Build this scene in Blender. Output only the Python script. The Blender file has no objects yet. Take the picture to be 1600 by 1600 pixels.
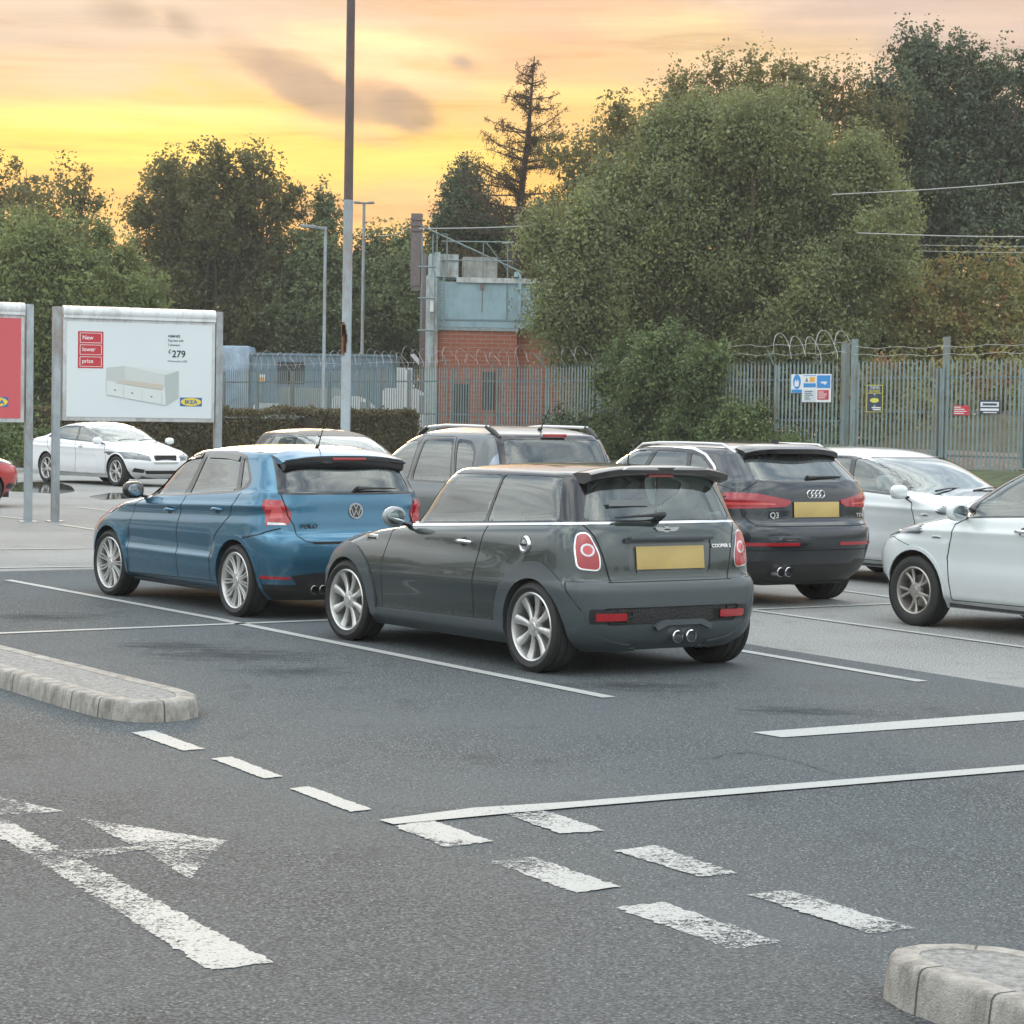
import bpy, bmesh, math, random
import numpy as np
from mathutils import Vector, Matrix
from mathutils.bvhtree import BVHTree
R = math.radians
sc = bpy.context.scene
COL = sc.collection
# ------------------------------------------------------------------ camera
CF, CP, CR, CH = 3710.2, 0.0414, 0.016, 1.7369
fwd = Vector((0, math.cos(CP), -math.sin(CP))); upv = Vector((0, math.sin(CP), math.cos(CP))); rt = Vector((1, 0, 0))
rt2 = math.cos(CR)*rt + math.sin(CR)*upv; up2 = -math.sin(CR)*rt + math.cos(CR)*upv
cd = bpy.data.cameras.new('camera'); cam = bpy.data.objects.new('camera', cd); COL.objects.link(cam)
m = Matrix.Identity(4)
for i in range(3):
    m[i][0] = rt2[i]; m[i][1] = up2[i]; m[i][2] = -fwd[i]
m[2][3] = CH
cam.matrix_world = m
cd.sensor_width = 36; cd.lens = CF/1600*36; cd.clip_end = 3000; cd.clip_start = 0.1
sc.camera = cam
# ------------------------------------------------------------------ world
W = bpy.data.worlds.new('World'); sc.world = W; W.use_nodes = True
nt = W.node_tree; nt.nodes.clear()
def nd(t, typ, **kw):
    n = t.nodes.new(typ)
    for k, v in kw.items(): setattr(n, k, v)
    return n
SUN_EL, SUN_AZ = R(9), R(-9)      # azimuth from +Y, towards +X
def mth(t, op, a, b=None, clamp=False):
    n = nd(t, 'ShaderNodeMath', operation=op); n.use_clamp = clamp
    for i, v in enumerate((a, b)):
        if v is None: continue
        if isinstance(v, (int, float)): n.inputs[i].default_value = v
        else: t.links.new(v, n.inputs[i])
    return n.outputs[0]
def mix(t, f, a, b, typ='MIX'):
    n = nd(t, 'ShaderNodeMix', data_type='RGBA', blend_type=typ)
    for i, v in ((0, f), (6, a), (7, b)):
        if isinstance(v, (int, float)): n.inputs[i].default_value = v
        elif isinstance(v, (tuple, list)): n.inputs[i].default_value = (*v[:3], 1)
        else: t.links.new(v, n.inputs[i])
    return n.outputs[2]
def ramp(t, fac, stops, interp='LINEAR'):
    n = nd(t, 'ShaderNodeValToRGB'); cr = n.color_ramp; cr.interpolation = interp
    while len(cr.elements) < len(stops): cr.elements.new(0.5)
    for e, (p, c) in zip(cr.elements, stops):
        e.position = p; e.color = (*c, 1) if len(c) == 3 else c
    t.links.new(fac, n.inputs[0]); return n.outputs[0]
tc = nd(nt, 'ShaderNodeTexCoord'); sx = nd(nt, 'ShaderNodeSeparateXYZ'); nt.links.new(tc.outputs['Generated'], sx.inputs[0])
X_, Y_, Z_ = sx.outputs
sky = nd(nt, 'ShaderNodeTexSky', sky_type='NISHITA'); sky.sun_disc = False; sky.sun_elevation = SUN_EL; sky.sun_rotation = SUN_AZ
sky.dust_density = 3
# high cloud deck colours by height above the horizon (sqrt opens up the low band)
zz = mth(nt, 'SQRT', mth(nt, 'MAXIMUM', Z_, 0.0))
nz0 = nd(nt, 'ShaderNodeTexNoise'); nz0.inputs['Scale'].default_value = 5; nz0.inputs['Detail'].default_value = 6; nz0.inputs['Roughness'].default_value = .55
mp = nd(nt, 'ShaderNodeMapping'); mp.inputs['Scale'].default_value = (1, 1, 5.5); nt.links.new(tc.outputs['Generated'], mp.inputs[0]); nt.links.new(mp.outputs[0], nz0.inputs[0])
wob = mth(nt, 'MULTIPLY', mth(nt, 'SUBTRACT', nz0.outputs[0], .5), .10)
nzs = nd(nt, 'ShaderNodeTexNoise'); nzs.inputs['Scale'].default_value = 7; nzs.inputs['Detail'].default_value = 8; nzs.inputs['Roughness'].default_value = .62; nzs.inputs['Distortion'].default_value = .6
mps = nd(nt, 'ShaderNodeMapping'); mps.inputs['Scale'].default_value = (1, 1, 11); mps.inputs['Rotation'].default_value = (0, R(4), 0); nt.links.new(tc.outputs['Generated'], mps.inputs[0]); nt.links.new(mps.outputs[0], nzs.inputs[0])
streak = mth(nt, 'SUBTRACT', nzs.outputs[0], .5)
zw = mth(nt, 'ADD', mth(nt, 'ADD', zz, wob), mth(nt, 'MULTIPLY', streak, .13))
sunset = ramp(nt, zw, [(0.0, (.95, .56, .34)), (.24, (1.0, .52, .26)), (.285, (1.02, .55, .13)), (.325, (1.04, .61, .11)), (.355, (1.02, .60, .21)),
                       (.385, (.98, .58, .29)), (.42, (.80, .54, .38)), (.50, (.85, .82, .82)), (.65, (1.62, 1.68, 1.72)), (1.0, (2.05, 2.2, 2.28))])
away = ramp(nt, zw, [(0.0, (.9, .92, .95)), (.3, (1.0, 1.05, 1.10)), (.6, (1.60, 1.70, 1.74)), (1.0, (2.05, 2.2, 2.28))])
# sunset side is +Y
front = mth(nt, 'MULTIPLY', mth(nt, 'ADD', Y_, -.38), 2.0, True)
c = mix(nt, front, away, sunset)
# slanted direction coordinates of the sunset side, used to lay out the cloud banks there
yy = mth(nt, 'MAXIMUM', Y_, 0.05)
U = mth(nt, 'DIVIDE', X_, yy); V = mth(nt, 'DIVIDE', Z_, yy)
nz1 = nd(nt, 'ShaderNodeTexNoise'); nz1.inputs['Scale'].default_value = 16; nz1.inputs['Detail'].default_value = 7; nz1.inputs['Roughness'].default_value = .6
mp1 = nd(nt, 'ShaderNodeMapping'); mp1.inputs['Scale'].default_value = (1, 1, 2.2); nt.links.new(tc.outputs['Generated'], mp1.inputs[0]); nt.links.new(mp1.outputs[0], nz1.inputs[0])
n1 = mth(nt, 'SUBTRACT', nz1.outputs[0], .5)
def blob(u0, v0, ru, rv, rot=0.0, soft=.9, warp=2.6):
    du = mth(nt, 'SUBTRACT', U, u0); dv = mth(nt, 'SUBTRACT', V, v0)
    c_, s_ = math.cos(rot), math.sin(rot)
    a = mth(nt, 'ADD', mth(nt, 'MULTIPLY', du, c_/ru), mth(nt, 'MULTIPLY', dv, s_/ru))
    b = mth(nt, 'ADD', mth(nt, 'MULTIPLY', du, -s_/rv), mth(nt, 'MULTIPLY', dv, c_/rv))
    d = mth(nt, 'SQRT', mth(nt, 'ADD', mth(nt, 'MULTIPLY', a, a), mth(nt, 'MULTIPLY', b, b)))
    d = mth(nt, 'ADD', d, mth(nt, 'MULTIPLY', n1, warp))
    n = nd(nt, 'ShaderNodeMapRange', interpolation_type='SMOOTHERSTEP'); n.inputs[1].default_value = 1.0+soft*.5; n.inputs[2].default_value = 1.0-soft
    nt.links.new(d, n.inputs[0]); return n.outputs[0]
def px(u): return (u-800)/CF
def py(v): return (646-v)/CF
def bl(mask, col, amt):
    global c
    c = mix(nt, mth(nt, 'MULTIPLY', mask, mth(nt, 'ADD', mth(nt, 'MULTIPLY', n1, 1.6), amt, True), True), c, col)
bl(blob(px(1480), py(50), .13, .05), (.70, .55, .47), .9)
bl(blob(px(60), py(30), .12, .035), (.64, .53, .45), .9)
bl(blob(px(420), py(15), .06, .012, 0), (.70, .52, .40), .6)
bl(blob(px(1010), py(35), .05, .010, -.1), (.86, .56, .38), .6)
bl(blob(px(1130), py(60), .07, .016, -.1), (1.0, .72, .34), .7)
bl(blob(px(620), py(75), .055, .008, -.12), (1.05, .80, .42), .8)
bl(blob(px(230), py(225), .11, .013), (1.08, .78, .12), .9)
bl(blob(px(120), py(205), .05, .004, -.05), (1.1, .88, .25), .7)
bl(blob(px(330), py(190), .05, .004, -.05), (1.1, .86, .30), .6)
bl(blob(px(560), py(110), .05, .006, -.15), (1.05, .80, .46), .6)
bl(blob(px(900), py(150), .05, .006, -.05), (1.08, .78, .24), .6)
bl(blob(px(640), py(255), .06, .010), (1.06, .76, .15), .7)
bl(blob(px(640), py(310), .045, .012), (.95, .52, .30), .5)
bl(blob(px(800), py(95), .035, .012, -.1), (.86, .50, .30), .6)
bl(blob(px(395), py(108), .020, .007, -.55, .8), (.55, .38, .28), .75)
bl(blob(px(455), py(135), .020, .010, -.45, .7), (.40, .28, .22), .85)
bl(blob(px(505), py(160), .018, .008, -.35, .7), (.36, .26, .21), .9)
bl(blob(px(575), py(165), .016, .010, -.15, .7), (.46, .32, .24), .75)
bl(blob(px(622), py(182), .015, .010, -.5, .7), (.38, .27, .21), .9)
bl(blob(px(545), py(215), .03, .005, -.2, .8), (.95, .50, .28), .6)
bl(blob(px(860), py(60), .03, .006, -.15, .8), (.80, .50, .34), .5)
bl(blob(px(1240), py(30), .04, .010, .1, .8), (.66, .48, .40), .6)
bl(blob(px(100), py(120), .05, .008, -.1, .8), (.86, .60, .40), .6)
bl(blob(px(190), py(32), .018, .007, -.1), (.42, .33, .27), .75)
bl(blob(px(270), py(45), .011, .006, -.6), (.42, .33, .27), .75)
bl(blob(px(712), py(102), .009, .005, -.3), (.50, .36, .28), .8)
bl(blob(px(1330), py(90), .012, .010), (1.0, .74, .46), .6)
c = mix(nt, 1.0, c, ramp(nt, nzs.outputs[0], [(.30, (.72, .68, .68)), (.44, (.95, .93, .92)), (.54, (1.02, 1.01, 1.0)), (.68, (1.16, 1.12, 1.04))]), 'MULTIPLY')
nzo = nd(nt, 'ShaderNodeTexNoise'); nzo.inputs['Scale'].default_value = 3.2; nzo.inputs['Detail'].default_value = 7; nzo.inputs['Roughness'].default_value = .55; nzo.inputs['Distortion'].default_value = .4; nt.links.new(tc.outputs['Generated'], nzo.inputs[0])
ov = ramp(nt, nzo.outputs[0], [(.36, (.42, .50, .60)), (.50, (.95, .97, 1.0)), (.62, (1.55, 1.50, 1.42))])
hi_ = nd(nt, 'ShaderNodeMapRange', interpolation_type='SMOOTHSTEP'); hi_.inputs[1].default_value = .16; hi_.inputs[2].default_value = .34; nt.links.new(Z_, hi_.inputs[0])
c = mix(nt, hi_.outputs[0], c, mix(nt, 1.0, c, ov, 'MULTIPLY'))
ad = nd(nt, 'ShaderNodeMix', data_type='RGBA', blend_type='ADD'); ad.inputs[0].default_value = 1
nt.links.new(c, ad.inputs[6])
skm = nd(nt, 'ShaderNodeVectorMath', operation='SCALE'); nt.links.new(sky.outputs[0], skm.inputs[0]); skm.inputs['Scale'].default_value = .003
nt.links.new(skm.outputs[0], ad.inputs[7])
bg = nd(nt, 'ShaderNodeBackground'); nt.links.new(ad.outputs[2], bg.inputs[0]); bg.inputs[1].default_value = 1.0
wo = nd(nt, 'ShaderNodeOutputWorld'); nt.links.new(bg.outputs[0], wo.inputs[0])
# ------------------------------------------------------------------ sun, exposure
sd = bpy.data.lights.new('sun', 'SUN'); sd.energy = 1.3; sd.angle = R(12); sd.color = (1.0, .66, .36)
so = bpy.data.objects.new('sun', sd); COL.objects.link(so)
sdir = Vector((math.sin(SUN_AZ)*math.cos(SUN_EL), math.cos(SUN_AZ)*math.cos(SUN_EL), math.sin(SUN_EL)))
so.rotation_euler = sdir.to_track_quat('Z', 'Y').to_euler(); so.location = (0, 0, 30)
sc.view_settings.view_transform = 'Standard'; sc.view_settings.look = 'None'; sc.view_settings.exposure = 0.08; sc.view_settings.gamma = 1
sc.cycles.max_bounces = 8; sc.cycles.transparent_max_bounces = 12
# ------------------------------------------------------------------ materials
MATS = {}
def newmat(name):
    mt = bpy.data.materials.new(name); mt.use_nodes = True
    t = mt.node_tree; return mt, t, t.nodes['Principled BSDF']
def noise(t, scale, detail=4, rough=.55, coord='Object', vec=None, scl=None):
    n = nd(t, 'ShaderNodeTexNoise'); n.inputs['Scale'].default_value = scale; n.inputs['Detail'].default_value = detail; n.inputs['Roughness'].default_value = rough
    if vec is None:
        tcn = nd(t, 'ShaderNodeTexCoord'); vec = tcn.outputs[coord]
    if scl is not None:
        mpn = nd(t, 'ShaderNodeMapping'); mpn.inputs['Scale'].default_value = scl; t.links.new(vec, mpn.inputs[0]); vec = mpn.outputs[0]
    t.links.new(vec, n.inputs[0]); return n.outputs[0]
def bump(t, b, h, strength=.3, dist=.01):
    n = nd(t, 'ShaderNodeBump'); n.inputs['Strength'].default_value = strength; n.inputs['Distance'].default_value = dist
    t.links.new(h, n.inputs['Height']); t.links.new(n.outputs[0], b.inputs['Normal'])
def mat(name, col, rough=.5, metal=0, coat=0, var=0, vscale=6, bmp=0, bscale=60, spec=.5, emit=None, alpha=None, dirt=None):
    if name in MATS: return MATS[name]
    mt, t, b = newmat(name)
    b.inputs['Base Color'].default_value = (*col, 1); b.inputs['Roughness'].default_value = rough; b.inputs['Metallic'].default_value = metal
    b.inputs['Coat Weight'].default_value = coat; b.inputs['Coat Roughness'].default_value = .04; b.inputs['Specular IOR Level'].default_value = spec
    if var:
        f = noise(t, vscale, 6, .65)
        lo = tuple(x*(1-var) for x in col); hi = tuple(min(1, x*(1+var)) for x in col)
        o = ramp(t, f, [(.3, lo), (.7, hi)])
        if dirt:
            f2 = noise(t, vscale*.6, 8, .75, scl=(1, 1, .35))
            o = mix(t, ramp(t, f2, [(.48, (0, 0, 0)), (.66, (1, 1, 1))]), o, dirt)
        t.links.new(o, b.inputs['Base Color'])
    if bmp: bump(t, b, noise(t, bscale, 4), bmp, .01)
    MATS[name] = mt; return mt
def paint(name, col, metal=.35, flake=.10, rough=.32, coat=1):
    if name in MATS: return MATS[name]
    mt, t, b = newmat(name)
    f = noise(t, 900, 2); o = ramp(t, f, [(.3, tuple(x*(1-flake) for x in col)), (.7, tuple(x*(1+flake) for x in col))])
    g = nd(t, 'ShaderNodeNewGeometry'); o = mix(t, g.outputs['Backfacing'], o, (.03, .03, .03))
    # a thin film of road dust low on the panels
    tcn = nd(t, 'ShaderNodeTexCoord'); s = nd(t, 'ShaderNodeSeparateXYZ'); t.links.new(tcn.outputs['Object'], s.inputs[0])
    h = nd(t, 'ShaderNodeMapRange'); h.inputs[1].default_value = .55; h.inputs[2].default_value = .15; t.links.new(s.outputs[2], h.inputs[0])
    du = mth(t, 'MULTIPLY', h.outputs[0], mth(t, 'MULTIPLY', noise(t, 5, 6, .7), .5), True)
    o = mix(t, du, o, (.13, .12, .10)); t.links.new(o, b.inputs['Base Color'])
    b.inputs['Metallic'].default_value = metal
    rr = mth(t, 'ADD', mth(t, 'MULTIPLY', du, .5), rough); t.links.new(rr, b.inputs['Roughness'])
    b.inputs['Coat Weight'].default_value = coat; b.inputs['Coat Roughness'].default_value = .03
    # faint orange peel
    n = nd(t, 'ShaderNodeBump'); n.inputs['Strength'].default_value = .05; n.inputs['Distance'].default_value = .004
    t.links.new(noise(t, 9, 3), n.inputs['Height']); t.links.new(n.outputs[0], b.inputs['Coat Normal'])
    MATS[name] = mt; return mt
def glass(name, tint, spec=1.0, film=.025):
    if name in MATS: return MATS[name]
    mt, t, b = newmat(name); t.nodes.remove(b)
    out = t.nodes['Material Output']
    tr = nd(t, 'ShaderNodeBsdfTransparent'); tr.inputs[0].default_value = (*tint, 1)
    gl = nd(t, 'ShaderNodeBsdfGlossy'); gl.inputs['Roughness'].default_value = .02; gl.inputs[0].default_value = (.95, 1, .99, 1)
    fr = nd(t, 'ShaderNodeFresnel'); fr.inputs[0].default_value = 1.6
    f = mth(t, 'ADD', mth(t, 'MULTIPLY', fr.outputs[0], 1.7*spec), .05, True)
    mx = nd(t, 'ShaderNodeMixShader'); t.links.new(f, mx.inputs[0]); t.links.new(tr.outputs[0], mx.inputs[1]); t.links.new(gl.outputs[0], mx.inputs[2])
    df = nd(t, 'ShaderNodeBsdfDiffuse'); df.inputs[0].default_value = (.40, .46, .43, 1)      # dust film
    mx2 = nd(t, 'ShaderNodeMixShader'); mx2.inputs[0].default_value = film; t.links.new(mx.outputs[0], mx2.inputs[1]); t.links.new(df.outputs[0], mx2.inputs[2])
    t.links.new(mx2.outputs[0], out.inputs[0]); MATS[name] = mt; return mt
BLACK = lambda: mat('black_plastic', (.018, .018, .019), .42)
GLOSSBLK = lambda: mat('gloss_black', (.012, .012, .014), .12, coat=.6)
GAP = lambda: mat('panel_gap', (.006, .006, .006), .7)
CHROME = lambda: mat('chrome', (.80, .81, .82), .12, metal=1)
RUBBER = lambda: mat('tyre_rubber', (.022, .022, .022), .75, var=.25, vscale=30)
ALLOY = lambda: mat('alloy_silver', (.62, .62, .60), .33, metal=.75, var=.1, vscale=20)
DARKIN = lambda: mat('dark_interior', (.035, .036, .038), .8)
PALEIN = lambda: mat('pale_interior', (.40, .41, .39), .8)
REDLAMP = lambda: mat('red_lens', (.36, .012, .018), .12, coat=1)
PINKLAMP = lambda: mat('pale_red_lens', (.60, .09, .09), .12, coat=1)
CLEARLAMP = lambda: mat('clear_lens', (.62, .64, .66), .08, metal=.5, coat=1)
# ------------------------------------------------------------------ object helpers
def tag(o, label=None, cat=None, group=None, kind=None):
    if label: o['label'] = label
    if cat: o['category'] = cat
    if group: o['group'] = group
    if kind: o['kind'] = kind
    return o
def link(o, parent=None):
    COL.objects.link(o)
    if parent is not None: o.parent = parent
    return o
def empty(name, loc=(0, 0, 0), rz=0, parent=None):
    o = bpy.data.objects.new(name, None); o.empty_display_size = .3; o.location = loc; o.rotation_euler = (0, 0, rz); return link(o, parent)
def meshobj(name, verts, faces, mats, parent=None, fm=None, smooth=False, normals=None, autosm=None):
    me = bpy.data.meshes.new(name); me.from_pydata([tuple(v) for v in verts], [], [tuple(f) for f in faces])
    for mm in (mats if isinstance(mats, (list, tuple)) else [mats]): me.materials.append(mm)
    if fm is not None: me.polygons.foreach_set('material_index', fm)
    if smooth or normals is not None: me.polygons.foreach_set('use_smooth', [True]*len(me.polygons))
    me.update()
    if normals is not None: me.normals_split_custom_set_from_vertices([tuple(n) for n in normals])
    elif autosm is not None:
        me.polygons.foreach_set('use_smooth', [True]*len(me.polygons)); me.set_sharp_from_angle(angle=R(autosm))
    o = bpy.data.objects.new(name, me); return link(o, parent)
class MB:
    """collects solids, builds one mesh object"""
    def __init__(s): s.v = []; s.f = []; s.m = []; s.cur = 0
    def add(s, vs, fs):
        b = len(s.v); s.v += [Vector(v) for v in vs]; s.f += [tuple(i+b for i in f) for f in fs]; s.m += [s.cur]*len(fs); return b
    def box(s, x0, x1, y0, y1, z0, z1, M=None, bev=0):
        if bev:
            bm = bmesh.new(); bmesh.ops.create_cube(bm, size=1)
            for v in bm.verts: v.co = Vector(((x0+x1)/2+v.co.x*(x1-x0), (y0+y1)/2+v.co.y*(y1-y0), (z0+z1)/2+v.co.z*(z1-z0)))
            bmesh.ops.bevel(bm, geom=bm.edges[:], offset=bev, segments=2, affect='EDGES', profile=.6)
            bm.verts.index_update(); vs = [v.co.copy() for v in bm.verts]; fs = [[v.index for v in f.verts] for f in bm.faces]; bm.free()
        else:
            vs = [Vector((x, y, z)) for z in (z0, z1) for y in (y0, y1) for x in (x0, x1)]
            fs = [(0, 2, 3, 1), (4, 5, 7, 6), (0, 1, 5, 4), (2, 6, 7, 3), (0, 4, 6, 2), (1, 3, 7, 5)]
        if M is not None: vs = [M @ v for v in vs]
        s.add(vs, fs); return s
    def tube(s, pts, r, n=8, cap=True, flat=1.0):
        pts = [Vector(p) for p in pts]; k = len(pts); rr = r if isinstance(r, (list, tuple)) else [r]*k
        vs = []; prev = None
        for i, p in enumerate(pts):
            d = (pts[min(i+1, k-1)]-pts[max(i-1, 0)]).normalized()
            a = Vector((0, 0, 1)) if abs(d.z) < .9 else Vector((1, 0, 0))
            if prev is not None: a = prev
            u = d.cross(a).normalized(); w = u.cross(d).normalized(); prev = w
            for j in range(n):
                t = 2*math.pi*j/n; vs.append(p+u*math.cos(t)*rr[i]+w*math.sin(t)*rr[i]*flat)
        fs = [(i*n+j, i*n+(j+1) % n, (i+1)*n+(j+1) % n, (i+1)*n+j) for i in range(k-1) for j in range(n)]
        if cap: fs += [tuple(range(n-1, -1, -1)), tuple(range((k-1)*n, k*n))]
        s.add(vs, fs); return s
    def lathe(s, prof, n=40, axis='y', c=(0, 0, 0), M=None):
        """prof: list of (r, h) along axis"""
        vs = []; c = Vector(c)
        for r, h in prof:
            for j in range(n):
                t = 2*math.pi*j/n; a, b = r*math.cos(t), r*math.sin(t)
                v = {'y': Vector((a, h, b)), 'z': Vector((a, b, h)), 'x': Vector((h, a, b))}[axis]+c
                vs.append(M @ v if M is not None else v)
        k = len(prof); fs = [(i*n+j, i*n+(j+1) % n, (i+1)*n+(j+1) % n, (i+1)*n+j) for i in range(k-1) for j in range(n)]
        if axis == 'z': fs = [tuple(f) for f in fs]
        s.add(vs, fs); return s
    def prism(s, poly, h0, h1, plane='xz', M=None):
        n = len(poly); vs = []
        for h in (h0, h1):
            for a, b in poly:
                v = {'xz': Vector((a, h, b)), 'xy': Vector((a, b, h)), 'yz': Vector((h, a, b))}[plane]
                vs.append(M @ v if M is not None else v)
        fs = [tuple(range(n)), tuple(range(2*n-1, n-1, -1))]+[(i, (i+1) % n, n+(i+1) % n, n+i) for i in range(n)]
        s.add(vs, fs); return s
    def build(s, name, mats, parent=None, autosm=35, recalc=True):
        me = bpy.data.meshes.new(name); me.from_pydata([tuple(v) for v in s.v], [], s.f)
        for mm in (mats if isinstance(mats, (list, tuple)) else [mats]): me.materials.append(mm)
        me.polygons.foreach_set('material_index', s.m)
        if recalc:
            bm = bmesh.new(); bm.from_mesh(me); bmesh.ops.recalc_face_normals(bm, faces=bm.faces[:]); bm.to_mesh(me); bm.free()
        me.update()
        if autosm: me.polygons.foreach_set('use_smooth', [True]*len(me.polygons)); me.set_sharp_from_angle(angle=R(autosm))
        o = bpy.data.objects.new(name, me); return link(o, parent)
def textmesh(name, txt, size, mt, parent=None, M=None, extr=.0015, align='LEFT', bold=0, sx=1.0):
    cu = bpy.data.curves.new(name, 'FONT'); cu.body = txt; cu.size = size; cu.extrude = extr; cu.offset = bold; cu.align_x = align; cu.resolution_u = 4
    ob = bpy.data.objects.new(name, cu); COL.objects.link(ob)
    dg = bpy.context.evaluated_depsgraph_get(); dg.update()
    me = bpy.data.meshes.new_from_object(ob.evaluated_get(dg)); bpy.data.objects.remove(ob)
    me.materials.clear(); me.materials.append(mt)
    if sx != 1: me.transform(Matrix.Diagonal((sx, 1, 1, 1)))
    if M is not None: me.transform(M)
    o = bpy.data.objects.new(name, me); return link(o, parent)
def ground_pt(x, y, z=0.0):
    d = fwd*CF+rt2*(x-800)-up2*(y-800); t = (z-CH)/d.z; return Vector((d.x*t, d.y*t, z))
def at_depth(x, y, D):
    d = fwd*CF+rt2*(x-800)-up2*(y-800); t = D/d.y; return Vector((d.x*t, D, CH+d.z*t))
# ------------------------------------------------------------------ car skins
def pchip(xs, ys, q):
    xs = np.array(xs, float); ys = np.array(ys, float); q = np.array(q, float)
    h = np.diff(xs); d = np.diff(ys)/h; m_ = np.zeros(len(xs))
    for i in range(1, len(xs)-1):
        if d[i-1]*d[i] > 0:
            w1 = 2*h[i]+h[i-1]; w2 = h[i]+2*h[i-1]; m_[i] = (w1+w2)/(w1/d[i-1]+w2/d[i])
    m_[0] = d[0]; m_[-1] = d[-1]
    i = np.clip(np.searchsorted(xs, q)-1, 0, len(xs)-2); t = (q-xs[i])/h[i]
    return ((2*t**3-3*t**2+1)*ys[i]+(t**3-2*t**2+t)*h[i]*m_[i]+(-2*t**3+3*t**2)*ys[i+1]+(t**3-t**2)*h[i]*m_[i+1])
def contour(xr, xf, w, Rr, pr, Rf, pf, bulge, n=176):
    """closed plan outline, rear centre -> left -> front centre -> right"""
    th = np.linspace(0, math.pi/2, 120)
    # quarter superellipse rear
    xa = xr+Rr*(1-np.cos(th)**(2/pr)); ya = w*np.sin(th)**(2/pr)
    xb = xf-Rf*(1-np.cos(th[::-1])**(2/pf)); yb = w*np.sin(th[::-1])**(2/pf)
    xm = np.linspace(xr+Rr, xf-Rf, 60)[1:-1]; ym = np.full(len(xm), w)
    x = np.concatenate([xa, xm, xb]); y = np.concatenate([ya, ym, yb])
    c0 = (xr+xf)/2; y = y*(1-bulge*((x-c0)/((xf-xr)/2))**2*(y/w))
    s = np.concatenate([[0], np.cumsum(np.hypot(np.diff(x), np.diff(y)))])
    # denser where the outline bends
    hx = n//2
    q = np.linspace(0, s[-1], hx+1); X = np.interp(q, s, x); Y = np.interp(q, s, y); Y[0] = 0; Y[-1] = 0
    return np.concatenate([X, X[-2:0:-1]]), np.concatenate([Y, -Y[-2:0:-1]])
def inpoly(P, poly):
    x, y = P[:, 0], P[:, 1]; r = np.zeros(len(P), bool); n = len(poly)
    for i in range(n):
        x0, y0 = poly[i]; x1, y1 = poly[(i+1) % n]
        if y0 == y1: continue
        c_ = ((y0 > y) != (y1 > y)) & (x < (x1-x0)*(y-y0)/(y1-y0)+x0); r ^= c_
    return r
def rnd(poly, r, n=4):
    out = []; k = len(poly)
    for i in range(k):
        p0 = np.array(poly[i-1], float); p = np.array(poly[i], float); p1 = np.array(poly[(i+1) % k], float)
        a = p0-p; b = p1-p; la, lb = np.linalg.norm(a), np.linalg.norm(b); rr = min(r, la*.45, lb*.45)
        A = p+a/la*rr; B = p+b/lb*rr
        for j in range(n+1):
            t = j/n; out.append(tuple((1-t)**2*A+2*t*(1-t)*p+t*t*B))
    return out
def circ(cx, cz, r, n=28, r2=None, a0=0, a1=360): return [(cx+r*math.cos(R(a0+(a1-a0)*i/n)), cz+(r2 or r)*math.sin(R(a0+(a1-a0)*i/n))) for i in range(n)]
def strips(pts, w=.007):
    out = []
    for a, b in zip(pts[:-1], pts[1:]):
        a = np.array(a, float); b = np.array(b, float); d = (b-a)/np.linalg.norm(b-a); n_ = np.array([-d[1], d[0]])*w/2; e = d*w*.45
        out.append([tuple(a-e+n_), tuple(a-e-n_), tuple(b+e-n_), tuple(b+e+n_)])
    return out
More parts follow.
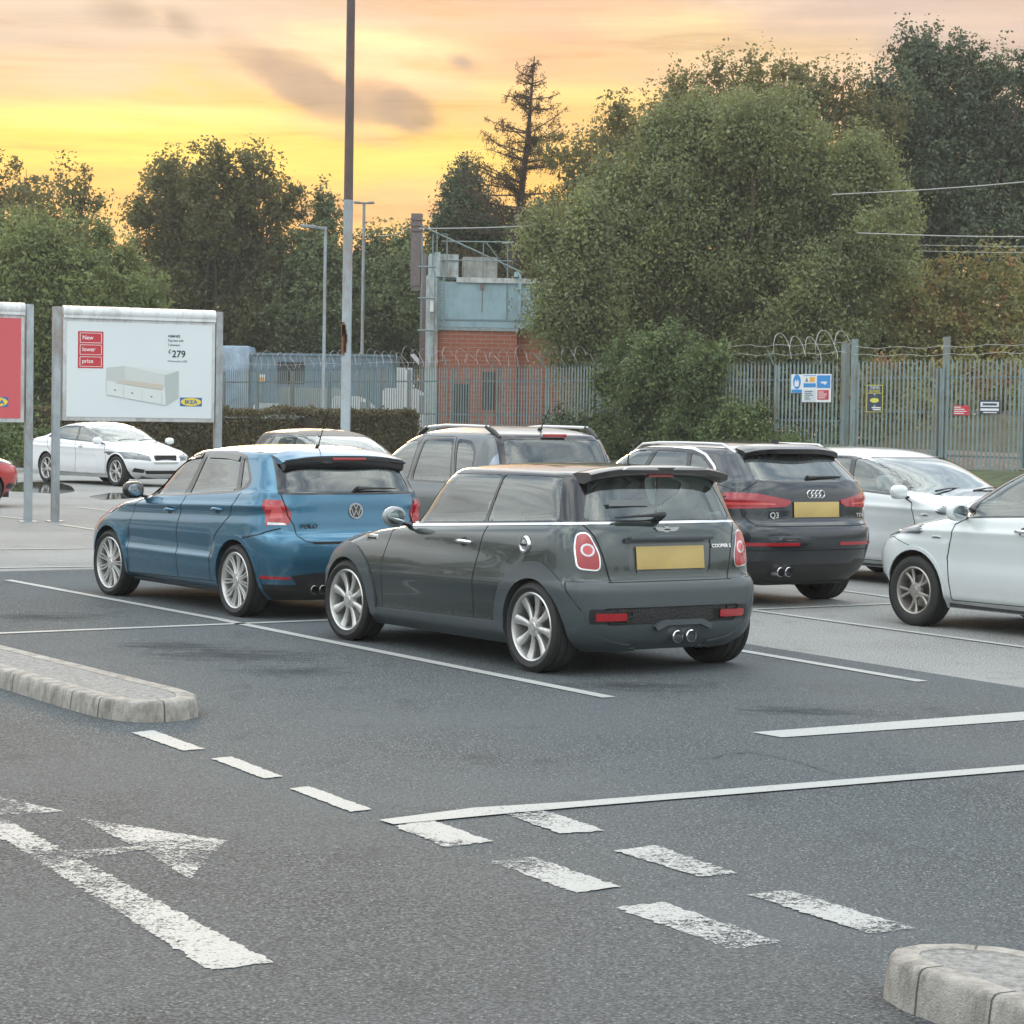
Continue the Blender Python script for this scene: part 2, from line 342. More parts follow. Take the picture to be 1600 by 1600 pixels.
class Skin:
    def __init__(s, rows, crown, wedge=(0, 0, 1.0), arch=0, bulge=.03, disp=None, zs=None, cpow=2.6, n=176, dz=.022):
        Z = [r[0] for r in rows]; zq = []
        for a, b in zip(Z[:-1], Z[1:]):
            k = max(1, int(math.ceil((b-a)/dz))); zq += [a+(b-a)*i/k for i in range(k)]
        zq.append(Z[-1]); cols = [pchip(Z, [r[i] for r in rows], zq) for i in range(1, 8)]
        V = []; wk, wx, wz = wedge
        rings = []
        for i, z in enumerate(zq):
            X, Y = contour(*[c_[i] for c_ in cols], bulge, n)
            g = np.interp(z, [Z[0], Z[0]+.15, wz, wz+.12, Z[-1]], [0, .15, 1, .8, .0])
            ztop = np.interp(z, [wz, Z[-1]], [0, 1]) if z > wz else 0
            ZZ = z+wk*g*(X-wx)-arch*ztop*np.maximum(0, X-.35)**2
            rings.append(np.stack([X, Y, ZZ], 1))
        last = rings[-1].copy(); cx = (last[:, 0].min()+last[:, 0].max())/2
        for k in range(1, 15):
            sc_ = 1-k/14.6; r_ = last.copy(); zc = last[:, 2].max()
            # the outline shrinks towards a line rather than a point, so the roof keeps its width
            r_[:, 0] = cx+(last[:, 0]-cx)*(sc_*.98+.02*1); r_[:, 1] = last[:, 1]*sc_
            base = last[:, 2]*sc_**1+ (zc-arch*0)*(1-sc_)
            r_[:, 2] = base+crown*(1-sc_**cpow); rings.append(r_)
        G = np.stack(rings)                                     # K,J,3
        if disp is not None:
            for k in range(G.shape[0]):
                G[k] = disp(G[k])
        K, J = G.shape[:2]
        du = np.roll(G, -1, 1)-np.roll(G, 1, 1); dv = np.zeros_like(G); dv[1:-1] = G[2:]-G[:-2]; dv[0] = G[1]-G[0]; dv[-1] = G[-1]-G[-2]
        N = np.cross(dv, du); N /= np.maximum(1e-9, np.linalg.norm(N, axis=2, keepdims=True))
        # orientation: outward
        if N[K//3, J//4, 1] < 0: N = -N; s.flip = True
        else: s.flip = False
        s.V = [np.array(v) for v in G.reshape(-1, 3)]; s.N = [np.array(v) for v in N.reshape(-1, 3)]; s.F = []
        for k in range(K-1):
            for j in range(J):
                a, b, c_, d = k*J+j, k*J+(j+1) % J, (k+1)*J+(j+1) % J, (k+1)*J+j
                s.F.append([a, d, c_, b])
        s.F.append([(K-1)*J+j for j in range(J)][::-1])
        # check the winding against the normals
        f = s.F[(K//3)*J+J//4]; p = [s.V[i] for i in f]; nn = np.cross(p[1]-p[0], p[2]-p[0])
        if nn @ s.N[f[0]] < 0: s.F = [q[::-1] for q in s.F]
        s.bvh = BVHTree.FromPolygons([Vector(v) for v in s.V], s.F)
        s.T = ['']*len(s.F); s.fix()
    def fix(s):
        s.C = np.array([np.mean([s.V[i] for i in f], 0) for f in s.F]); s.FN = np.array([np.mean([s.N[i] for i in f], 0) for f in s.F])
        s.rad = np.array([max(np.abs(s.V[i]-c_).max() for i in f) for f, c_ in zip(s.F, s.C)])
    def elig(s, view, sgn=0):
        n, c_ = s.FN, s.C
        if view == 'S': e = np.abs(n[:, 1]) > .30
        elif view == 'S0': e = np.abs(n[:, 1]) > .05
        elif view == 'R': e = (n[:, 0] < -.18) & (c_[:, 0] < .5)
        elif view == 'R0': e = (n[:, 0] < -.02) & (c_[:, 0] < .3)
        elif view == 'F0': e = (n[:, 0] > .02) & (c_[:, 0] > 2.0)
        elif view == 'F': e = (n[:, 0] > .15) & (c_[:, 0] > .9)
        elif view == 'T': e = n[:, 2] > .3
        elif view == 'A': e = np.ones(len(n), bool)
        if sgn: e &= (c_[:, 1]*sgn > 0)
        return e
    AX = {'S': (0, 2), 'S0': (0, 2), 'A': (0, 2), 'R': (1, 2), 'R0': (1, 2), 'F0': (1, 2), 'F': (1, 2), 'T': (0, 1)}
    def cut(s, view, poly, tagname, sgn=0, cond=None, overwrite=False):
        ax = s.AX[view]; P = np.array(poly, float); lo, hi = P.min(0), P.max(0)
        e = s.elig(view, sgn)
        if cond is not None: e &= cond(s.C, s.FN)
        c2 = s.C[:, ax]; e &= (c2[:, 0]+s.rad > lo[0]) & (c2[:, 0]-s.rad < hi[0]) & (c2[:, 1]+s.rad > lo[1]) & (c2[:, 1]-s.rad < hi[1])
        if not overwrite: e &= np.array([t == '' for t in s.T])
        cand = list(np.nonzero(e)[0]); live = [(s.F[i], s.T[i]) for i in cand]
        n = len(P)
        for i in range(n):
            a, b = P[i], P[(i+1) % n]; d = b-a; L = np.linalg.norm(d)
            if L < 1e-6: continue
            d = d/L; nn = np.array([-d[1], d[0]]); cache = {}; nl = []
            for f, tg in live:
                q = [s.V[k] for k in f]; qq = [(v[ax[0]]-a[0], v[ax[1]]-a[1]) for v in q]
                sd_ = [v[0]*nn[0]+v[1]*nn[1] for v in qq]; al = [v[0]*d[0]+v[1]*d[1] for v in qq]
                if min(sd_) > -1e-5 or max(sd_) < 1e-5 or max(al) < 0 or min(al) > L: nl.append((f, tg)); continue
                A, B = [], []; m_ = len(f)
                for k in range(m_):
                    k2 = (k+1) % m_; s0, s1 = sd_[k], sd_[k2]
                    if s0 >= -1e-5: A.append(f[k])
                    if s0 <= 1e-5: B.append(f[k])
                    if (s0 > 1e-5 and s1 < -1e-5) or (s0 < -1e-5 and s1 > 1e-5):
                        key = (min(f[k], f[k2]), max(f[k], f[k2]))
                        if key not in cache:
                            i0, i1 = key; t0 = (s.V[i0][ax[0]]-a[0])*nn[0]+(s.V[i0][ax[1]]-a[1])*nn[1]; t1 = (s.V[i1][ax[0]]-a[0])*nn[0]+(s.V[i1][ax[1]]-a[1])*nn[1]
                            t = t0/(t0-t1); s.V.append(s.V[i0]*(1-t)+s.V[i1]*t); nv = s.N[i0]*(1-t)+s.N[i1]*t; s.N.append(nv/max(1e-9, np.linalg.norm(nv))); cache[key] = len(s.V)-1
                        A.append(cache[key]); B.append(cache[key])
                if len(A) >= 3: nl.append((A, tg))
                if len(B) >= 3: nl.append((B, tg))
            live = nl
        cs = set(cand); keepF = [f for i, f in enumerate(s.F) if i not in cs]; keepT = [t for i, t in enumerate(s.T) if i not in cs]
        mask = np.ones(len(s.F), bool); mask[cand] = False
        nC = [np.mean([s.V[k] for k in f], 0) for f, _ in live]; nN = [np.mean([s.N[k] for k in f], 0) for f, _ in live]
        nr = [max(np.abs(s.V[k]-c_).max() for k in f) for (f, _), c_ in zip(live, nC)]
        if live:
            cc = np.array(nC)[:, ax]; ins = inpoly(cc, poly)
            tl = [tagname if ins[i] else live[i][1] for i in range(len(live))]
            s.F = keepF+[f for f, _ in live]; s.T = keepT+tl
            s.C = np.concatenate([s.C[mask], np.array(nC)]); s.FN = np.concatenate([s.FN[mask], np.array(nN)]); s.rad = np.concatenate([s.rad[mask], np.array(nr)])
    def take(s, tags, sgn=0, cond=None):
        out = []
        for i, t in enumerate(s.T):
            if t in tags and (not sgn or s.C[i, 1]*sgn > 0): out.append(i)
        return out
    def part(s, name, tags, mats, parent, off=0.0, sgn=0, rim=True, matof=None, offof=None):
        ids = s.take(tags, sgn)
        if not ids: return None
        vm = {}; vs = []; ns = []; fs = []; fm = []
        offv = {}
        if offof:
            for i in ids:
                o_ = offof.get(s.T[i], off)
                for k in s.F[i]: offv[k] = min(offv.get(k, 9), o_)
        for i in ids:
            g = []
            for k in s.F[i]:
                if k not in vm:
                    vm[k] = len(vs); o_ = offv.get(k, off); vs.append(s.V[k]+s.N[k]*o_); ns.append(s.N[k])
                g.append(vm[k])
            fs.append(g); fm.append(matof.get(s.T[i], 0) if matof else 0)
        if rim and abs(off) > 1e-6:
            ec = {}
            for i in ids:
                f = s.F[i]
                for k in range(len(f)):
                    key = (f[k], f[(k+1) % len(f)]); ec[key] = ec.get(key, 0)+1
            for (a, b) in list(ec):
                if (b, a) in ec: continue
                e = s.V[b]-s.V[a]; nn = np.cross(e, s.N[a]); l = np.linalg.norm(nn)
                if l < 1e-9: continue
                nn = nn/l*(1 if off > 0 else -1)
                b0 = len(vs); vs += [s.V[a]-s.N[a]*(.002 if off > 0 else 0), s.V[b]-s.N[b]*(.002 if off > 0 else 0), s.V[b]+s.N[b]*off, s.V[a]+s.N[a]*off]; ns += [nn]*4
                fs.append([b0, b0+1, b0+2, b0+3] if off > 0 else [b0+3, b0+2, b0+1, b0]); fm.append(0)
        return meshobj(name, vs, fs, mats, parent, fm=fm, normals=ns)
    def surf_y(s, x, z, sgn=1, dflt=.8):
        h = s.bvh.ray_cast(Vector((x, sgn*2, z)), Vector((0, -sgn, 0)))
        return (h[0].y, h[1]) if h[0] is not None else (dflt*sgn, Vector((0, sgn, 0)))
    def surf_x(s, y, z, sgn=-1):
        h = s.bvh.ray_cast(Vector((6*sgn+1.2, y, z)), Vector((-sgn, 0, 0)))
        return h[0].x if h[0] is not None else None
    def surf_z(s, x, y):
        h = s.bvh.ray_cast(Vector((x, y, 4)), Vector((0, 0, -1))); return h[0].z
# ------------------------------------------------------------------ wheels
def spoke_mb(mb, ang, r0, r1, w0, w1, y0, y1, th=.022, skew=0.0):
    prof = []
    for t in (0, .12, .35, .65, .88, 1):
        r = r0+(r1-r0)*t; w = w0+(w1-w0)*t; y = y0+(y1-y0)*t-.012*math.sin(t*math.pi); a = ang+skew*t
        prof.append((r, w/2, y, a))
    vs = []
    for r, hw, y, a in prof:
        ca, sa = math.cos(a), math.sin(a)
        for (o, yy_) in ((-hw, y-th), (-hw, y-.006), (-hw*.55, y), (hw*.55, y), (hw, y-.006), (hw, y-th)):
            vs.append((r*ca-o*sa, yy_, r*sa+o*ca))
    fs = []
    for i in range(len(prof)-1):
        for j in range(6): fs.append((i*6+j, i*6+(j+1) % 6, (i+1)*6+(j+1) % 6, (i+1)*6+j))
    fs += [tuple(range(5, -1, -1)), tuple(range(len(prof)*6-6, len(prof)*6))]
    mb.add(vs, fs)
def make_wheel(rad, rimr, width, style, mtl):
    """wheel axis along y, outer face +y; returns (hub mesh, tyre mesh, rim mesh)"""
    hw = width/2; ty = MB()
    pr = [(rimr-.004, hw-.022), (rimr+.008, hw-.006), (rimr+(rad-rimr)*.45, hw+.006), (rad-.022, hw-.004), (rad-.006, hw-.022)]
    for g in (-.3, 0, .3):
        y = -g*width; pr += [(rad, y+.014+.02), (rad, y+.006), (rad-.008, y+.004), (rad-.008, y-.004), (rad, y-.006)]
    pr += [(rad-.006, -hw+.022), (rad-.022, -hw+.004), (rimr+(rad-rimr)*.45, -hw-.006), (rimr, -hw+.02)]
    ty.lathe(pr, 56)
    o = ty.build('tyre', RUBBER(), autosm=40); tm = o.data; bpy.data.objects.remove(o)
    rm = MB(); rm.lathe([(rimr-.004, hw-.020), (rimr+.004, hw-.010), (rimr-.004, hw-.004), (rimr-.013, hw-.010), (rimr-.020, hw-.030), (rimr-.026, hw-.09), (rimr-.03, -hw+.02)], 56)
    yc = hw-.022; rim_in = rimr-.014
    rm.lathe([(.0001, yc+.004), (.028, yc+.004), (.032, yc-.001), (.066, yc-.006), (.072, yc-.03)], 28)
    for k in range(5):
        a = 2*math.pi*k/5+.3; rm.lathe([(.0001, yc-.001), (.008, yc-.001), (.009, yc-.012)], 8, c=(.05*math.cos(a), 0, .05*math.sin(a)))
    kind = style[0]
    if kind == 'blade':
        for k in range(style[1]): spoke_mb(rm, 2*math.pi*k/style[1]+style[2], .05, rim_in, .030, .066, yc-.002, yc+.004)
    elif kind == 'multi':
        n = style[1]
        for k in range(n):
            a = 2*math.pi*k/n
            spoke_mb(rm, a-.10, .055, rim_in, .016, .015, yc, yc+.002, .018, .02); spoke_mb(rm, a+.10, .055, rim_in, .016, .015, yc, yc+.002, .018, -.02)
    elif kind == 'vee':
        n = style[1]
        for k in range(n):
            a = 2*math.pi*k/n+style[2]
            spoke_mb(rm, a-.07, .05, rim_in, .024, .026, yc, yc, .02, -.17); spoke_mb(rm, a+.07, .05, rim_in, .024, .026, yc, yc, .02, .17)
    o = rm.build('rim', mtl, autosm=35); rmm = o.data; bpy.data.objects.remove(o)
    hb = MB(); hb.lathe([(.0001, -.01), (.13, -.01), (.14, -.014), (.14, -.03), (.0001, -.03)], 32); hb.cur = 1
    hb.lathe([(.0001, -hw+.03), (rimr-.028, -hw+.03)], 32); hb.box(.05, .15, -.05, .01, .02, .13)
    o = hb.build('wheel', [mat('brake_disc', (.25, .24, .23), .4, metal=.8), DARKIN()]); hm = o.data; bpy.data.objects.remove(o)
    return hm, tm, rmm
def put_wheels(car, W3, positions):
    for (x, y, z, sgn, rot, st) in positions:
        w = bpy.data.objects.new('wheel', W3[0]); link(w, car); w.location = (x, y, z)
        M_ = Matrix.Rotation(st, 4, 'Z') @ (Matrix.Identity(4) if sgn > 0 else Matrix.Rotation(math.pi, 4, 'Z')) @ Matrix.Rotation(rot, 4, 'Y')
        w.rotation_euler = M_.to_euler()
        link(bpy.data.objects.new('tyre', W3[1]), w); link(bpy.data.objects.new('rim', W3[2]), w)
# ------------------------------------------------------------------ generic car assembly
def arches(car, sk, wb, zc, Ra, w, lipmat=None, yin=.50, lip=.0, zlo=.16):
    for xc in (0, wb):
        for sgn in (1, -1):
            mb = MB(); a0, a1 = -12, 192; n = 30; vs = []
            for i in range(n+1):
                a = R(a0+(a1-a0)*i/n); x = xc+Ra*math.cos(a); z = max(zlo, zc+Ra*math.sin(a)); y, nn = sk.surf_y(x, max(z, zlo+.02), sgn, w)
                x2 = xc+(Ra+.012)*math.cos(a); z2 = zc+(Ra+.012)*math.sin(a)
                vs += [(x, y-.001*sgn, z), (x, (abs(y)-.03)*sgn, z), (x2, (abs(y)-.035)*sgn, z2), (x2, yin*sgn, z2)]
            fs = []
            for i in range(n):
                for j in range(3): b = i*4; fs.append((b+j, b+j+1, b+4+j+1, b+4+j))
            mb.m = []; b0 = mb.add(vs, fs); mb.m = [(0 if (k % 3) < 1 else 1) for k in range(len(fs))]
            mb.cur = 1; mb.add([(xc-Ra-.02, yin*sgn, zlo), (xc+Ra+.02, yin*sgn, zlo), (xc+Ra+.02, yin*sgn, zc+Ra+.05), (xc-Ra-.02, yin*sgn, zc+Ra+.05)], [(0, 1, 2, 3)])
            mb.build('wheel_arch', [lipmat or BLACK(), DARKIN()], car, recalc=False)
def underbody(car, xr, xf, wb, z=.17, w=.60, wo=.74, Ra=.36):
    mb = MB(); mb.box(xr+.12, xf-.12, -w+.1, w-.1, z, z+.12); mb.box(Ra+.02, wb-Ra-.02, -wo, wo, z+.02, z+.14)
    mb.tube([(-.0, -.6, .28), (0, .6, .28)], .04); mb.tube([(wb, -.6, .28), (wb, .6, .28)], .04)
    mb.build('underbody', DARKIN(), car)
def interior(car, xfs, xrs, hz=.95, w=.62, tone=None, roofz=1.3, rhd=True, wheel_x=1.35, dash=True, headz=None):
    """xfs: front seat x, xrs: rear seat x"""
    tone = tone or DARKIN(); hz2 = headz or hz+.17
    for x in ([xfs] if xfs is not None else []):
        for y in (-.33, .33):
            mb = MB(); M_ = Matrix.Translation((x, y, 0))
            mb.box(-.05, .07, -.23, .23, .45, hz, M_, bev=.05); mb.box(.0, .48, -.24, .24, .33, .48, M_, bev=.05)
            s_ = mb.build('seat', tone, car)
            h = MB(); h.box(-.05, .05, -.12, .12, hz+.03, hz2+.02, M_, bev=.045); h.tube([(x, y-.05, hz-.02), (x, y-.05, hz+.08)], .007); h.tube([(x, y+.05, hz-.02), (x, y+.05, hz+.08)], .007)
            h.build('head_rest', tone, s_)
    if xrs is not None:
        mb = MB(); mb.box(xrs-.06, xrs+.08, -w+.08, w-.08, .45, hz-.05, bev=.05); mb.box(xrs, xrs+.45, -w+.08, w-.08, .35, .48, bev=.04); s_ = mb.build('seat', tone, car)
        for y in (-.33, .33):
            h = MB(); h.box(xrs-.05, xrs+.04, y-.12, y+.12, hz-.06, hz+.09, bev=.04); h.build('head_rest', tone, s_)
    if dash:
        mb = MB(); mb.box(wheel_x+.18, wheel_x+.62, -w-.03, w+.03, .60, .90, bev=.07); mb.build('dashboard', DARKIN(), car)
        mb = MB(); ys = -.33 if rhd else .33; M_ = Matrix.Translation((wheel_x, ys, .84)) @ Matrix.Rotation(R(-65), 4, 'Y')
        pts = [M_ @ Vector((.185*math.cos(a), .185*math.sin(a), 0)) for a in [2*math.pi*i/24 for i in range(25)]]
        mb.tube(pts, .014, 6); mb.box(-.05, .05, -.18, .18, -.01, .01, M_); mb.tube([M_ @ Vector((0, 0, 0)), (wheel_x+.22, ys, .76)], .03)
        mb.build('steering_wheel', DARKIN(), car)
    mb = MB(); mb.box(wheel_x-.47, wheel_x-.44, -.11, .11, roofz-.10, roofz-.03, bev=.012); mb.build('rear_view_mirror', BLACK(), car)
def mirror(car, x, y, z, body, size=(.12, .22, .15), glassm=None, round_=False, fold=0, faceback=True):
    for sgn in (1, -1):
        mb = MB(); yc = sgn*(abs(y)+size[1]/2+.03)
        bm = bmesh.new(); bmesh.ops.create_uvsphere(bm, u_segments=24, v_segments=16, radius=1)
        vs = []; pw = .75 if not round_ else .95
        for v in bm.verts:
            c_ = v.co; q = Vector([math.copysign(abs(t)**pw, t) for t in c_]); q = Vector((q.x*size[0]/2 if q.x > 0 else q.x*size[0]*.30, q.y*size[1]/2, q.z*size[2]/2)); vs.append(q+Vector((x, yc, z)))
        bm.verts.index_update(); fs = [[v.index for v in f.verts] for f in bm.faces]; bm.free(); mb.add(vs, fs)
        mb.cur = 1; mb.tube([(x+.02, sgn*(abs(y)-.03), z-size[2]*.45), (x+.01, yc-sgn*size[1]*.2, z-size[2]*.25)], [.03, .022], 8, flat=.6)
        o = mb.build('wing_mirror', [body, BLACK()], car, autosm=60)
        g = MB(); g.lathe([(.0001, 0), (.9, 0), (1, .04)], 24, axis='x', M=Matrix.Translation((x-size[0]*.30-.004, yc, z)) @ Matrix.Diagonal((.05, size[1]*.36, size[2]*.35, 1))); g.build('mirror_glass', mat('mirror_glass', (.38, .43, .45), .05, metal=1), o)
def handle(parent, sk, x, z, sgn, mt, L=.16, cupmat=None):
    y, n = sk.surf_y(x, z, sgn); mb = MB(); yo = abs(y)
    mb.tube([(x-L/2, sgn*(yo-.005), z), (x-L/2+.02, sgn*(yo+.028), z+.004), (x, sgn*(yo+.036), z+.006), (x+L/2-.02, sgn*(yo+.028), z+.003), (x+L/2, sgn*(yo-.005), z)], [.010, .012, .013, .012, .010], 8, flat=1.2)
    o = mb.build('door_handle', mt, parent, autosm=60)
    c_ = MB(); vs = [(x, sgn*(yo+.0015), z)]
    for i in range(20):
        a = 2*math.pi*i/20; xx, zz_ = x+.045*math.cos(a), z+.035*math.sin(a); yy2, _ = sk.surf_y(xx, zz_, sgn); vs.append((xx, yy2+.002*sgn, zz_))
    c_.add(vs, [(0, 1+i, 1+(i+1) % 20) for i in range(20)]); c_.build('handle_recess', cupmat or BLACK(), o)
def plate(car, x, y, z, w, h, tilt=0, front=False, parent=None):
    mb = MB(); mb.box(-.006, .0, -w/2, w/2, -h/2, h/2, bev=.002)
    col = (.55, .56, .53) if front else (.50, .37, .13)
    mb.build('number_plate', mat('plate_white' if front else 'plate_yellow', col, .45, var=.12, vscale=3), parent or car).matrix_local = Matrix.Translation((x, y, z)) @ Matrix.Rotation(tilt, 4, 'Y') @ (Matrix.Rotation(math.pi, 4, 'Z') if front else Matrix.Identity(4))
def aerial(car, x, y, z, L=.22, tilt=50, fin=False):
    mb = MB()
    if fin: mb.prism([(-.07, 0), (.07, 0), (-.03, .05), (-.06, .052)], -.018, .018, 'xz', Matrix.Translation((x, y, z-.006)))
    else:
        mb.tube([(x+.04, y, z-.01), (x, y, z+.012), (x-.03, y, z+.016)], [.014, .018, .010], 8)
        a = R(tilt); mb.tube([(x-.01, y, z+.01), (x-.01-L*math.cos(a), y, z+.01+L*math.sin(a))], [.006, .0035], 6)
    mb.build('aerial', BLACK(), car)
def wiper(parent, p0, p1, off=.03):
    p0 = Vector(p0); p1 = Vector(p1); mb = MB(); q = Vector((-off, 0, .008))
    mb.tube([p0+Vector((0.02, 0, -.02)), p0+q, p0.lerp(p1, .3)+q], [.024, .022, .012], 8); mb.tube([p0.lerp(p1, .2)+q, p1+q*.8], [.013, .006], 6); mb.tube([p0.lerp(p1, .05)+q*.4, p1+q*.35+(p1-p0)*.15], .006, 6)
    mb.build('wiper', BLACK(), parent)
def rearbox(sk, y, z, d=0): return sk.surf_x(y, z)-d
def front_of(car, sk, name, txt, y, z, size, mt, back=True, extr=.003, sx=1.0, parent=None, dy=0):
    x = sk.surf_x(y, z); x2 = sk.surf_x(y, z+.04)
    tl = math.atan2((x2-x), .04)
    M_ = Matrix.Translation((x-.014, y, z)) @ Matrix.Rotation(tl, 4, 'Y') @ Matrix(((0, 0, -1, 0), (-1, 0, 0, 0), (0, 1, 0, 0), (0, 0, 0, 1)))
    return textmesh(name, txt, size, mt, parent or car, M_, extr=extr, align='CENTER', bold=size*.006, sx=sx)
# ------------------------------------------------------------------ ground, paint, kerbs
def asphalt(name, base, chips, chipamt, stain=.35, rough=.82):
    mt, t, b = newmat(name); tcn = nd(t, 'ShaderNodeTexCoord'); P = tcn.outputs['Object']
    big = noise(t, .35, 6, .6, vec=P); mid = noise(t, 2.2, 6, .7, vec=P, scl=(1, .6, 1)); fine = noise(t, 75, 3, .6, vec=P); fine2 = noise(t, 170, 2, .5, vec=P)
    o = ramp(t, fine, [(.36, tuple(x*.18 for x in base)), (.5, base), (.64, tuple(x*2.1 for x in base))])
    vo = nd(t, 'ShaderNodeTexVoronoi'); vo.inputs['Scale'].default_value = 95; t.links.new(P, vo.inputs[0])
    vs = nd(t, 'ShaderNodeSeparateColor'); t.links.new(vo.outputs['Color'], vs.inputs[0])
    chip = mth(t, 'MULTIPLY', mth(t, 'GREATER_THAN', vs.outputs[0], 1-chipamt), mth(t, 'LESS_THAN', vo.outputs['Distance'], .42))
    o = mix(t, mth(t, 'MULTIPLY', chip, .8), o, chips)
    chip2 = mth(t, 'MULTIPLY', mth(t, 'GREATER_THAN', vs.outputs[1], .80), mth(t, 'LESS_THAN', vo.outputs['Distance'], .5)); o = mix(t, mth(t, 'MULTIPLY', chip2, .7), o, tuple(x*.3 for x in base))
    o = mix(t, ramp(t, big, [(.35, (.0, .0, .0)), (.65, (.6, .6, .6))]), o, tuple(x*1.5 for x in base), 'MIX')
    o = mix(t, mth(t, 'MULTIPLY', ramp(t, mid, [(.56, (0, 0, 0)), (.72, (1, 1, 1))]), stain), o, tuple(x*.38 for x in base))
    t.links.new(o, b.inputs['Base Color']); b.inputs['Roughness'].default_value = rough; b.inputs['Specular IOR Level'].default_value = .35
    bump(t, b, mth(t, 'ADD', fine, mth(t, 'MULTIPLY', fine2, .5)), 1.0, .012); MATS[name] = mt; return mt
A_OLD = asphalt('asphalt_old', (.235, .237, .228), (.46, .46, .44), .10, .45)
A_NEW = asphalt('asphalt_dark', (.070, .082, .087), (.42, .43, .42), .12, .55)
A_ROAD = asphalt('asphalt_road', (.072, .080, .084), (.36, .37, .37), .07, .45)
GRASS = mat('rough_grass', (.07, .085, .035), .9, var=.5, vscale=1.5, bmp=.6, bscale=20)
def sheet(name, pts, z, mt, kind='structure'):
    vs = [Vector((p[0], p[1], z)) for p in pts]; ar = sum(vs[i].x*vs[(i+1) % len(vs)].y-vs[(i+1) % len(vs)].x*vs[i].y for i in range(len(vs)))
    if ar < 0: vs = vs[::-1]
    o = meshobj(name, vs, [tuple(range(len(vs)))], mt); o['kind'] = kind; return o
sheet('ground', [(-150, -110), (150, -110), (150, 200), (-150, 200)], 0, A_OLD)
TH = .575; FD = Vector((-math.sin(TH), math.cos(TH), 0)); LD = Vector((math.cos(TH), math.sin(TH), 0))
a = ground_pt(0, 893); b_ = ground_pt(1190, 1010); b2 = ground_pt(1600, 1075); FE = (b2-b_).normalized()
# corner where the newer surfacing meets the old
M2 = np.array([[LD.x, -FE.x], [LD.y, -FE.y]]); s_, t_ = np.linalg.solve(M2, np.array([b_.x-a.x, b_.y-a.y])); cor = a+LD*s_
sheet('new_surfacing', [cor, b_+FE*40, b_+FE*40-LD*60, a-LD*40], .002, A_NEW)
r0, r1 = ground_pt(600, 1300), ground_pt(1200, 1480); rd = (r1-r0).normalized(); rn = Vector((rd.y, -rd.x, 0)); rn = rn if rn.y < 0 else -rn
sheet('road', [r0-rd*30, r0+rd*25, r0+rd*25+rn*40, r0-rd*30+rn*40], .004, A_ROAD)
# paint
def paintmat(name, wear, under):
    mt, t, b = newmat(name); tcn = nd(t, 'ShaderNodeTexCoord'); P = tcn.outputs['Object']
    n1_ = noise(t, 22, 8, .8, vec=P); n2_ = noise(t, 90, 4, .75, vec=P); n3_ = noise(t, 1.6, 3, .5, vec=P)
    s_ = mth(t, 'ADD', mth(t, 'ADD', mth(t, 'MULTIPLY', n1_, .5), mth(t, 'MULTIPLY', n2_, .55)), mth(t, 'MULTIPLY', n3_, .45))
    f = ramp(t, s_, [(wear-.035, (0, 0, 0)), (wear+.025, (1, 1, 1))])
    o = ramp(t, n2_, [(.3, (.28, .29, .28)), (.65, (.43, .44, .425))])
    t.links.new(o, b.inputs['Base Color']); b.inputs['Roughness'].default_value = .7; bump(t, b, n2_, .4, .003)
    tr = nd(t, 'ShaderNodeBsdfTransparent'); mx = nd(t, 'ShaderNodeMixShader'); sf = nd(t, 'ShaderNodeSeparateColor'); t.links.new(f, sf.inputs[0]); t.links.new(sf.outputs[0], mx.inputs[0]); t.links.new(tr.outputs[0], mx.inputs[1]); t.links.new(b.outputs[0], mx.inputs[2]); t.links.new(mx.outputs[0], t.nodes['Material Output'].inputs[0]); return mt
PW = paintmat('road_paint', .62, (.12, .125, .125)); PWORN = paintmat('road_paint_worn', .72, (.10, .106, .11)); PFAINT = paintmat('road_paint_faint', .755, (.10, .106, .11))
def line(name, p, q, w=.10, mt=PW, z=.007):
    a, b = ground_pt(*p), ground_pt(*q); d = (b-a).normalized(); n_ = Vector((-d.y, d.x, 0))*w/2; return sheet(name, [a+n_, b+n_, b-n_, a-n_], z, mt)
for p, q, w in [((12, 907), (351, 970), .095), ((349, 970), (952, 1091), .10), ((-60, 993), (640, 964.5), .10), ((-60, 889), (160, 885.5), .10), ((1080, 957), (1392, 944), .09), ((1030, 996), (1441, 1066), .10), ((1130, 948), (1850, 1046), .09), ((1120, 897), (1379, 932), .09),
                ((120, 793), (175, 799), .10), ((94, 820), (170, 831.5), .10), ((-20, 805), (43, 812), .10), ((-40, 859.5), (165, 857), .12), ((10, 739), (64, 739), .14), ((1379, 932), (1470, 946), .09)]:
    line('bay_line', p, q, w)
def poly(name, P, mt, z=.007, sc_=1, ox=0, oy=0): return sheet(name, [ground_pt(ox+x/sc_, oy+y/sc_) for x, y in P], z, mt)
poly('bay_line', [(1175, 1146), (1222, 1154), (2200, 1084.5), (2200, 1068)], PW)
poly('bay_line', [(592, 1284), (740, 1265), (900, 1255), (1240, 1227), (2200, 1147.7), (2200, 1156.5), (1240, 1236), (900, 1264), (760, 1277), (615, 1291)], PW, z=.009)
def worn_poly(P, sc_, ox, oy, mt=PWORN, name='give_way_dash', z=.007, jag=.010):
    rg = random.Random(len(P)+int(P[0][0])); W_ = [ground_pt(ox+x/sc_, oy+y/sc_) for x, y in P]; out = []
    for i in range(len(W_)):
        a, b = W_[i], W_[(i+1) % len(W_)]; n_ = max(2, int((b-a).length/.02))
        for k in range(n_): out.append(a.lerp(b, k/n_)+Vector((rg.uniform(-1, 1), rg.uniform(-1, 1), 0))*(jag if k else jag*.3))
    return sheet(name, out, z, mt)
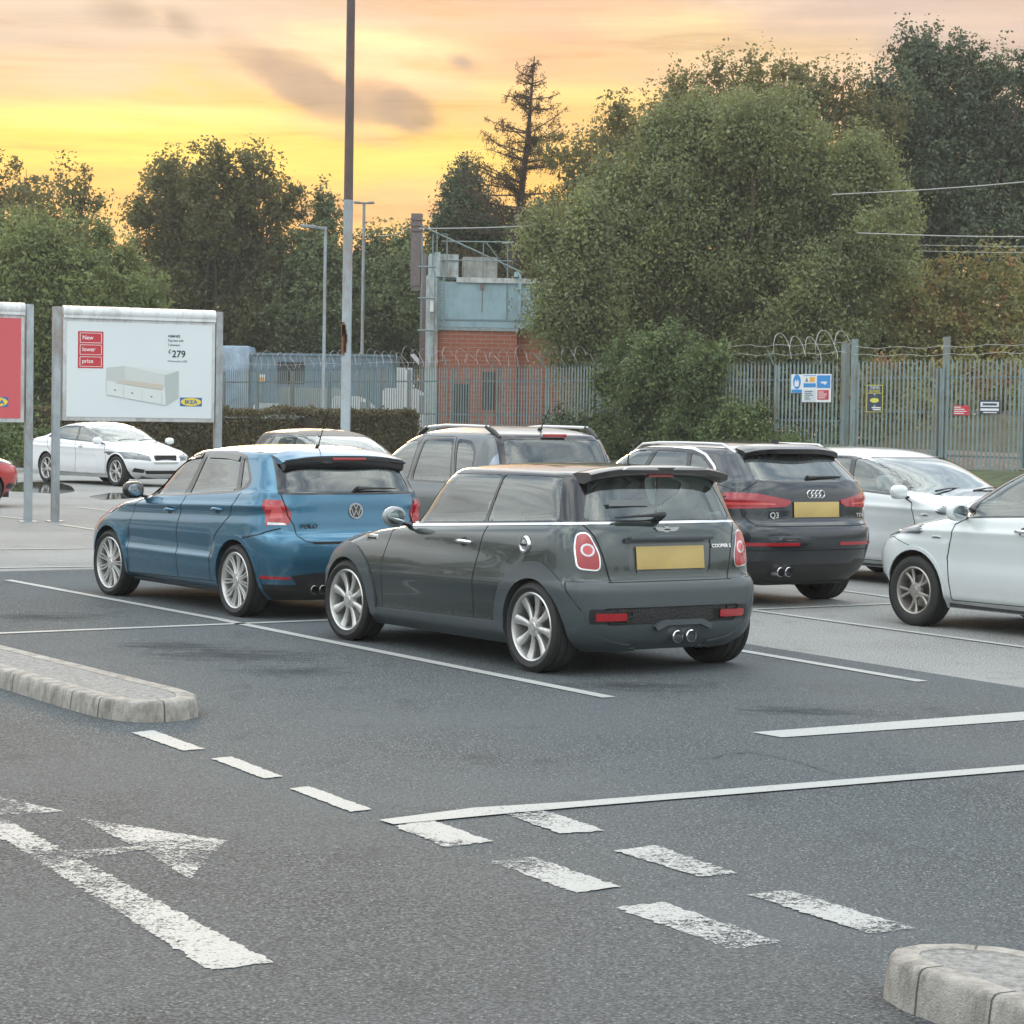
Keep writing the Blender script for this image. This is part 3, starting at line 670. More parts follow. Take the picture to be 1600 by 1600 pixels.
for P in ([(130, 455), (320, 530), (495, 510), (270, 432)], [(520, 400), (740, 482), (910, 470), (680, 395)], [(480, 585), (800, 700), (965, 678), (640, 568)], [(940, 545), (1250, 640), (1395, 628), (1090, 525)], [(945, 755), (1370, 910), (1550, 880), (1120, 735)]):
    worn_poly(P, 2.3529, 560, 1100)
worn_poly([(55, 987), (640, 1172), (865, 1150), (260, 965)], 3.0778, 1150, 1080)
for P in ([(512, 66), (715, 137), (798, 130), (600, 57)], [(825, 168), (1030, 246), (1105, 238), (905, 160)], [(1130, 285), (1370, 377), (1452, 366), (1210, 277)]): worn_poly(P, 2.5, 0, 1120, PW, 'lane_dash', jag=.006)
worn_poly([(-160, 335), (0, 405), (30, 410), (640, 740), (1070, 968), (820, 997), (0, 475), (-160, 370)], 2.5, 0, 1120, PWORN, 'road_arrow', jag=.012)
worn_poly([(300, 398), (885, 490), (740, 640), (560, 530)], 2.5, 0, 1120, PFAINT, 'road_arrow', jag=.01); worn_poly([(190, 535), (540, 513), (600, 520), (330, 562)], 2.5, 0, 1120, PWORN, 'road_arrow', z=.009, jag=.01)
worn_poly([(-120, 290), (0, 318), (250, 375), (-120, 396)], 2.5, 0, 1120, PFAINT, 'road_arrow', jag=.01)
# damp patch
pud, t, b = newmat('wet_asphalt'); b.inputs['Base Color'].default_value = (.03, .03, .03, 1); b.inputs['Roughness'].default_value = .06
pp = [(5, 757), (40, 753), (90, 754), (112, 760), (118, 768), (90, 772), (50, 769), (15, 768)]
sheet('puddle', [ground_pt(*p) for p in rnd([(float(x), float(y)) for x, y in pp], 6)], .005, pud)
sheet('puddle', [ground_pt(*p) for p in rnd([(138., 776.), (175., 770.), (215., 772.), (205., 779.), (160., 781.)], 4)], .005, pud)
# tarmac cracks and oil spots where cars stand
rg = random.Random(4)
def stainmat():
    mt, t, b = newmat('old_stain'); b.inputs['Base Color'].default_value = (.040, .043, .045, 1); b.inputs['Roughness'].default_value = .9; b.inputs['Specular IOR Level'].default_value = .1
    tcn = nd(t, 'ShaderNodeTexCoord'); gr = nd(t, 'ShaderNodeTexGradient', gradient_type='SPHERICAL'); mpn = nd(t, 'ShaderNodeMapping'); mpn.inputs['Location'].default_value = (-1, -1, 0); mpn.inputs['Scale'].default_value = (2, 2, 0); t.links.new(tcn.outputs['Generated'], mpn.inputs[0]); t.links.new(mpn.outputs[0], gr.inputs[0])
    n_ = noise(t, 7, 8, .75, vec=tcn.outputs['Object'], scl=(.45, 1.6, 1)); f = mth(t, 'MULTIPLY', mth(t, 'MULTIPLY', mth(t, 'SUBTRACT', mth(t, 'ADD', n_, mth(t, 'MULTIPLY', gr.outputs[0], .35)), .62, True), 4, True), .45)
    tr = nd(t, 'ShaderNodeBsdfTransparent'); mx = nd(t, 'ShaderNodeMixShader'); t.links.new(f, mx.inputs[0]); t.links.new(tr.outputs[0], mx.inputs[1]); t.links.new(b.outputs[0], mx.inputs[2]); t.links.new(mx.outputs[0], t.nodes['Material Output'].inputs[0]); return mt
STM = stainmat()
for k, (x, y, rx, ry) in enumerate([(360, 1025, 1.1, .8), (980, 1073, .9, .5), (60, 965, 1.0, .7), (270, 1010, .7, .6), (1250, 1112, .7, .4), (460, 1050, .6, .5), (600, 930, 1.4, .9), (900, 1000, 1.3, .9)]):
    c_ = ground_pt(x, y); sheet('oil_stain', [c_+Vector((math.cos(2*math.pi*i/20)*rx, math.sin(2*math.pi*i/20)*ry, 0)) for i in range(20)], .0055+.0002*k, STM)
def crack(pts, w=.006):
    P = [ground_pt(*p) for p in pts]; Q = []
    for a, b in zip(P[:-1], P[1:]):
        for k in range(12): Q.append(a.lerp(b, k/12)+Vector((rg.uniform(-.02, .02), rg.uniform(-.02, .02), 0)))
    Q.append(P[-1]); vs = []
    for i, p in enumerate(Q):
        d = (Q[min(i+1, len(Q)-1)]-Q[max(0, i-1)]).normalized(); n_ = Vector((-d.y, d.x, 0))*w*rg.uniform(.3, 1); vs += [p+n_+Vector((0, 0, .0095)), p-n_+Vector((0, 0, .0095))]
    o = meshobj('tarmac_crack', vs, [(2*i, 2*i+1, 2*i+3, 2*i+2) for i in range(len(Q)-1)], mat('crack', (.045, .048, .05), .9)); o['kind'] = 'structure'
crack([(1080, 1190), (1170, 1176), (1240, 1190), (1310, 1212)]);  
# kerbed islands
CONC = mat('kerb_concrete', (.37, .35, .315), .88, var=.28, vscale=14, bmp=.9, bscale=140, dirt=(.17, .16, .14)); INFILL = mat('island_infill', (.27, .265, .255), .9, var=.35, vscale=40, bmp=.8, bscale=90, dirt=(.12, .12, .11))
def inset(P, d):
    n = len(P); out = []; ar = sum(P[i].x*P[(i+1) % n].y-P[(i+1) % n].x*P[i].y for i in range(n)); sg = 1 if ar > 0 else -1
    for i in range(n):
        e0 = (P[i]-P[i-1]).normalized(); e1 = (P[(i+1) % n]-P[i]).normalized(); n0 = Vector((-e0.y, e0.x, 0))*sg; n1_ = Vector((-e1.y, e1.x, 0))*sg
        b = (n0+n1_); b = b/max(.5, b.length**2)*2 if b.length > 0 else n0; out.append(P[i]+b*.5*d*(2/ max(1.0, 1)) if False else P[i]+(n0+n1_).normalized()*d/max(.5, (n0+n1_).normalized().dot(n0)))
    return out
def dens(P, step=.12):
    out = []
    for i in range(len(P)):
        a, b = P[i], P[(i+1) % len(P)]; k = max(1, int((b-a).length/step))
        for j in range(k): out.append(a.lerp(b, j/k))
    return out
def island(P, h, joints, w=.135):
    P = [Vector((p.x, p.y, 0)) for p in P]; rings = []
    for d, z in ((0, 0), (.006, h*.55), (.013, h*.88), (.024, h*.975), (.040, h), (w, h), (w+.004, h-.01)): rings.append([Vector((q.x, q.y, z)) for q in (inset(P, d) if d else P)])
    n = len(P); vs = [v for r in rings for v in r]; k = len(rings); fs = [(i*n+j, i*n+(j+1) % n, (i+1)*n+(j+1) % n, (i+1)*n+j) for i in range(k-1) for j in range(n)]
    m_ = MB(); m_.add(vs, fs); o = m_.build('kerb', CONC, autosm=45); o['kind'] = 'structure'
    ip = inset(P, w+.003); o = sheet('island_infill', ip, h-.004, INFILL)
    # joints between the stones
    jm = MB()
    for (p, d) in joints:
        i = min(range(n), key=lambda q: (P[q]-Vector((p.x, p.y, 0))).length); e = (P[(i+1) % n]-P[i-1]).normalized()*.0035
        col_ = [Vector(r[i])+Vector((0, 0, .001)) for r in rings[:6]]; out = (P[i]-Vector(rings[5][i]).xy.to_3d()).normalized()*.0015
        vs = []
        for q in col_: vs += [q-e+out, q+e+out]
        jm.add(vs, [(2*a_, 2*a_+1, 2*a_+3, 2*a_+2) for a_ in range(5)])
    o = jm.build('kerb_joint', mat('joint_dark', (.08, .075, .07), .9), recalc=False); o['kind'] = 'structure'
h1 = .13
P1 = [Vector((x, y, 0)) for x, y in ((-7.3, 21.3), (-3.13, 14.53), (-2.51, 13.53), (-2.30, 13.22), (-2.15, 13.08), (-2.03, 13.03), (-1.90, 13.06), (-1.80, 13.15), (-1.75, 13.30), (-1.77, 13.48), (-1.86, 13.68), (-2.96, 15.35), (-7.6, 22.5))]
P1 = dens(P1, .10); island(P1, .115, [(ground_pt(*p), 0) for p in [(109, 1110), (150, 1121), (265, 1129), (20, 1082)]], w=.125)
P2 = [Vector((x, y, 0)) for x, y in ((2.35, 4.6), (1.47, 6.33), (1.23, 6.79), (1.165, 6.92), (1.135, 7.05), (1.165, 7.15), (1.26, 7.22), (1.38, 7.24), (1.52, 7.20), (1.66, 7.08), (3.4, 5.2))]
P2 = dens(P2, .05); island(P2, .14, [(ground_pt(*p), 0) for p in [(1420, 1586), (1540, 1632)]]+[(Vector((1.42, 7.23, 0)), 0)], w=.10)
# ------------------------------------------------------------------ verge, far ground
FA = Vector((12.9, 56.9, 0)); FL_ = Vector((-.562, .827, 0)); FN_ = Vector((.827, .562, 0))      # fence line, its direction, its far side
def fence_at(pxx):       # distance along the fence where picture column pxx meets it
    k = (pxx-800)/CF; return (FA.x-k*FA.y)/(k*FL_.y-FL_.x)
def strip3(name, prof, t0, t1, mt, n=60, wob=0):
    rgx = random.Random(3); vs = []
    for i in range(n+1):
        for d, z in prof: p = FA+FL_*(t0+(t1-t0)*i/n)+FN_*d; vs.append(p+Vector((0, 0, z+(rgx.uniform(-wob, wob) if z > .2 else 0))))
    k = len(prof); fs = [(i*k+j, i*k+j+1, (i+1)*k+j+1, (i+1)*k+j) for i in range(n) for j in range(k-1)]
    o = meshobj(name, vs, fs, mt, smooth=True); o['kind'] = 'structure'; return o
strip3('verge', [(-3.0, .005), (-2.9, .12), (-2.0, .18), (-.6, .45), (2, .5), (60, .5)], -50, 95, GRASS, wob=.04)
strip3('embankment', [(6.0, .45), (9, .9), (12, 1.6), (15, 2.2), (40, 2.4)], -50, 16, mat('earth', (.085, .080, .042), .95, var=.4, vscale=1.2, bmp=.8, bscale=6), n=70, wob=.25)
strip3('ballast', [(1.2, .52), (2.0, .85), (4.5, .90), (5.2, .6)], -50, 40, mat('ballast', (.19, .15, .12), .95, var=.5, vscale=9, bmp=1, bscale=14), n=70, wob=.02)
# ------------------------------------------------------------------ palisade fence
GALV = mat('galvanised', (.20, .265, .27), .55, metal=.2, var=.18, vscale=3, dirt=(.20, .18, .15)); GALVD = mat('galvanised_dark', (.20, .23, .235), .6, metal=.2, var=.2, vscale=3)
ZB, ZT = .5, 3.30
fang = math.atan2(FL_.y, FL_.x)
def pale_mb(mb, t, z0, z1, d=0, fork=True):
    p = FA+FL_*t; M_ = Matrix.Translation((p.x, p.y, 0)) @ Matrix.Rotation(fang, 4, 'Z'); w = .036 if t < 20 else .030
    zz_ = [z0, z1-.30, z1-.12]
    vs = []
    for z in zz_:
        for x, y in ((-w, .0+d), (-w*.35, .018+d), (w*.35, .018+d), (w, 0+d)): vs.append(M_ @ Vector((x, y, z)))
    fs = [(i*4+j, i*4+j+1, (i+1)*4+j+1, (i+1)*4+j) for i in range(2) for j in range(3)]; b = len(vs)
    if fork:
        for sx_ in (-1, 1): vs += [M_ @ Vector((0, .018+d, z1-.12)), M_ @ Vector((w*sx_*1.0, d, z1-.12)), M_ @ Vector((w*sx_*1.25, d+.05, z1+.02))]; fs.append((b, b+1, b+2)); b += 3
        vs += [M_ @ Vector((-w*.4, .018+d, z1-.12)), M_ @ Vector((w*.4, .018+d, z1-.12)), M_ @ Vector((0, .0+d, z1+.05))]; fs.append((b, b+1, b+2))
    else:
        vs += [M_ @ Vector((0, d+.01, z1))]; fs += [(8, 9, b), (9, 10, b), (10, 11, b)]
    mb.add(vs, fs)
def rail_mb(mb, t0, t1, z, h=.05, d=-.03, th=.05):
    p = FA+FL_*t0; M_ = Matrix.Translation((p.x, p.y, 0)) @ Matrix.Rotation(fang, 4, 'Z'); mb.box(0, t1-t0, d-th, d, z-h/2, z+h/2, M_)
def post_mb(mb, t, z1, w=.10, d=-.03, crank=False):
    p = FA+FL_*t; M_ = Matrix.Translation((p.x, p.y, 0)) @ Matrix.Rotation(fang, 4, 'Z'); mb.box(-w/2, w/2, d-w-.05, d-.05, 0, z1, M_)
    if crank: mb.tube([M_ @ Vector((0, d, z1)), M_ @ Vector((0, d+.25, z1+.4))], .02, 5)
def fence_bay(root, t0, t1, z1=ZT, z0=ZB, fork=True, rails=(.62, 1.68, 2.78), n=None, mt=None):
    mb = MB(); k = max(1, int(round((t1-t0)/.155)))
    for i in range(k): pale_mb(mb, t0+(t1-t0)*(i+.5)/k, z0+.03, z1, fork=fork)
    mb.build('pale_panel', mt or GALV, root, autosm=None, recalc=False)
    for z in rails: r_ = MB(); rail_mb(r_, t0, t1, z); r_.build('rail', GALVD, root, autosm=None)
tg1, tg2, tg3, tg4 = fence_at(1311), fence_at(1324), fence_at(1462), fence_at(1597)
fr = empty('palisade_fence', FA+FL_*fence_at(1130)); tag(fr, 'grey steel palisade fence running left from the gates behind the cars and under the ivy', 'fence')
fr.matrix_world = Matrix.Translation((0, 0, 0)); fr.location = (0, 0, 0)
t = tg1+.05; i = 0
while t < 62:
    pm_ = MB(); post_mb(pm_, t, ZT-.12 if i else 3.75, w=.10 if i else .17, crank=i > 0); pm_.build('post', GALV, fr, autosm=None)
    fence_bay(fr, t+.06, t+2.72); t += 2.75; i += 1
for nm, (a, b), lab in (('left', (tg3, tg2), 'left leaf of the palisade gate, with the dark yellow warning board'), ('right', (tg4, tg3), 'right leaf of the palisade gate, with a red and a blue notice')):
    g = empty('palisade_gate'); tag(g, lab, 'gate', 'palisade gate leaves')
    fence_bay(g, a+.10, b-.10, z1=ZT, fork=False, rails=(.85, 1.95, 2.82))
    for tt in (a+.08, b-.08):
        q = MB(); p = FA+FL_*tt; M_ = Matrix.Translation((p.x, p.y, 0)) @ Matrix.Rotation(fang, 4, 'Z'); q.box(-.04, .04, -.09, -.01, .6, 3.05 if nm == 'right' or tt == b-.08 else 3.05, M_); q.build('gate_frame', GALV, g, autosm=None)
for tt, lab in ((tg2, 'thick galvanised post at the hinge side of the left gate leaf'), (tg3-.12, 'galvanised post standing where the two gate leaves meet'), (tg4-.1, 'galvanised post at the far right end of the gates')):
    q = MB(); post_mb(q, tt, 3.85, w=.13); q.cur = 1; p = FA+FL_*tt; M_ = Matrix.Translation((p.x, p.y, 0)) @ Matrix.Rotation(fang, 4, 'Z'); q.box(-.08, .08, -.11, -.03, 2.3, 2.36, M_)
    tag(q.build('gate_post', [GALV, mat('rust', (.18, .08, .04), .8)], autosm=None), lab, 'post')
fr2 = empty('palisade_fence'); tag(fr2, 'short end of palisade fence right of the gates at the picture edge', 'fence'); fence_bay(fr2, tg4-6, tg4-.25)
# razor and barbed wire
WIRE = mat('razor_wire', (.42, .42, .42), .4, metal=.7)
def coil(name, lab, t0, t1, r, zc, pitch, jit, seed, rr=.009):
    rg = random.Random(seed); mb = MB(); pts = []; n = int((t1-t0)/pitch*18); ph = 0
    for i in range(n+1):
        u = i/n; t = t0+(t1-t0)*u; a = 2*math.pi*i/18; k = int(i/18); rg2 = random.Random(seed*99+k); r_ = r*(1+rg2.uniform(-jit, jit)); dx = rg2.uniform(-jit, jit)*.3
        p = FA+FL_*(t+dx+.18*math.sin(a+1))+FN_*(r_*math.cos(a)*.75); pts.append(p+Vector((0, 0, zc+r_*math.sin(a)+rg2.uniform(-jit, jit)*.08)))
    # smooth
    q = [pts[max(0, i-1)].lerp(pts[min(n, i+1)], .5).lerp(pts[i], .5) for i in range(n+1)]
    mb.tube(q, rr, 4); return tag(mb.build(name, WIRE, autosm=None), lab, 'razor wire')
coil('razor_wire', 'coils of razor wire along the top of the fence behind the hedge and lamp post', fence_at(700), fence_at(335), .30, 3.60, .50, .35, 3, .006)
coil('razor_wire', 'loose loops of razor wire on the fence just left of the gates', fence_at(1318), fence_at(1205), .36, 3.68, .62, .5, 8, .009)
coil('razor_wire', 'sparse thin razor wire in front of the brick building', fence_at(905), fence_at(705), .26, 3.55, .60, .5, 5, .006)
for k, (a, b, z) in enumerate([(fence_at(1318), fence_at(1130), 3.50), (fence_at(1318), fence_at(1130), 3.75), (fence_at(700), fence_at(330), 3.45), (fence_at(1600), fence_at(1330), 3.62), (fence_at(1600), fence_at(1330), 3.42)]):
    mb = MB(); pts = [FA+FL_*(a+(b-a)*i/14)+Vector((0, 0, z+.03*math.sin(i*1.7+k)-.03*math.sin(math.pi*i/14))) for i in range(15)]; mb.tube(pts, .006, 4)
    tag(mb.build('barbed_wire', WIRE, autosm=None), ['lower barbed strand above the fence left of the gates', 'upper barbed strand above the fence left of the gates', 'barbed strand above the fence behind the hedge', 'upper barbed strand above the gates', 'lower barbed strand above the gates'][k], 'wire')
# notices on the fence: picture boxes (px) laid on the fence plane
def fence_uv(x, y):
    t = fence_at(x); p = FA+FL_*t; D = p.y; q = at_depth(x, y, D); return t, q.z
def panel(root, nm, x0, y0, x1, y1, mt, d=.03, th=.006, r=0):
    ta, za = fence_uv(x0, y0); tb, zb = fence_uv(x1, y1); mb = MB(); M_ = Matrix.Translation((FA.x, FA.y, 0)) @ Matrix.Rotation(fang, 4, 'Z')
    # towards the camera is local +y
    mb.box(min(ta, tb), max(ta, tb), d, d+th, min(za, zb), max(za, zb), M_); return mb.build(nm, mt, root, autosm=None)
def fence_text(root, s, x, y, hpx, mt, d, sx=1.0, align='CENTER'):
    t, z = fence_uv(x, y); D = (FA+FL_*t).y; size = hpx/(CF/D)*1.4
    M_ = Matrix.Translation((FA.x, FA.y, 0)) @ Matrix.Rotation(fang, 4, 'Z') @ Matrix.Translation((t, d, z)) @ Matrix(((-1, 0, 0, 0), (0, 0, 1, 0), (0, 1, 0, 0), (0, 0, 0, 1)))
    return textmesh('lettering', s, size, mt, root, M_, align=align, sx=sx, bold=.0, extr=.001)
SB = mat('sign_blue', (.03, .25, .60), .4); SW = mat('sign_white', (.72, .75, .76), .4); SR = mat('sign_red', (.55, .04, .06), .4); SY = mat('sign_amber', (.75, .38, .05), .4); SN = mat('sign_navy', (.03, .045, .08), .4); SYG = mat('sign_yellow', (.65, .62, .10), .4); SK = mat('sign_black', (.02, .02, .02), .5)
s1 = empty('notice_board'); tag(s1, 'blue and white railway notice boards with five panels on the fence left of the gates', 'sign')
panel(s1, 'board', 1234, 585, 1252, 614, SW, .03); panel(s1, 'notice', 1235, 608.5, 1251, 613.5, SB, .038)
mb = MB(); t_, z_ = fence_uv(1243, 596.5); M_ = Matrix.Translation((FA.x, FA.y, 0)) @ Matrix.Rotation(fang, 4, 'Z'); mb.prism(circ(t_, z_, .155, 28, r2=.195), .037, .042, 'xz', M_); mb.build('notice', SB, s1)
mb = MB(); mb.prism([(t_-.08, z_-.13), (t_+.08, z_-.13), (t_+.09, z_-.02), (t_+.05, z_+.05), (t_+.025, z_+.06), (t_+.02, z_), (t_-.02, z_), (t_-.025, z_+.06), (t_-.05, z_+.05), (t_-.09, z_-.02)], .043, .046, 'xz', M_); mb.build('vest_symbol', SW, s1)
panel(s1, 'board', 1251.5, 584.5, 1296.5, 628.5, SW, .032); panel(s1, 'notice', 1253.5, 587, 1272.5, 598, SW, .039)
for x0, y0, x1, y1, mt_ in [(1253.5, 586.5, 1272.5, 587.6, SB), (1253.5, 599, 1272.5, 605, SB), (1274.5, 586.5, 1295, 606, SB), (1263, 589, 1271, 597, SY), (1254, 608.5, 1272, 627, mat('sign_pale', (.55, .62, .66), .4)), (1275.5, 609.5, 1293, 624.5, SR)]: panel(s1, 'notice', x0, y0, x1, y1, mt_, .040)
t0_, z0_ = fence_uv(1258.5, 593); mb = MB(); mb.prism([(t0_-.06, z0_-.06), (t0_+.06, z0_-.06), (t0_, z0_+.06)], .041, .045, 'xz', M_); mb.build('warning_triangle', SK, s1)
t0_, z0_ = fence_uv(1285, 598); mb = MB(); mb.prism([(t0_+.13, z0_+.03), (t0_-.13, z0_+.03), (t0_-.14, z0_+.0), (t0_-.05, z0_-.06), (t0_-.02, z0_-.02), (t0_+.08, z0_-.02)], .047, .049, 'xz', M_); mb.build('emblem', SW, s1)
for k in range(5): panel(s1, 'lettering', 1256, 611+k*3, 1256+[12, 10, 13, 7, 9][k], 611.9+k*3, SK, .047)
for k in range(4): panel(s1, 'lettering', 1277.5, 612+k*3, 1277.5+[8, 13, 12, 10][k], 613.2+k*3, SW, .047)
s2 = empty('notice_board'); tag(s2, 'dark warning board with THIEVES BEWARE in yellow on the left gate leaf', 'sign')
panel(s2, 'board', 1352.5, 601.5, 1377.5, 644, SN, .03); panel(s2, 'notice', 1354, 603, 1376, 643, SN, .038)
for x0, y0, x1, y1 in ((1352.5, 601.5, 1377.5, 602.5), (1352.5, 643, 1377.5, 644), (1352.5, 601.5, 1353.3, 644), (1376.7, 601.5, 1377.5, 644)): panel(s2, 'frame', x0, y0, x1, y1, SYG, .040)
panel(s2, 'stripe', 1354.5, 613.8, 1375.5, 614.8, SYG, .045)
fence_text(s2, 'THIEVES', 1365, 607.8, 4.6, SW, .048, .95); fence_text(s2, 'BEWARE', 1365, 613.2, 4.6, SYG, .048, 1.0)
t_, z_ = fence_uv(1365, 625.5); mb = MB(); mb.prism(circ(t_, z_, .17, 28, r2=.062), .047, .050, 'xz', M_); mb.build('oval_band', SYG, s2)
mb = MB()
for a in (0, 90, 180, 270): mb.prism(circ(t_+.13*math.cos(R(a)), z_+.15*math.sin(R(a)), .035, 12), .044, .046, 'xz', M_)
mb.build('emblem', mat('sign_grey', (.3, .33, .36), .4), s2)
for k in range(2): panel(s2, 'lettering', 1361+k*2, 636+k*3, 1375, 638+k*3, SW, .047)
s3 = tag(panel(None, 'notice_board', 1488, 633.5, 1512, 649, SR, .03), 'small red notice with white lines on the right gate leaf', 'sign')
for k in range(4):
    o = panel(s3, 'lettering', 1489.5, 635.5+k*3.2, 1489.5+[10, 16, 19, 15][k], 637+k*3.2, SW, .038)
s4 = tag(panel(None, 'notice_board', 1529, 625, 1560.5, 647, SN, .03), 'blue-bordered white notice at the right of the right gate leaf', 'sign')
panel(s4, 'notice', 1530.5, 628, 1559, 636, SW, .038); panel(s4, 'notice', 1530.5, 638, 1559, 642, SW, .038); fence_text(s4, 'DANGER', 1545, 635.3, 4.6, SN, .046, 1.3) if False else panel(s4, 'lettering', 1534, 630, 1556, 633.5, SN, .046)
panel(s4, 'lettering', 1535, 643.6, 1556, 645.4, SW, .038)
def gaps(sk, view, pts, w=.012, sgn=0):
    for q in strips(pts, w): sk.cut(view, q, 'gap', sgn)
def body_part(car, sk, pm, extra=(), name='body'):
    o = sk.part(name, ['', 'gap'], [pm, GAP()], car, matof={'gap': 1})
    return o
def disp_y(fn):
    def d(Gk):
        Gk = Gk.copy(); sg = np.sign(Gk[:, 1]); w = np.clip((np.abs(Gk[:, 1])-.45)/.25, 0, 1); Gk[:, 1] += sg*w*fn(Gk[:, 0], Gk[:, 2]); return Gk
    return d
def gs(x, c, s): return np.exp(-((x-c)/s)**2)
# ---------------------------------------------------------------- small three-door hatch, dark grey-green
def car_mini():
    rows = [(.17, -.40, 3.08, .70, .30, 2.6, .5, 2.4), (.24, -.46, 3.14, .755, .33, 3.6, .55, 2.4), (.32, -.49, 3.18, .785, .33, 3.6, .6, 2.4), (.45, -.505, 3.20, .80, .33, 3.6, .62, 2.4), (.57, -.50, 3.19, .802, .33, 3.6, .62, 2.4),
            (.615, -.482, 3.17, .80, .33, 3.6, .62, 2.4), (.64, -.458, 3.15, .797, .33, 3.6, .62, 2.4), (.76, -.445, 3.09, .795, .33, 3.6, .64, 2.4), (.85, -.432, 3.02, .790, .33, 3.6, .66, 2.3), (.92, -.415, 2.86, .778, .33, 3.6, .70, 2.3), (.97, -.40, 2.60, .762, .33, 3.6, .66, 2.3),
            (1.0, -.385, 2.25, .745, .32, 3.6, .56, 2.3), (1.02, -.372, 1.97, .725, .31, 3.6, .46, 2.4), (1.05, -.36, 1.88, .712, .30, 3.6, .44, 2.6), (1.15, -.318, 1.74, .688, .29, 3.5, .42, 2.7), (1.25, -.272, 1.60, .662, .28, 3.4, .40, 2.8), (1.315, -.238, 1.50, .638, .28, 3.4, .40, 2.8), (1.345, -.215, 1.43, .612, .28, 3.4, .40, 2.8)]
    def f(x, z): return .012*gs(z, .60, .10)-.012*gs(z, .80, .07)*np.clip((x-.1), 0, 1)+.018*gs(z, .25, .05)*((x > .3) & (x < 2.1))
    sk = Skin(rows, .055, wedge=(-.05, -.4, 1.0), arch=.012, bulge=.035, disp=disp_y(f))
    car = empty('hatchback')
    tag(car, 'small dark grey three-door hatchback with black roof, nearest car in the middle of the lot', 'car')
    pm = paint('paint_dark_grey', (.042, .057, .056), metal=.5, rough=.2); rl = paint('roof_black', (.020, .018, .018), metal=.1); cl = mat('grey_cladding', (.055, .070, .075), .42, coat=.3)
    bz = lambda x: 1.022-.052*(x+.4)
    for c_, r_ in ((0, .335), (2.467, .335)):
        sk.cut('S0', circ(c_, .30, r_, 36), 'hole')
        sk.cut('S0', circ(c_, .30, .445, 40, r2=.45), 'clad')
    sk.cut('S0', [(.30, .15), (2.2, .15), (2.2, .285), (.30, .315)], 'clad')
    # chrome belt line
    sk.cut('A', [(-.8, bz(-.8)-.010), (1.86, bz(1.86)-.010), (1.86, bz(1.86)+.006), (-.8, bz(-.8)+.006)], 'chrome')
    # glass
    sk.cut('S', rnd([(.60, 1.315), (1.355, 1.30), (1.66, bz(1.66)+.025), (.705, bz(.705)+.022)], .03), 'win1')
    sk.cut('S', rnd([(-.085, 1.318), (.575, 1.315), (.67, bz(.67)+.022), (-.165, bz(-.165)+.022)], .035), 'win2')
    sk.cut('R', rnd([(-.49, 1.325), (.49, 1.325), (.60, 1.035), (-.60, 1.035)], .05), 'rwin')
    sk.cut('F', rnd([(-.53, 1.31), (.53, 1.31), (.64, .955), (-.64, .955)], .06), 'screen')
    sk.cut('A', [(-.9, 1.333), (3, 1.333), (3, 1.7), (-.9, 1.7)], 'roof')
    sk.cut('A', [(-.9, bz(-.9)+.006), (1.86, bz(1.86)+.006), (1.75, 1.34), (-.9, 1.34)], 'frame')
    # shut lines
    hat = [(.62, 1.02), (.56, .93), (.52, .80), (.49, .68), (.475, .625)]
    gaps(sk, 'R', hat); gaps(sk, 'R', [(-a, b) for a, b in hat]); gaps(sk, 'R', [(-.50, .627), (.50, .627)], .010)
    gaps(sk, 'S', [(-.6, .632), (-.33, .632), (-.42, .45)], .007)
    gaps(sk, 'S', [(.615, bz(.6)), (.70, .60), (.705, .31)]); gaps(sk, 'S', [(1.93, .30), (1.93, .60), (1.87, .86), (1.80, bz(1.8))])
    gaps(sk, 'S', [(2.10, .90), (1.95, .90), (1.93, .86)], .006); gaps(sk, 'T', [(2.05, .66), (2.7, .63), (3.0, .5)], .007); gaps(sk, 'T', [(2.05, -.66), (2.7, -.63), (3.0, -.5)], .007)
    # lamps on the rear corners
    lamp = rnd([(.600, .957), (.668, .950), (.695, .86), (.690, .715), (.545, .70), (.54, .80)], .04, 5)
    inner = rnd([(.603, .948), (.663, .942), (.687, .857), (.682, .724), (.553, .709), (.549, .80)], .036, 5)
    for s_ in (1, -1):
        m_ = lambda P: [(a*s_, b) for a, b in P]
        sk.cut('R0', m_(circ(.618, .84, .030, 20)), 'lcore', s_); sk.cut('R0', m_(circ(.618, .84, .042, 24)), 'lring', s_)
        sk.cut('R0', m_(inner), 'lred', s_); sk.cut('R0', m_(lamp), 'lchr', s_)
        sk.cut('R', m_(rnd([(.38, .375), (.60, .375), (.60, .425), (.38, .425)], .012)), 'fog', s_)
    sk.cut('R', rnd([(-.52, .345), (.52, .345), (.55, .46), (-.55, .46)], .03), 'grille')
    for s_ in (1, -1): sk.cut('F0', circ(.56*s_, .70, .11, 24, r2=.12), 'head', s_)
    for s_ in (1, -1): sk.cut('R', rnd([(.34*s_, .355), (.64*s_, .355), (.64*s_, .455), (.34*s_, .455)], .02), 'fogframe')
    sk.cut('R', rnd([(-.345, .92), (.345, .92), (.35, .885), (.325, .70), (.29, .682), (-.29, .682), (-.325, .70), (-.35, .885)], .03), 'recess')
    sk.cut('R', [(-.468, .634), (.468, .634), (.484, .68), (.514, .80), (.553, .93), (.61, 1.006), (-.61, 1.006), (-.553, .93), (-.514, .80), (-.484, .68)], 'hatch')
    sk.cut('A', [(-.9, .1), (-.05, .1), (-.33, .628), (-.9, .628)], 'bump')
    for sg in (1, -1):
        pass
    sk.cut('S', [(.72, .29), (1.92, .28), (1.92, .60), (1.865, .85), (1.79, bz(1.79)-.01), (.625, bz(.62)-.01), (.69, .60), (.695, .31)], 'door')
    body_part(car, sk, pm)
    rf = sk.part('roof', ['roof'], rl, car)
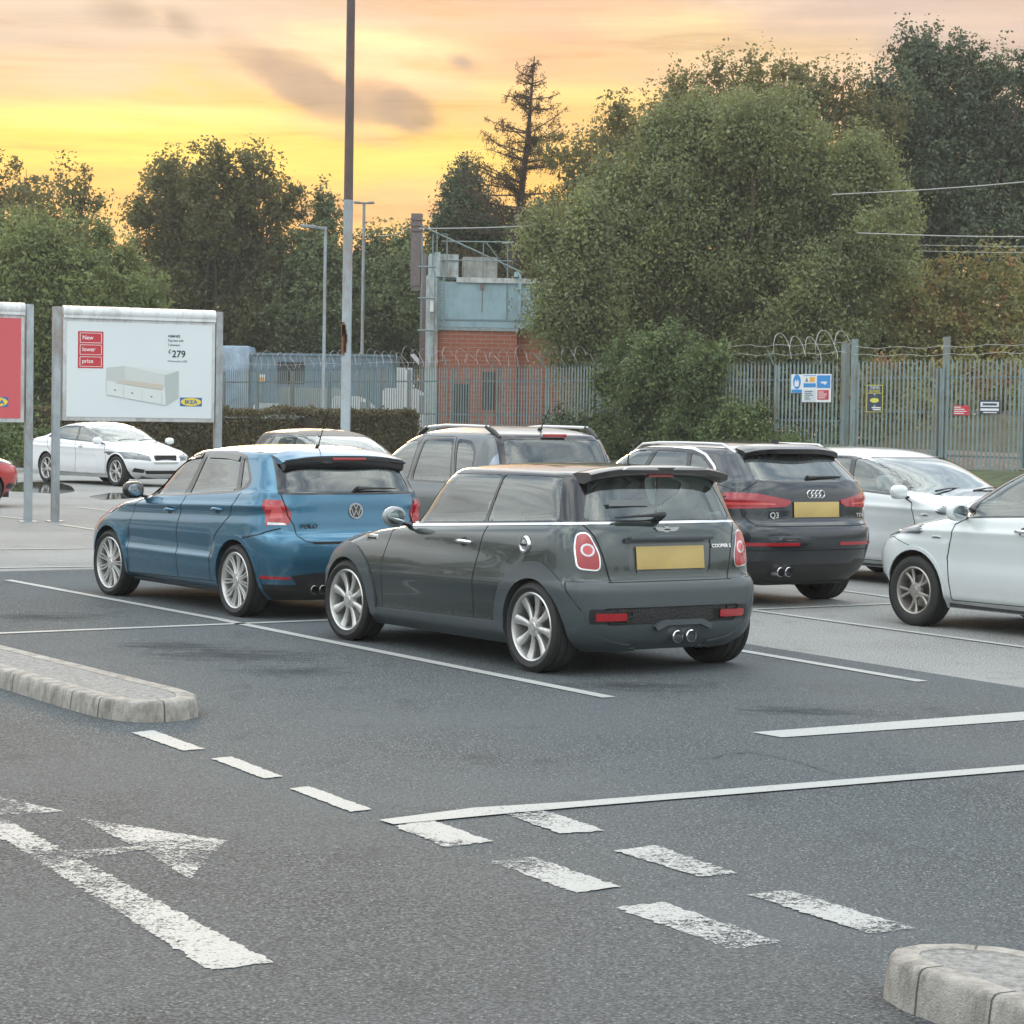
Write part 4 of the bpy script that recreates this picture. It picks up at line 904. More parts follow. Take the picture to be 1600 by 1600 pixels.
    sk.part('window_frame', ['frame'], GLOSSBLK(), car)
    sk.part('chrome_trim', ['chrome'], CHROME(), car, off=.004)
    sk.part('arch_cladding', ['clad'], cl, car, off=.014)
    bp = sk.part('rear_bumper', ['bump', 'fogframe'], [cl, BLACK()], car, off=.006, matof={'fogframe': 1})
    sk.part('grille', ['grille'], mat('honeycomb_grille', (.02, .02, .02), .5, bmp=1, bscale=90), bp, off=-.006)
    tg = sk.part('tailgate', ['hatch'], pm, car, off=.001)
    sk.part('plate_recess', ['recess'], mat('recess_grey', (.075, .088, .09), .35, coat=.6), tg, off=-.006)
    for s_ in (1, -1):
        d = sk.part('door', ['door'], pm, car, off=.001, sgn=s_); handle(d, sk, .86, .835, s_, CHROME())
        sk.part('window', ['win1'], glass('clear_glass', (.80, .87, .84)), d, off=-.004, sgn=s_)
        sk.part('window', ['win2'], glass('clear_glass', (.80, .87, .84)), car, off=-.004, sgn=s_)
        t = sk.part('tail_light', ['lred', 'lring', 'lcore'], [REDLAMP(), PINKLAMP(), CLEARLAMP()], car, off=.016, sgn=s_, matof={'lring': 2, 'lcore': 1})
        sk.part('lamp_surround', ['lchr'], CHROME(), t, off=.014, sgn=s_)
        sk.part('rear_reflector', ['fog'], REDLAMP(), bp, off=.010, sgn=s_)
        y, n = sk.surf_y(2.14, .80, s_); mb = MB(); mb.box(2.05, 2.22, min(y-.01*s_, y+.008*s_), max(y-.01*s_, y+.008*s_), .765, .825, bev=.006); mb.cur = 1; mb.box(2.08, 2.19, y-.012, y+.012, .788, .803)
        mb.build('side_vent', [CHROME(), BLACK()], car)
        fs = circ(0, 0, 1, 24); mb = MB(); mb.prism(fs, -1, 1, 'yz')
        # front lamps
        sk.part('headlight', ['head'], CLEARLAMP(), car, off=.008, sgn=s_)
    y, n = sk.surf_y(.11, .855, 1); mb = MB(); M_ = Matrix.Translation((.11, y, .855)) @ Matrix.Rotation(math.pi, 4, 'Z') @ Matrix.Scale(-1, 4, (0, 1, 0))
    mb.lathe([(.0001, .012), (.035, .010), (.042, .016), (.055, .016), (.062, -.004)], 32, M=M_); mb.cur = 1; mb.box(-.03, .03, .008, .018, -.008, .008, M_); mb.build('fuel_cap', [CHROME(), GLOSSBLK()], car)
    sk.part('windscreen', ['screen'], glass('clear_glass', (.80, .87, .84)), car, off=-.004)
    rw = sk.part('rear_window', ['rwin'], glass('rear_glass', (.62, .70, .68), .8, .05), car, off=-.003)
    wiper(rw, (-.40, .05, 1.065), (-.385, .36, 1.055))
    # spoiler with two slots
    sp = MB(); prof = [(-.08, 1.388), (-.22, 1.400), (-.345, 1.402), (-.378, 1.388), (-.372, 1.352), (-.30, 1.325), (-.19, 1.335)]
    for k in range(2): pass
    ny = 18; vs = []
    for i in range(ny+1):
        t = -1+2*i/ny; y = t*.56; dr = .050*abs(t)**3; back = .05*t*t
        vs += [(x+(back if x < -.15 else 0), y, z-dr) for x, z in prof]
    k = len(prof); fs = [(i*k+j, i*k+(j+1) % k, (i+1)*k+(j+1) % k, (i+1)*k+j) for i in range(ny) for j in range(k)]+[tuple(range(k)), tuple(range(ny*k, ny*k+k))]
    sp.add(vs, fs); so_ = sp.build('spoiler', rl, car, autosm=50)
    sl = MB()
    for a, b in ((.06, .34), (-.34, -.06)): sl.prism([(a+.02, 1.390), (b-.03, 1.389), (b, 1.374), (a, 1.372)], -.388, -.345, 'yz')
    sl.build('slot_sky_bars', mat('slot_sky_tone', (.35, .35, .35), .3), so_)  # solid pale bars, coloured like sky seen through the slots
    sb = MB(); sb.box(-.33, -.27, -.10, .10, 1.322, 1.336, bev=.004); sb.build('brake_light', REDLAMP(), so_)
    plate(car, sk.surf_x(0, .79)-.004, -.0, .785, .55, .155, tilt=.12, parent=tg)
    hb = MB(); hb.box(-.475, -.44, -.34, .34, .902, .935, bev=.012); hb.build('boot_handle', cl, tg)
    # winged badge
    b = MB(); xx = sk.surf_x(0, .975)-.006; b.lathe([(.0001, .003), (.024, .003), (.028, -.004)], 20, 'x', (0, 0, 0), Matrix.Translation((xx, 0, .972)) @ Matrix.Rotation(math.pi, 4, 'Z'))
    for s_ in (1, -1): b.prism([(.024*s_, .986), (.098*s_, .990), (.088*s_, .972), (.070*s_, .962), (.024*s_, .958)], xx-.006, xx+.004, 'yz')
    b.cur = 1; b.box(xx-.006, xx-.002, -.02, .02, .967, .976); b.build('badge', [CHROME(), BLACK()], tg)
    front_of(car, sk, 'lettering', 'COOPER S', -.43, .845, .034, CHROME(), parent=tg)
    # twin exhausts and bumper valance
    for y in (-.02, -.13):
        e = MB(); M_ = Matrix.Translation((-.52, y, .255)); e.lathe([(.040, .14), (.043, .0), (.038, -.004), (.034, .01), (.034, .10)], 24, 'x', M=M_); e.cur = 1; e.lathe([(.0001, .06), (.035, .06)], 20, 'x', M=M_); e.build('exhaust_pipe', [CHROME(), GAP()], car)
    v = MB(); v.prism([(-.30, .33), (-.22, .37), (.10, .37), (.17, .33), (.15, .30), (.07, .335), (-.20, .335), (-.28, .30)], -.53, -.44, 'yz'); v.build('exhaust_surround', cl, bp)
    aerial(car, .06, 0, sk.surf_z(.06, 0), L=.17, tilt=84)
    mirror(car, 1.66, .735, .975, paint('mirror_grey', (.30, .33, .34)), size=(.09, .19, .15), round_=True)
    arches(car, sk, 2.467, .30, .335, .79, cl, yin=.50)
    underbody(car, -.46, 3.1, 2.467, w=.55, wo=.70)
    interior(car, 1.05, .05, hz=.92, w=.60, tone=PALEIN(), roofz=1.33, wheel_x=1.42, headz=1.10)
    W3 = make_wheel(.308, .232, .205, ('blade', 8, .28), ALLOY())
    put_wheels(car, W3, [(0, .695, .308, 1, .1, 0), (0, -.695, .308, -1, .5, 0), (2.467, .695, .308, 1, .7, R(2)), (2.467, -.695, .308, -1, .2, R(2))])
    st = MB(); st.box(-.335, -.333, .10, .42, 1.13, 1.17); st.build('window_sticker', mat('sticker_pale', (.22, .24, .24), .6), rw)
    return car
# ---------------------------------------------------------------- five-door supermini, blue
def car_polo():
    rows = [(.17, -.55, 3.10, .70, .35, 2.8, .5, 2.4), (.27, -.63, 3.20, .79, .40, 2.8, .55, 2.4), (.36, -.655, 3.25, .815, .42, 2.9, .6, 2.4), (.50, -.668, 3.26, .828, .42, 3.0, .62, 2.5), (.62, -.662, 3.24, .833, .42, 3.0, .62, 2.5),
            (.675, -.645, 3.22, .833, .42, 3.0, .62, 2.5), (.705, -.615, 3.20, .832, .42, 2.9, .62, 2.5), (.80, -.60, 3.12, .828, .42, 2.9, .64, 2.5), (.88, -.59, 2.98, .822, .42, 2.9, .66, 2.4), (.94, -.585, 2.78, .812, .42, 2.9, .66, 2.4), (.99, -.578, 2.48, .80, .42, 2.9, .60, 2.4),
            (1.03, -.568, 2.12, .785, .40, 3.0, .52, 2.4), (1.055, -.555, 1.96, .765, .40, 3.0, .48, 2.5), (1.15, -.50, 1.80, .73, .38, 3.1, .45, 2.6), (1.25, -.435, 1.62, .697, .36, 3.2, .45, 2.7), (1.33, -.385, 1.44, .668, .36, 3.2, .45, 2.7), (1.375, -.35, 1.27, .635, .36, 3.2, .45, 2.7)]
    def f(x, z):
        zl = .62-.03*(x-1.2)*.3; sh = .90-.03*(x-.5)
        return .016*gs(z, sh+.015, .022)-.012*gs(z, sh-.06, .05)+.010*gs(z, .47+.0*x, .018)*(x > .42)*(x < 2.1)-.022*gs(z, .56, .08)*(x > .42)*(x < 2.1)+.02*gs(z, .24, .04)*((x > .35) & (x < 2.15))
    sk = Skin(rows, .068, wedge=(-.05, 0, 1.04), arch=.02, bulge=.035, disp=disp_y(f))
    car = empty('hatchback'); tag(car, 'metallic blue five-door hatchback with black rear spoiler, parked left of the dark grey one', 'car')
    pm = paint('paint_blue', (.036, .150, .245), metal=.6, rough=.22)
    for c_ in (0, 2.47):
        sk.cut('S0', circ(c_, .305, .345, 36), 'hole'); sk.cut('S0', circ(c_, .305, .385, 40), 'lip')
    w1 = [(1.70, .965), (1.62, 1.09), (1.44, 1.225), (1.16, 1.32), (.865, 1.352), (1.035, .995)]
    w2 = [(.80, 1.352), (.40, 1.352), (.19, 1.338), (.10, 1.055), (.93, 1.002)]; w3 = [(.125, 1.33), (.065, 1.30), (-.075, 1.14), (.035, 1.065)]
    sk.cut('S', rnd(w1, .03), 'win1'); sk.cut('S', rnd(w2, .03), 'win2'); sk.cut('S', rnd(w3, .03), 'win3')
    dlo = [(1.79, .945), (1.66, 1.12), (1.47, 1.26), (1.20, 1.355), (.85, 1.385), (.35, 1.385), (.09, 1.35), (-.11, 1.15), (-.09, 1.09), (.08, 1.035), (.95, .982)]
    sk.cut('S', rnd(dlo, .04), 'frame')
    sk.cut('R', rnd([(-.53, 1.30), (.53, 1.30), (.60, 1.055), (-.60, 1.055)], .05), 'rwin')
    sk.cut('R', [(-.60, 1.36), (.60, 1.36), (.66, 1.04), (-.66, 1.04)], 'frameR')
    sk.cut('F', rnd([(-.56, 1.36), (.56, 1.36), (.66, .99), (-.66, .99)], .06), 'screen')
    # shut lines
    gaps(sk, 'S', [(2.05, .26), (2.06, .60), (1.93, .86), (1.76, .95)]); gaps(sk, 'S', [(1.07, .27), (1.07, .65), (.96, .985)]); gaps(sk, 'S', [(.47, .28), (.45, .50), (.33, .68), (.12, .84), (-.01, 1.04)])
    gaps(sk, 'S', [(2.1, .245), (.35, .275)], .008); gaps(sk, 'S', [(-.12, .665), (-.36, .705), (-.50, .76)]); gaps(sk, 'T', [(2.0, .70), (2.6, .66), (3.0, .5)]); gaps(sk, 'T', [(2.0, -.70), (2.6, -.66), (3.0, -.5)])
    for s_ in (1, -1): gaps(sk, 'R', [(s_*a, b) for a, b in [(.64, 1.04), (.60, .86), (.56, .79), (.545, .70), (.48, .655), (.40, .645)]], .009)
    gaps(sk, 'R', [(-.42, .645), (.42, .645)], .022)
    gaps(sk, 'S', [(.0, 1.38), (-.35, 1.37)], .006)
    L0 = [(.93, 1.0), (.62, .99), (.585, .92), (.562, .86), (.60, .785), (.93, .775)]
    L1 = [(.78, .955), (.655, .945), (.635, .90), (.64, .845), (.78, .84)]
    cR = lambda C, N: (C[:, 0] < -.22)
    for s_ in (1, -1):
        m_ = lambda P: [(a*s_, b) for a, b in P]
        LP = m_(rnd([(.95, 1.0), (.64, .992), (.60, .93), (.568, .865), (.60, .79), (.95, .778)], .02)); LP2 = m_(rnd(L1, .02)); sk.cut('R0', m_([(.80, .812), (.63, .806), (.615, .790), (.80, .786)]), 'lclear', s_, lambda C, N: C[:, 0] < -.45)
        sk.cut('R0', LP2, 'lin', s_, lambda C, N: C[:, 0] < -.42); sk.cut('R0', LP, '', s_)
        sk.cut('S0', [(-.365, 1.02), (-.90, 1.02), (-.90, .77), (-.42, .77)], 'lampcand', s_, lambda C, N: inpoly(C[:, [1, 2]], LP)); sk.cut('R0', LP, 'lampcand', s_, lambda C, N: C[:, 0] < -.44)
    sk.cut('R', [(-.60, .345), (-.82, .345), (-.82, .372), (-.60, .365)], 'refl'); sk.cut('R', [(.60, .345), (.82, .345), (.82, .372), (.60, .365)], 'refl')
    sk.cut('R', [(-.44, .15), (.44, .15), (.60, .375), (.40, .40), (-.40, .40), (-.60, .375)], 'valance'); sk.cut('R', [(-.8, .15), (.8, .15), (.8, .30), (-.8, .30)], 'valance')
    sk.cut('R', [(-.53, .66), (.53, .66), (.55, .79), (.59, .86), (.635, 1.035), (-.635, 1.035), (-.59, .86), (-.55, .79)], 'hatch')
    sk.cut('A', [(-.9, .1), (-.20, .1), (-.12, .66), (-.36, .70), (-.9, .70)], 'bump', cond=lambda C, N: (C[:, 2] < .70))
    sk.cut('S', [(2.04, .26), (2.05, .60), (1.925, .86), (1.75, .94), (.97, .975), (1.08, .65), (1.08, .27)], 'door1'); sk.cut('S', [(1.06, .27), (1.06, .65), (.95, .98), (.01, 1.03), (.13, .845), (.34, .685), (.46, .50), (.48, .29)], 'door2')
    sk.cut('F', rnd([(.45, .70), (.80, .76), (.80, .86), (.48, .78)], .03), 'head', 1); sk.cut('F', rnd([(-.45, .70), (-.80, .76), (-.80, .86), (-.48, .78)], .03), 'head', -1)
    body_part(car, sk, pm)
    tint = glass('privacy_glass', (.22, .24, .24), 1.0, .06); clear = glass('clear_glass', (.80, .87, .84)); blk = GLOSSBLK()
    sk.part('window_frame', ['frame', 'frameR'], blk, car, off=.001)
    sk.part('wheel_arch_lip', ['lip'], pm, car, off=.010)
    bp = sk.part('rear_bumper', ['bump'], pm, car, off=.003); va = sk.part('rear_valance', ['valance'], BLACK(), bp, off=.006)
    tg = sk.part('tailgate', ['hatch'], pm, car, off=.001)
    for s_ in (1, -1):
        d = sk.part('door', ['door1'], pm, car, off=.001, sgn=s_); handle(d, sk, 1.22, .845, s_, pm)
        sk.part('window', ['win1'], clear, d, off=-.004, sgn=s_)
        d2 = sk.part('door', ['door2'], pm, car, off=.001, sgn=s_); handle(d2, sk, .33, .885, s_, pm)
        sk.part('window', ['win2'], tint, d2, off=-.004, sgn=s_); sk.part('window', ['win3'], tint, car, off=-.004, sgn=s_)
        t = sk.part('tail_light', ['lampcand', 'lin', 'lclear'], [REDLAMP(), PINKLAMP(), CLEARLAMP()], car, off=.012, sgn=s_, matof={'lin': 1, 'lclear': 2})
        sk.part('rear_reflector', ['refl'], REDLAMP(), bp, off=.008, sgn=s_); sk.part('headlight', ['head'], CLEARLAMP(), car, off=.006, sgn=s_)
        # wind deflectors above the side windows
        mb = MB()
        for P in ([(1.70, .985), (1.61, 1.11), (1.43, 1.245), (1.16, 1.335), (.90, 1.362)], [(.79, 1.362), (.42, 1.362), (.20, 1.345)]):
            vs = []
            for x, z in P:
                y, n = sk.surf_y(x, z, s_); y2, n2 = sk.surf_y(x-.01, z-.045, s_); vs += [(x, y+.006*s_, z), (x-.01, y2+.013*s_, z-.045)]
            mb.add(vs, [(2*i, 2*i+1, 2*i+3, 2*i+2) for i in range(len(P)-1)])
        mb.build('wind_deflector', mat('smoked_plastic', (.02, .018, .017), .15, coat=.5), car)
    sk.part('windscreen', ['screen'], clear, car, off=-.004)
    rw = sk.part('rear_window', ['rwin'], glass('privacy_rear', (.16, .19, .19), .7, .03), car, off=-.003)
    wiper(rw, (-.565, -.02, 1.085), (-.555, -.36, 1.085))
    sp = MB(); prof = [(-.20, 1.425), (-.38, 1.402), (-.47, 1.372), (-.455, 1.352), (-.40, 1.335), (-.42, 1.285), (-.37, 1.275), (-.33, 1.36)]; prof = [(-.24, 1.418), (-.40, 1.392), (-.475, 1.362), (-.468, 1.350), (-.40, 1.345), (-.34, 1.36)]
    ny = 18; vs = []
    for i in range(ny+1):
        t = -1+2*i/ny; y = t*.60; dr = .045*abs(t)**4+.012*t*t; back = .06*t*t
        vs += [(x+(back if x < -.3 else 0), y, z-dr) for x, z in prof]
    k = len(prof); fs = [(i*k+j, i*k+(j+1) % k, (i+1)*k+(j+1) % k, (i+1)*k+j) for i in range(ny) for j in range(k)]+[tuple(range(k)), tuple(range(ny*k, ny*k+k))]
    sp.add(vs, fs); s1 = sp.build('spoiler', pm, car, autosm=50)
    sp = MB(); vs = []; prof = [(-.475, 1.352), (-.48, 1.30), (-.455, 1.262), (-.40, 1.26), (-.36, 1.35)]
    for i in range(ny+1):
        t = -1+2*i/ny; y = t*.575; dr = .03*abs(t)**4; back = .06*t*t; vs += [(x+back, y, z-dr) for x, z in prof]
    k = len(prof); fs = [(i*k+j, i*k+(j+1) % k, (i+1)*k+(j+1) % k, (i+1)*k+j) for i in range(ny) for j in range(k)]+[tuple(range(k)), tuple(range(ny*k, ny*k+k))]
    sp.add(vs, fs); sp.build('spoiler_blade', blk, s1, autosm=50)
    sb = MB(); sb.box(-.487, -.470, -.16, .16, 1.325, 1.345, bev=.004); sb.build('brake_light', REDLAMP(), s1)
    # round badge with letters
    xx = sk.surf_x(0, .91)-.004; b = MB(); M_ = Matrix.Translation((xx, 0, .905)) @ Matrix.Rotation(math.pi, 4, 'Z') @ Matrix.Rotation(R(-6), 4, 'Y')
    b.cur = 1; b.lathe([(.0001, .003), (.058, .003)], 32, 'x', M=M_); b.cur = 0; b.lathe([(.054, .003), (.054, .010), (.066, .010), (.068, -.004)], 32, 'x', M=M_)
    def stroke(p, q, w=.008):
        p = Vector(p); q = Vector(q); d = (q-p).normalized(); n_ = Vector((-d.y, d.x))*w/2
        b.prism([tuple(p+n_), tuple(q+n_), tuple(q-n_), tuple(p-n_)], .003, .010, 'yz', M_)
    for s_ in (1, -1):
        stroke((.018*s_, .050), (.001*s_, .012)); stroke((.046*s_, .026), (.022*s_, -.040)); stroke((.022*s_, -.040), (.002*s_, .002))
    b.build('badge', [mat('badge_dark', (.36, .37, .38), .3, metal=.6), GLOSSBLK()], tg)
    front_of(car, sk, 'lettering', 'POLO', .44, .765, .050, BLACK(), parent=tg, sx=1.2)
    plate(car, sk.surf_x(0, .52)-.012, 0, .52, .52, .111, parent=bp)
    for y in (.42, .34):
        e = MB(); M_ = Matrix.Translation((-.66, y, .262)); e.lathe([(.034, .14), (.036, .0), (.032, -.004), (.029, .01), (.029, .10)], 20, 'x', M=M_); e.cur = 1; e.lathe([(.0001, .06), (.03, .06)], 20, 'x', M=M_); e.build('exhaust_pipe', [mat('dull_chrome', (.35, .34, .33), .3, metal=1), GAP()], car)
    aerial(car, -.05, .06, sk.surf_z(-.05, .06), L=.36, tilt=62)
    mirror(car, 1.80, .76, 1.0, GLOSSBLK(), size=(.14, .20, .15))
    arches(car, sk, 2.47, .305, .345, .82, pm)
    underbody(car, -.6, 3.2, 2.47, w=.58, wo=.74)
    interior(car, 1.15, .15, hz=.93, w=.64, roofz=1.35, wheel_x=1.62, tone=mat('mid_interior', (.16, .165, .16), .8))
    W3 = make_wheel(.305, .236, .21, ('multi', 11), ALLOY())
    put_wheels(car, W3, [(0, .715, .305, 1, .1, 0), (0, -.715, .305, -1, .5, 0), (2.47, .715, .305, 1, .3, R(3)), (2.47, -.715, .305, -1, .2, R(3))])
    return car
# ---------------------------------------------------------------- dark SUV
def rails(car, sk, y, pts, h, mt, footm, foots=True):
    for s_ in (1, -1):
        mb = MB(); P = []
        n = len(pts)
        for i, (x, yy) in enumerate(pts):
            z = sk.surf_z(x, yy*s_); t = i/(n-1); lift = h if 0 < i < n-1 else -.005; P.append(Vector((x, yy*s_, z+lift)))
        mb.cur = 0; mb.tube(P, [.014]*n, 8)
        if foots:
            mb.cur = 1
            for a, b_ in ((0, 1), (n-1, n-2)):
                p, q = P[a], P[b_]; mb.tube([p, p.lerp(q, .6)+Vector((0, 0, .0)), q.lerp(P[b_+(1 if b_ < n/2 else -1)], .12)], [.020, .026, .020], 8)
        mb.build('roof_rail', [mt, footm], car, autosm=60)
def car_q3():
    rows = [(.24, -.66, 3.25, .72, .40, 2.8, .5, 2.4), (.34, -.76, 3.38, .80, .45, 2.8, .55, 2.4), (.45, -.80, 3.42, .83, .45, 2.9, .6, 2.4), (.60, -.825, 3.44, .845, .45, 3.0, .62, 2.5), (.70, -.815, 3.43, .848, .45, 3.0, .62, 2.5),
            (.745, -.79, 3.42, .847, .45, 3.0, .62, 2.5), (.775, -.765, 3.40, .845, .45, 2.9, .62, 2.5), (.90, -.755, 3.32, .840, .45, 2.9, .64, 2.5), (1.0, -.745, 3.1, .832, .45, 2.9, .66, 2.4), (1.06, -.735, 2.8, .818, .45, 2.9, .66, 2.4), (1.10, -.722, 2.4, .80, .45, 2.9, .60, 2.4),
            (1.13, -.705, 2.12, .785, .42, 3.0, .52, 2.4), (1.16, -.675, 2.02, .765, .42, 3.0, .48, 2.5), (1.24, -.58, 1.88, .735, .40, 3.1, .45, 2.6), (1.33, -.475, 1.70, .70, .38, 3.2, .45, 2.7), (1.41, -.385, 1.50, .665, .36, 3.2, .45, 2.7), (1.445, -.34, 1.36, .635, .36, 3.2, .45, 2.7)]
    sk = Skin(rows, .068, wedge=(-.04, 0, 1.14), arch=.022, bulge=.035, disp=disp_y(lambda x, z: .014*gs(z, .98-.02*x, .03)-.012*gs(z, .60, .10)*(x > .4)*(x < 2.2)))
    car = empty('suv'); tag(car, 'black SUV with chrome-edged windows, beyond the dark grey hatchback on its right', 'car')
    pm = paint('paint_black_blue', (.022, .030, .038), metal=.5, rough=.18); blk = GLOSSBLK()
    for c_ in (0, 2.603):
        sk.cut('S0', circ(c_, .345, .385, 36), 'hole'); sk.cut('S0', circ(c_, .345, .425, 40), 'clad')
    w1 = [(1.75, 1.10), (1.60, 1.24), (1.36, 1.36), (1.08, 1.405), (.87, 1.41), (1.02, 1.115)]; w2 = [(.80, 1.41), (.32, 1.40), (.24, 1.13), (.94, 1.115)]; w3 = [(.26, 1.395), (.08, 1.36), (-.10, 1.25), (-.20, 1.145), (.17, 1.135)]
    for i, w_ in enumerate((w1, w2, w3)): sk.cut('S', rnd(w_, .03), 'win%d' % (i+1))
    d0 = [(1.83, 1.08), (1.64, 1.26), (1.38, 1.39), (1.08, 1.432), (.60, 1.437), (.25, 1.425), (.05, 1.38), (-.14, 1.27), (-.25, 1.125), (.95, 1.09)]
    d1 = [(1.87, 1.065), (1.655, 1.28), (1.39, 1.405), (1.08, 1.450), (.60, 1.455), (.24, 1.443), (.03, 1.395), (-.165, 1.28), (-.285, 1.108), (.95, 1.072)]
    sk.cut('S', rnd(d0, .03), 'frame'); sk.cut('S', rnd(d1, .03), 'chrome')
    sk.cut('R', rnd([(-.50, 1.395), (.50, 1.395), (.62, 1.165), (-.62, 1.165)], .05), 'rwin'); sk.cut('F', rnd([(-.56, 1.42), (.56, 1.42), (.67, 1.10), (-.67, 1.10)], .06), 'screen')
    for s_ in (1, -1):
        m_ = lambda P: [(a*s_, b) for a, b in P]
        sk.cut('R', m_([(.82, .965), (.62, .965), (.46, .955), (.46, .945), (.62, .945), (.82, .94)]), 'l2', s_)
        sk.cut('R', m_(rnd([(.90, 1.055), (.62, 1.045), (.30, .985), (.30, .955), (.36, .925), (.90, .90)], .015)), 'lamp', s_)
        sk.cut('R', m_([(.78, .602), (.24, .602), (.24, .572), (.78, .572)]), 'refl', s_)
        gaps(sk, 'R', m_([(.60, 1.15), (.72, 1.07)]), .009); gaps(sk, 'R', m_([(.745, .90), (.74, .85), (.66, .755), (.5, .75)]), .010)
    gaps(sk, 'R', [(-.52, .75), (.52, .75)], .012); gaps(sk, 'R', [(-.84, .53), (.84, .53)], .010)
    gaps(sk, 'S', [(1.02, .35), (1.02, .8), (.90, 1.09)]); gaps(sk, 'S', [(.48, .36), (.42, .6), (.1, .85), (.0, 1.07)])
    gaps(sk, 'S', [(-.28, 1.12), (-.5, 1.08), (-.60, .95)], .006)
    sk.cut('R', [(-.9, .2), (.9, .2), (.84, .42), (.5, .44), (.42, .40), (-.42, .40), (-.5, .44), (-.84, .42)], 'valance')
    sk.cut('R', [(-.72, .85), (-.65, .765), (.65, .765), (.72, .85), (.735, .95), (.70, 1.07), (.60, 1.15), (-.60, 1.15), (-.70, 1.07), (-.735, .95)], 'hatch')
    sk.cut('A', [(-.95, .2), (-.2, .2), (-.3, .72), (-.95, .745)], 'bump')
    body_part(car, sk, pm); sk.part('window_frame', ['frame'], blk, car); sk.part('chrome_trim', ['chrome'], CHROME(), car, off=.006); sk.part('arch_cladding', ['clad'], pm, car, off=.012)
    bp = sk.part('rear_bumper', ['bump'], pm, car, off=.002); sk.part('rear_valance', ['valance'], BLACK(), bp, off=.006)
    tg = sk.part('tailgate', ['hatch'], pm, car, off=.002)
    tint = glass('privacy_glass', (.22, .24, .24), 1.0, .06)
    for s_ in (1, -1):
        for k, g_ in ((1, glass('clear_glass', (.8, .87, .84))), (2, tint), (3, tint)): sk.part('window', ['win%d' % k], g_, car, off=-.004, sgn=s_)
        sk.part('tail_light', ['lamp', 'l2'], [mat('dark_red_lens', (.32, .012, .02), .15, coat=1), PINKLAMP()], car, off=.012, sgn=s_, matof={'l2': 1}); sk.part('rear_reflector', ['refl'], mat('dark_red_lens', (.32, .012, .02), .15, coat=1), bp, off=.008, sgn=s_)
    sk.part('windscreen', ['screen'], glass('clear_glass', (.8, .87, .84)), car, off=-.004); rw = sk.part('rear_window', ['rwin'], glass('rear_glass_dark', (.30, .34, .34), .8, .03), car, off=-.003)
    wiper(rw, (-.66, .05, 1.185), (-.64, -.33, 1.195))
    sp = MB(); ny = 16; vs = []; prof = [(-.25, 1.495), (-.44, 1.468), (-.475, 1.45), (-.46, 1.405), (-.42, 1.40), (-.36, 1.44)]
    for i in range(ny+1):
        t = -1+2*i/ny; dr = .04*abs(t)**4; vs += [(x+(.07*t*t if x < -.3 else 0), t*.56, z-dr) for x, z in prof]
    k = len(prof); fs = [(i*k+j, i*k+(j+1) % k, (i+1)*k+(j+1) % k, (i+1)*k+j) for i in range(ny) for j in range(k)]+[tuple(range(k)), tuple(range(ny*k, ny*k+k))]
    sp.add(vs, fs); sp.build('spoiler', blk, car, autosm=50)
    b = MB(); xx = sk.surf_x(0, 1.04)-.008
    for k in range(4):
        c_ = Matrix.Translation((xx, (k-1.5)*.047, 1.04)); pts = [c_ @ Vector((0, .034*math.cos(2*math.pi*i/24), .034*math.sin(2*math.pi*i/24))) for i in range(25)]; b.tube(pts, .0055, 6)
    b.build('badge', CHROME(), tg); front_of(car, sk, 'lettering', 'Q3', .48, .825, .075, CHROME(), parent=tg, sx=1.1); front_of(car, sk, 'lettering', 'TDI', -.57, .83, .045, CHROME(), parent=tg, sx=1.2)
    plate(car, sk.surf_x(0, .90)-.006, -.0, .90, .54, .14, tilt=.05, parent=tg)
    for y in (.44, .345):
        e = MB(); M_ = Matrix.Translation((-.80, y, .335)); e.lathe([(.042, .16), (.044, .0), (.040, -.004), (.037, .01), (.037, .10)], 24, 'x', M=M_); e.cur = 1; e.lathe([(.0001, .06), (.038, .06)], 20, 'x', M=M_); e.build('exhaust_pipe', [CHROME(), GAP()], car)
    rails(car, sk, .6, [(1.30, .56), (1.15, .575), (.9, .585), (.5, .59), (.1, .59), (-.1, .585), (-.28, .57)], .03, mat('satin_alu', (.70, .70, .70), .40, metal=.2), mat('satin_alu', (.70, .70, .70), .40, metal=.2), foots=False)
    aerial(car, -.12, 0, sk.surf_z(-.12, 0), fin=True)
    mirror(car, 1.80, .77, 1.12, pm); arches(car, sk, 2.603, .345, .385, .83, yin=.5, zlo=.2); underbody(car, -.7, 3.3, 2.6, z=.2, w=.58, wo=.74, Ra=.4); interior(car, 1.2, .15, hz=1.05, w=.66, roofz=1.42, wheel_x=1.68)
    W3 = make_wheel(.345, .245, .235, ('vee', 5, 0), ALLOY()); put_wheels(car, W3, [(0, .715, .345, 1, .1, 0), (0, -.715, .345, -1, .5, 0), (2.603, .715, .345, 1, .7, 0), (2.603, -.715, .345, -1, .2, 0)])
    return car
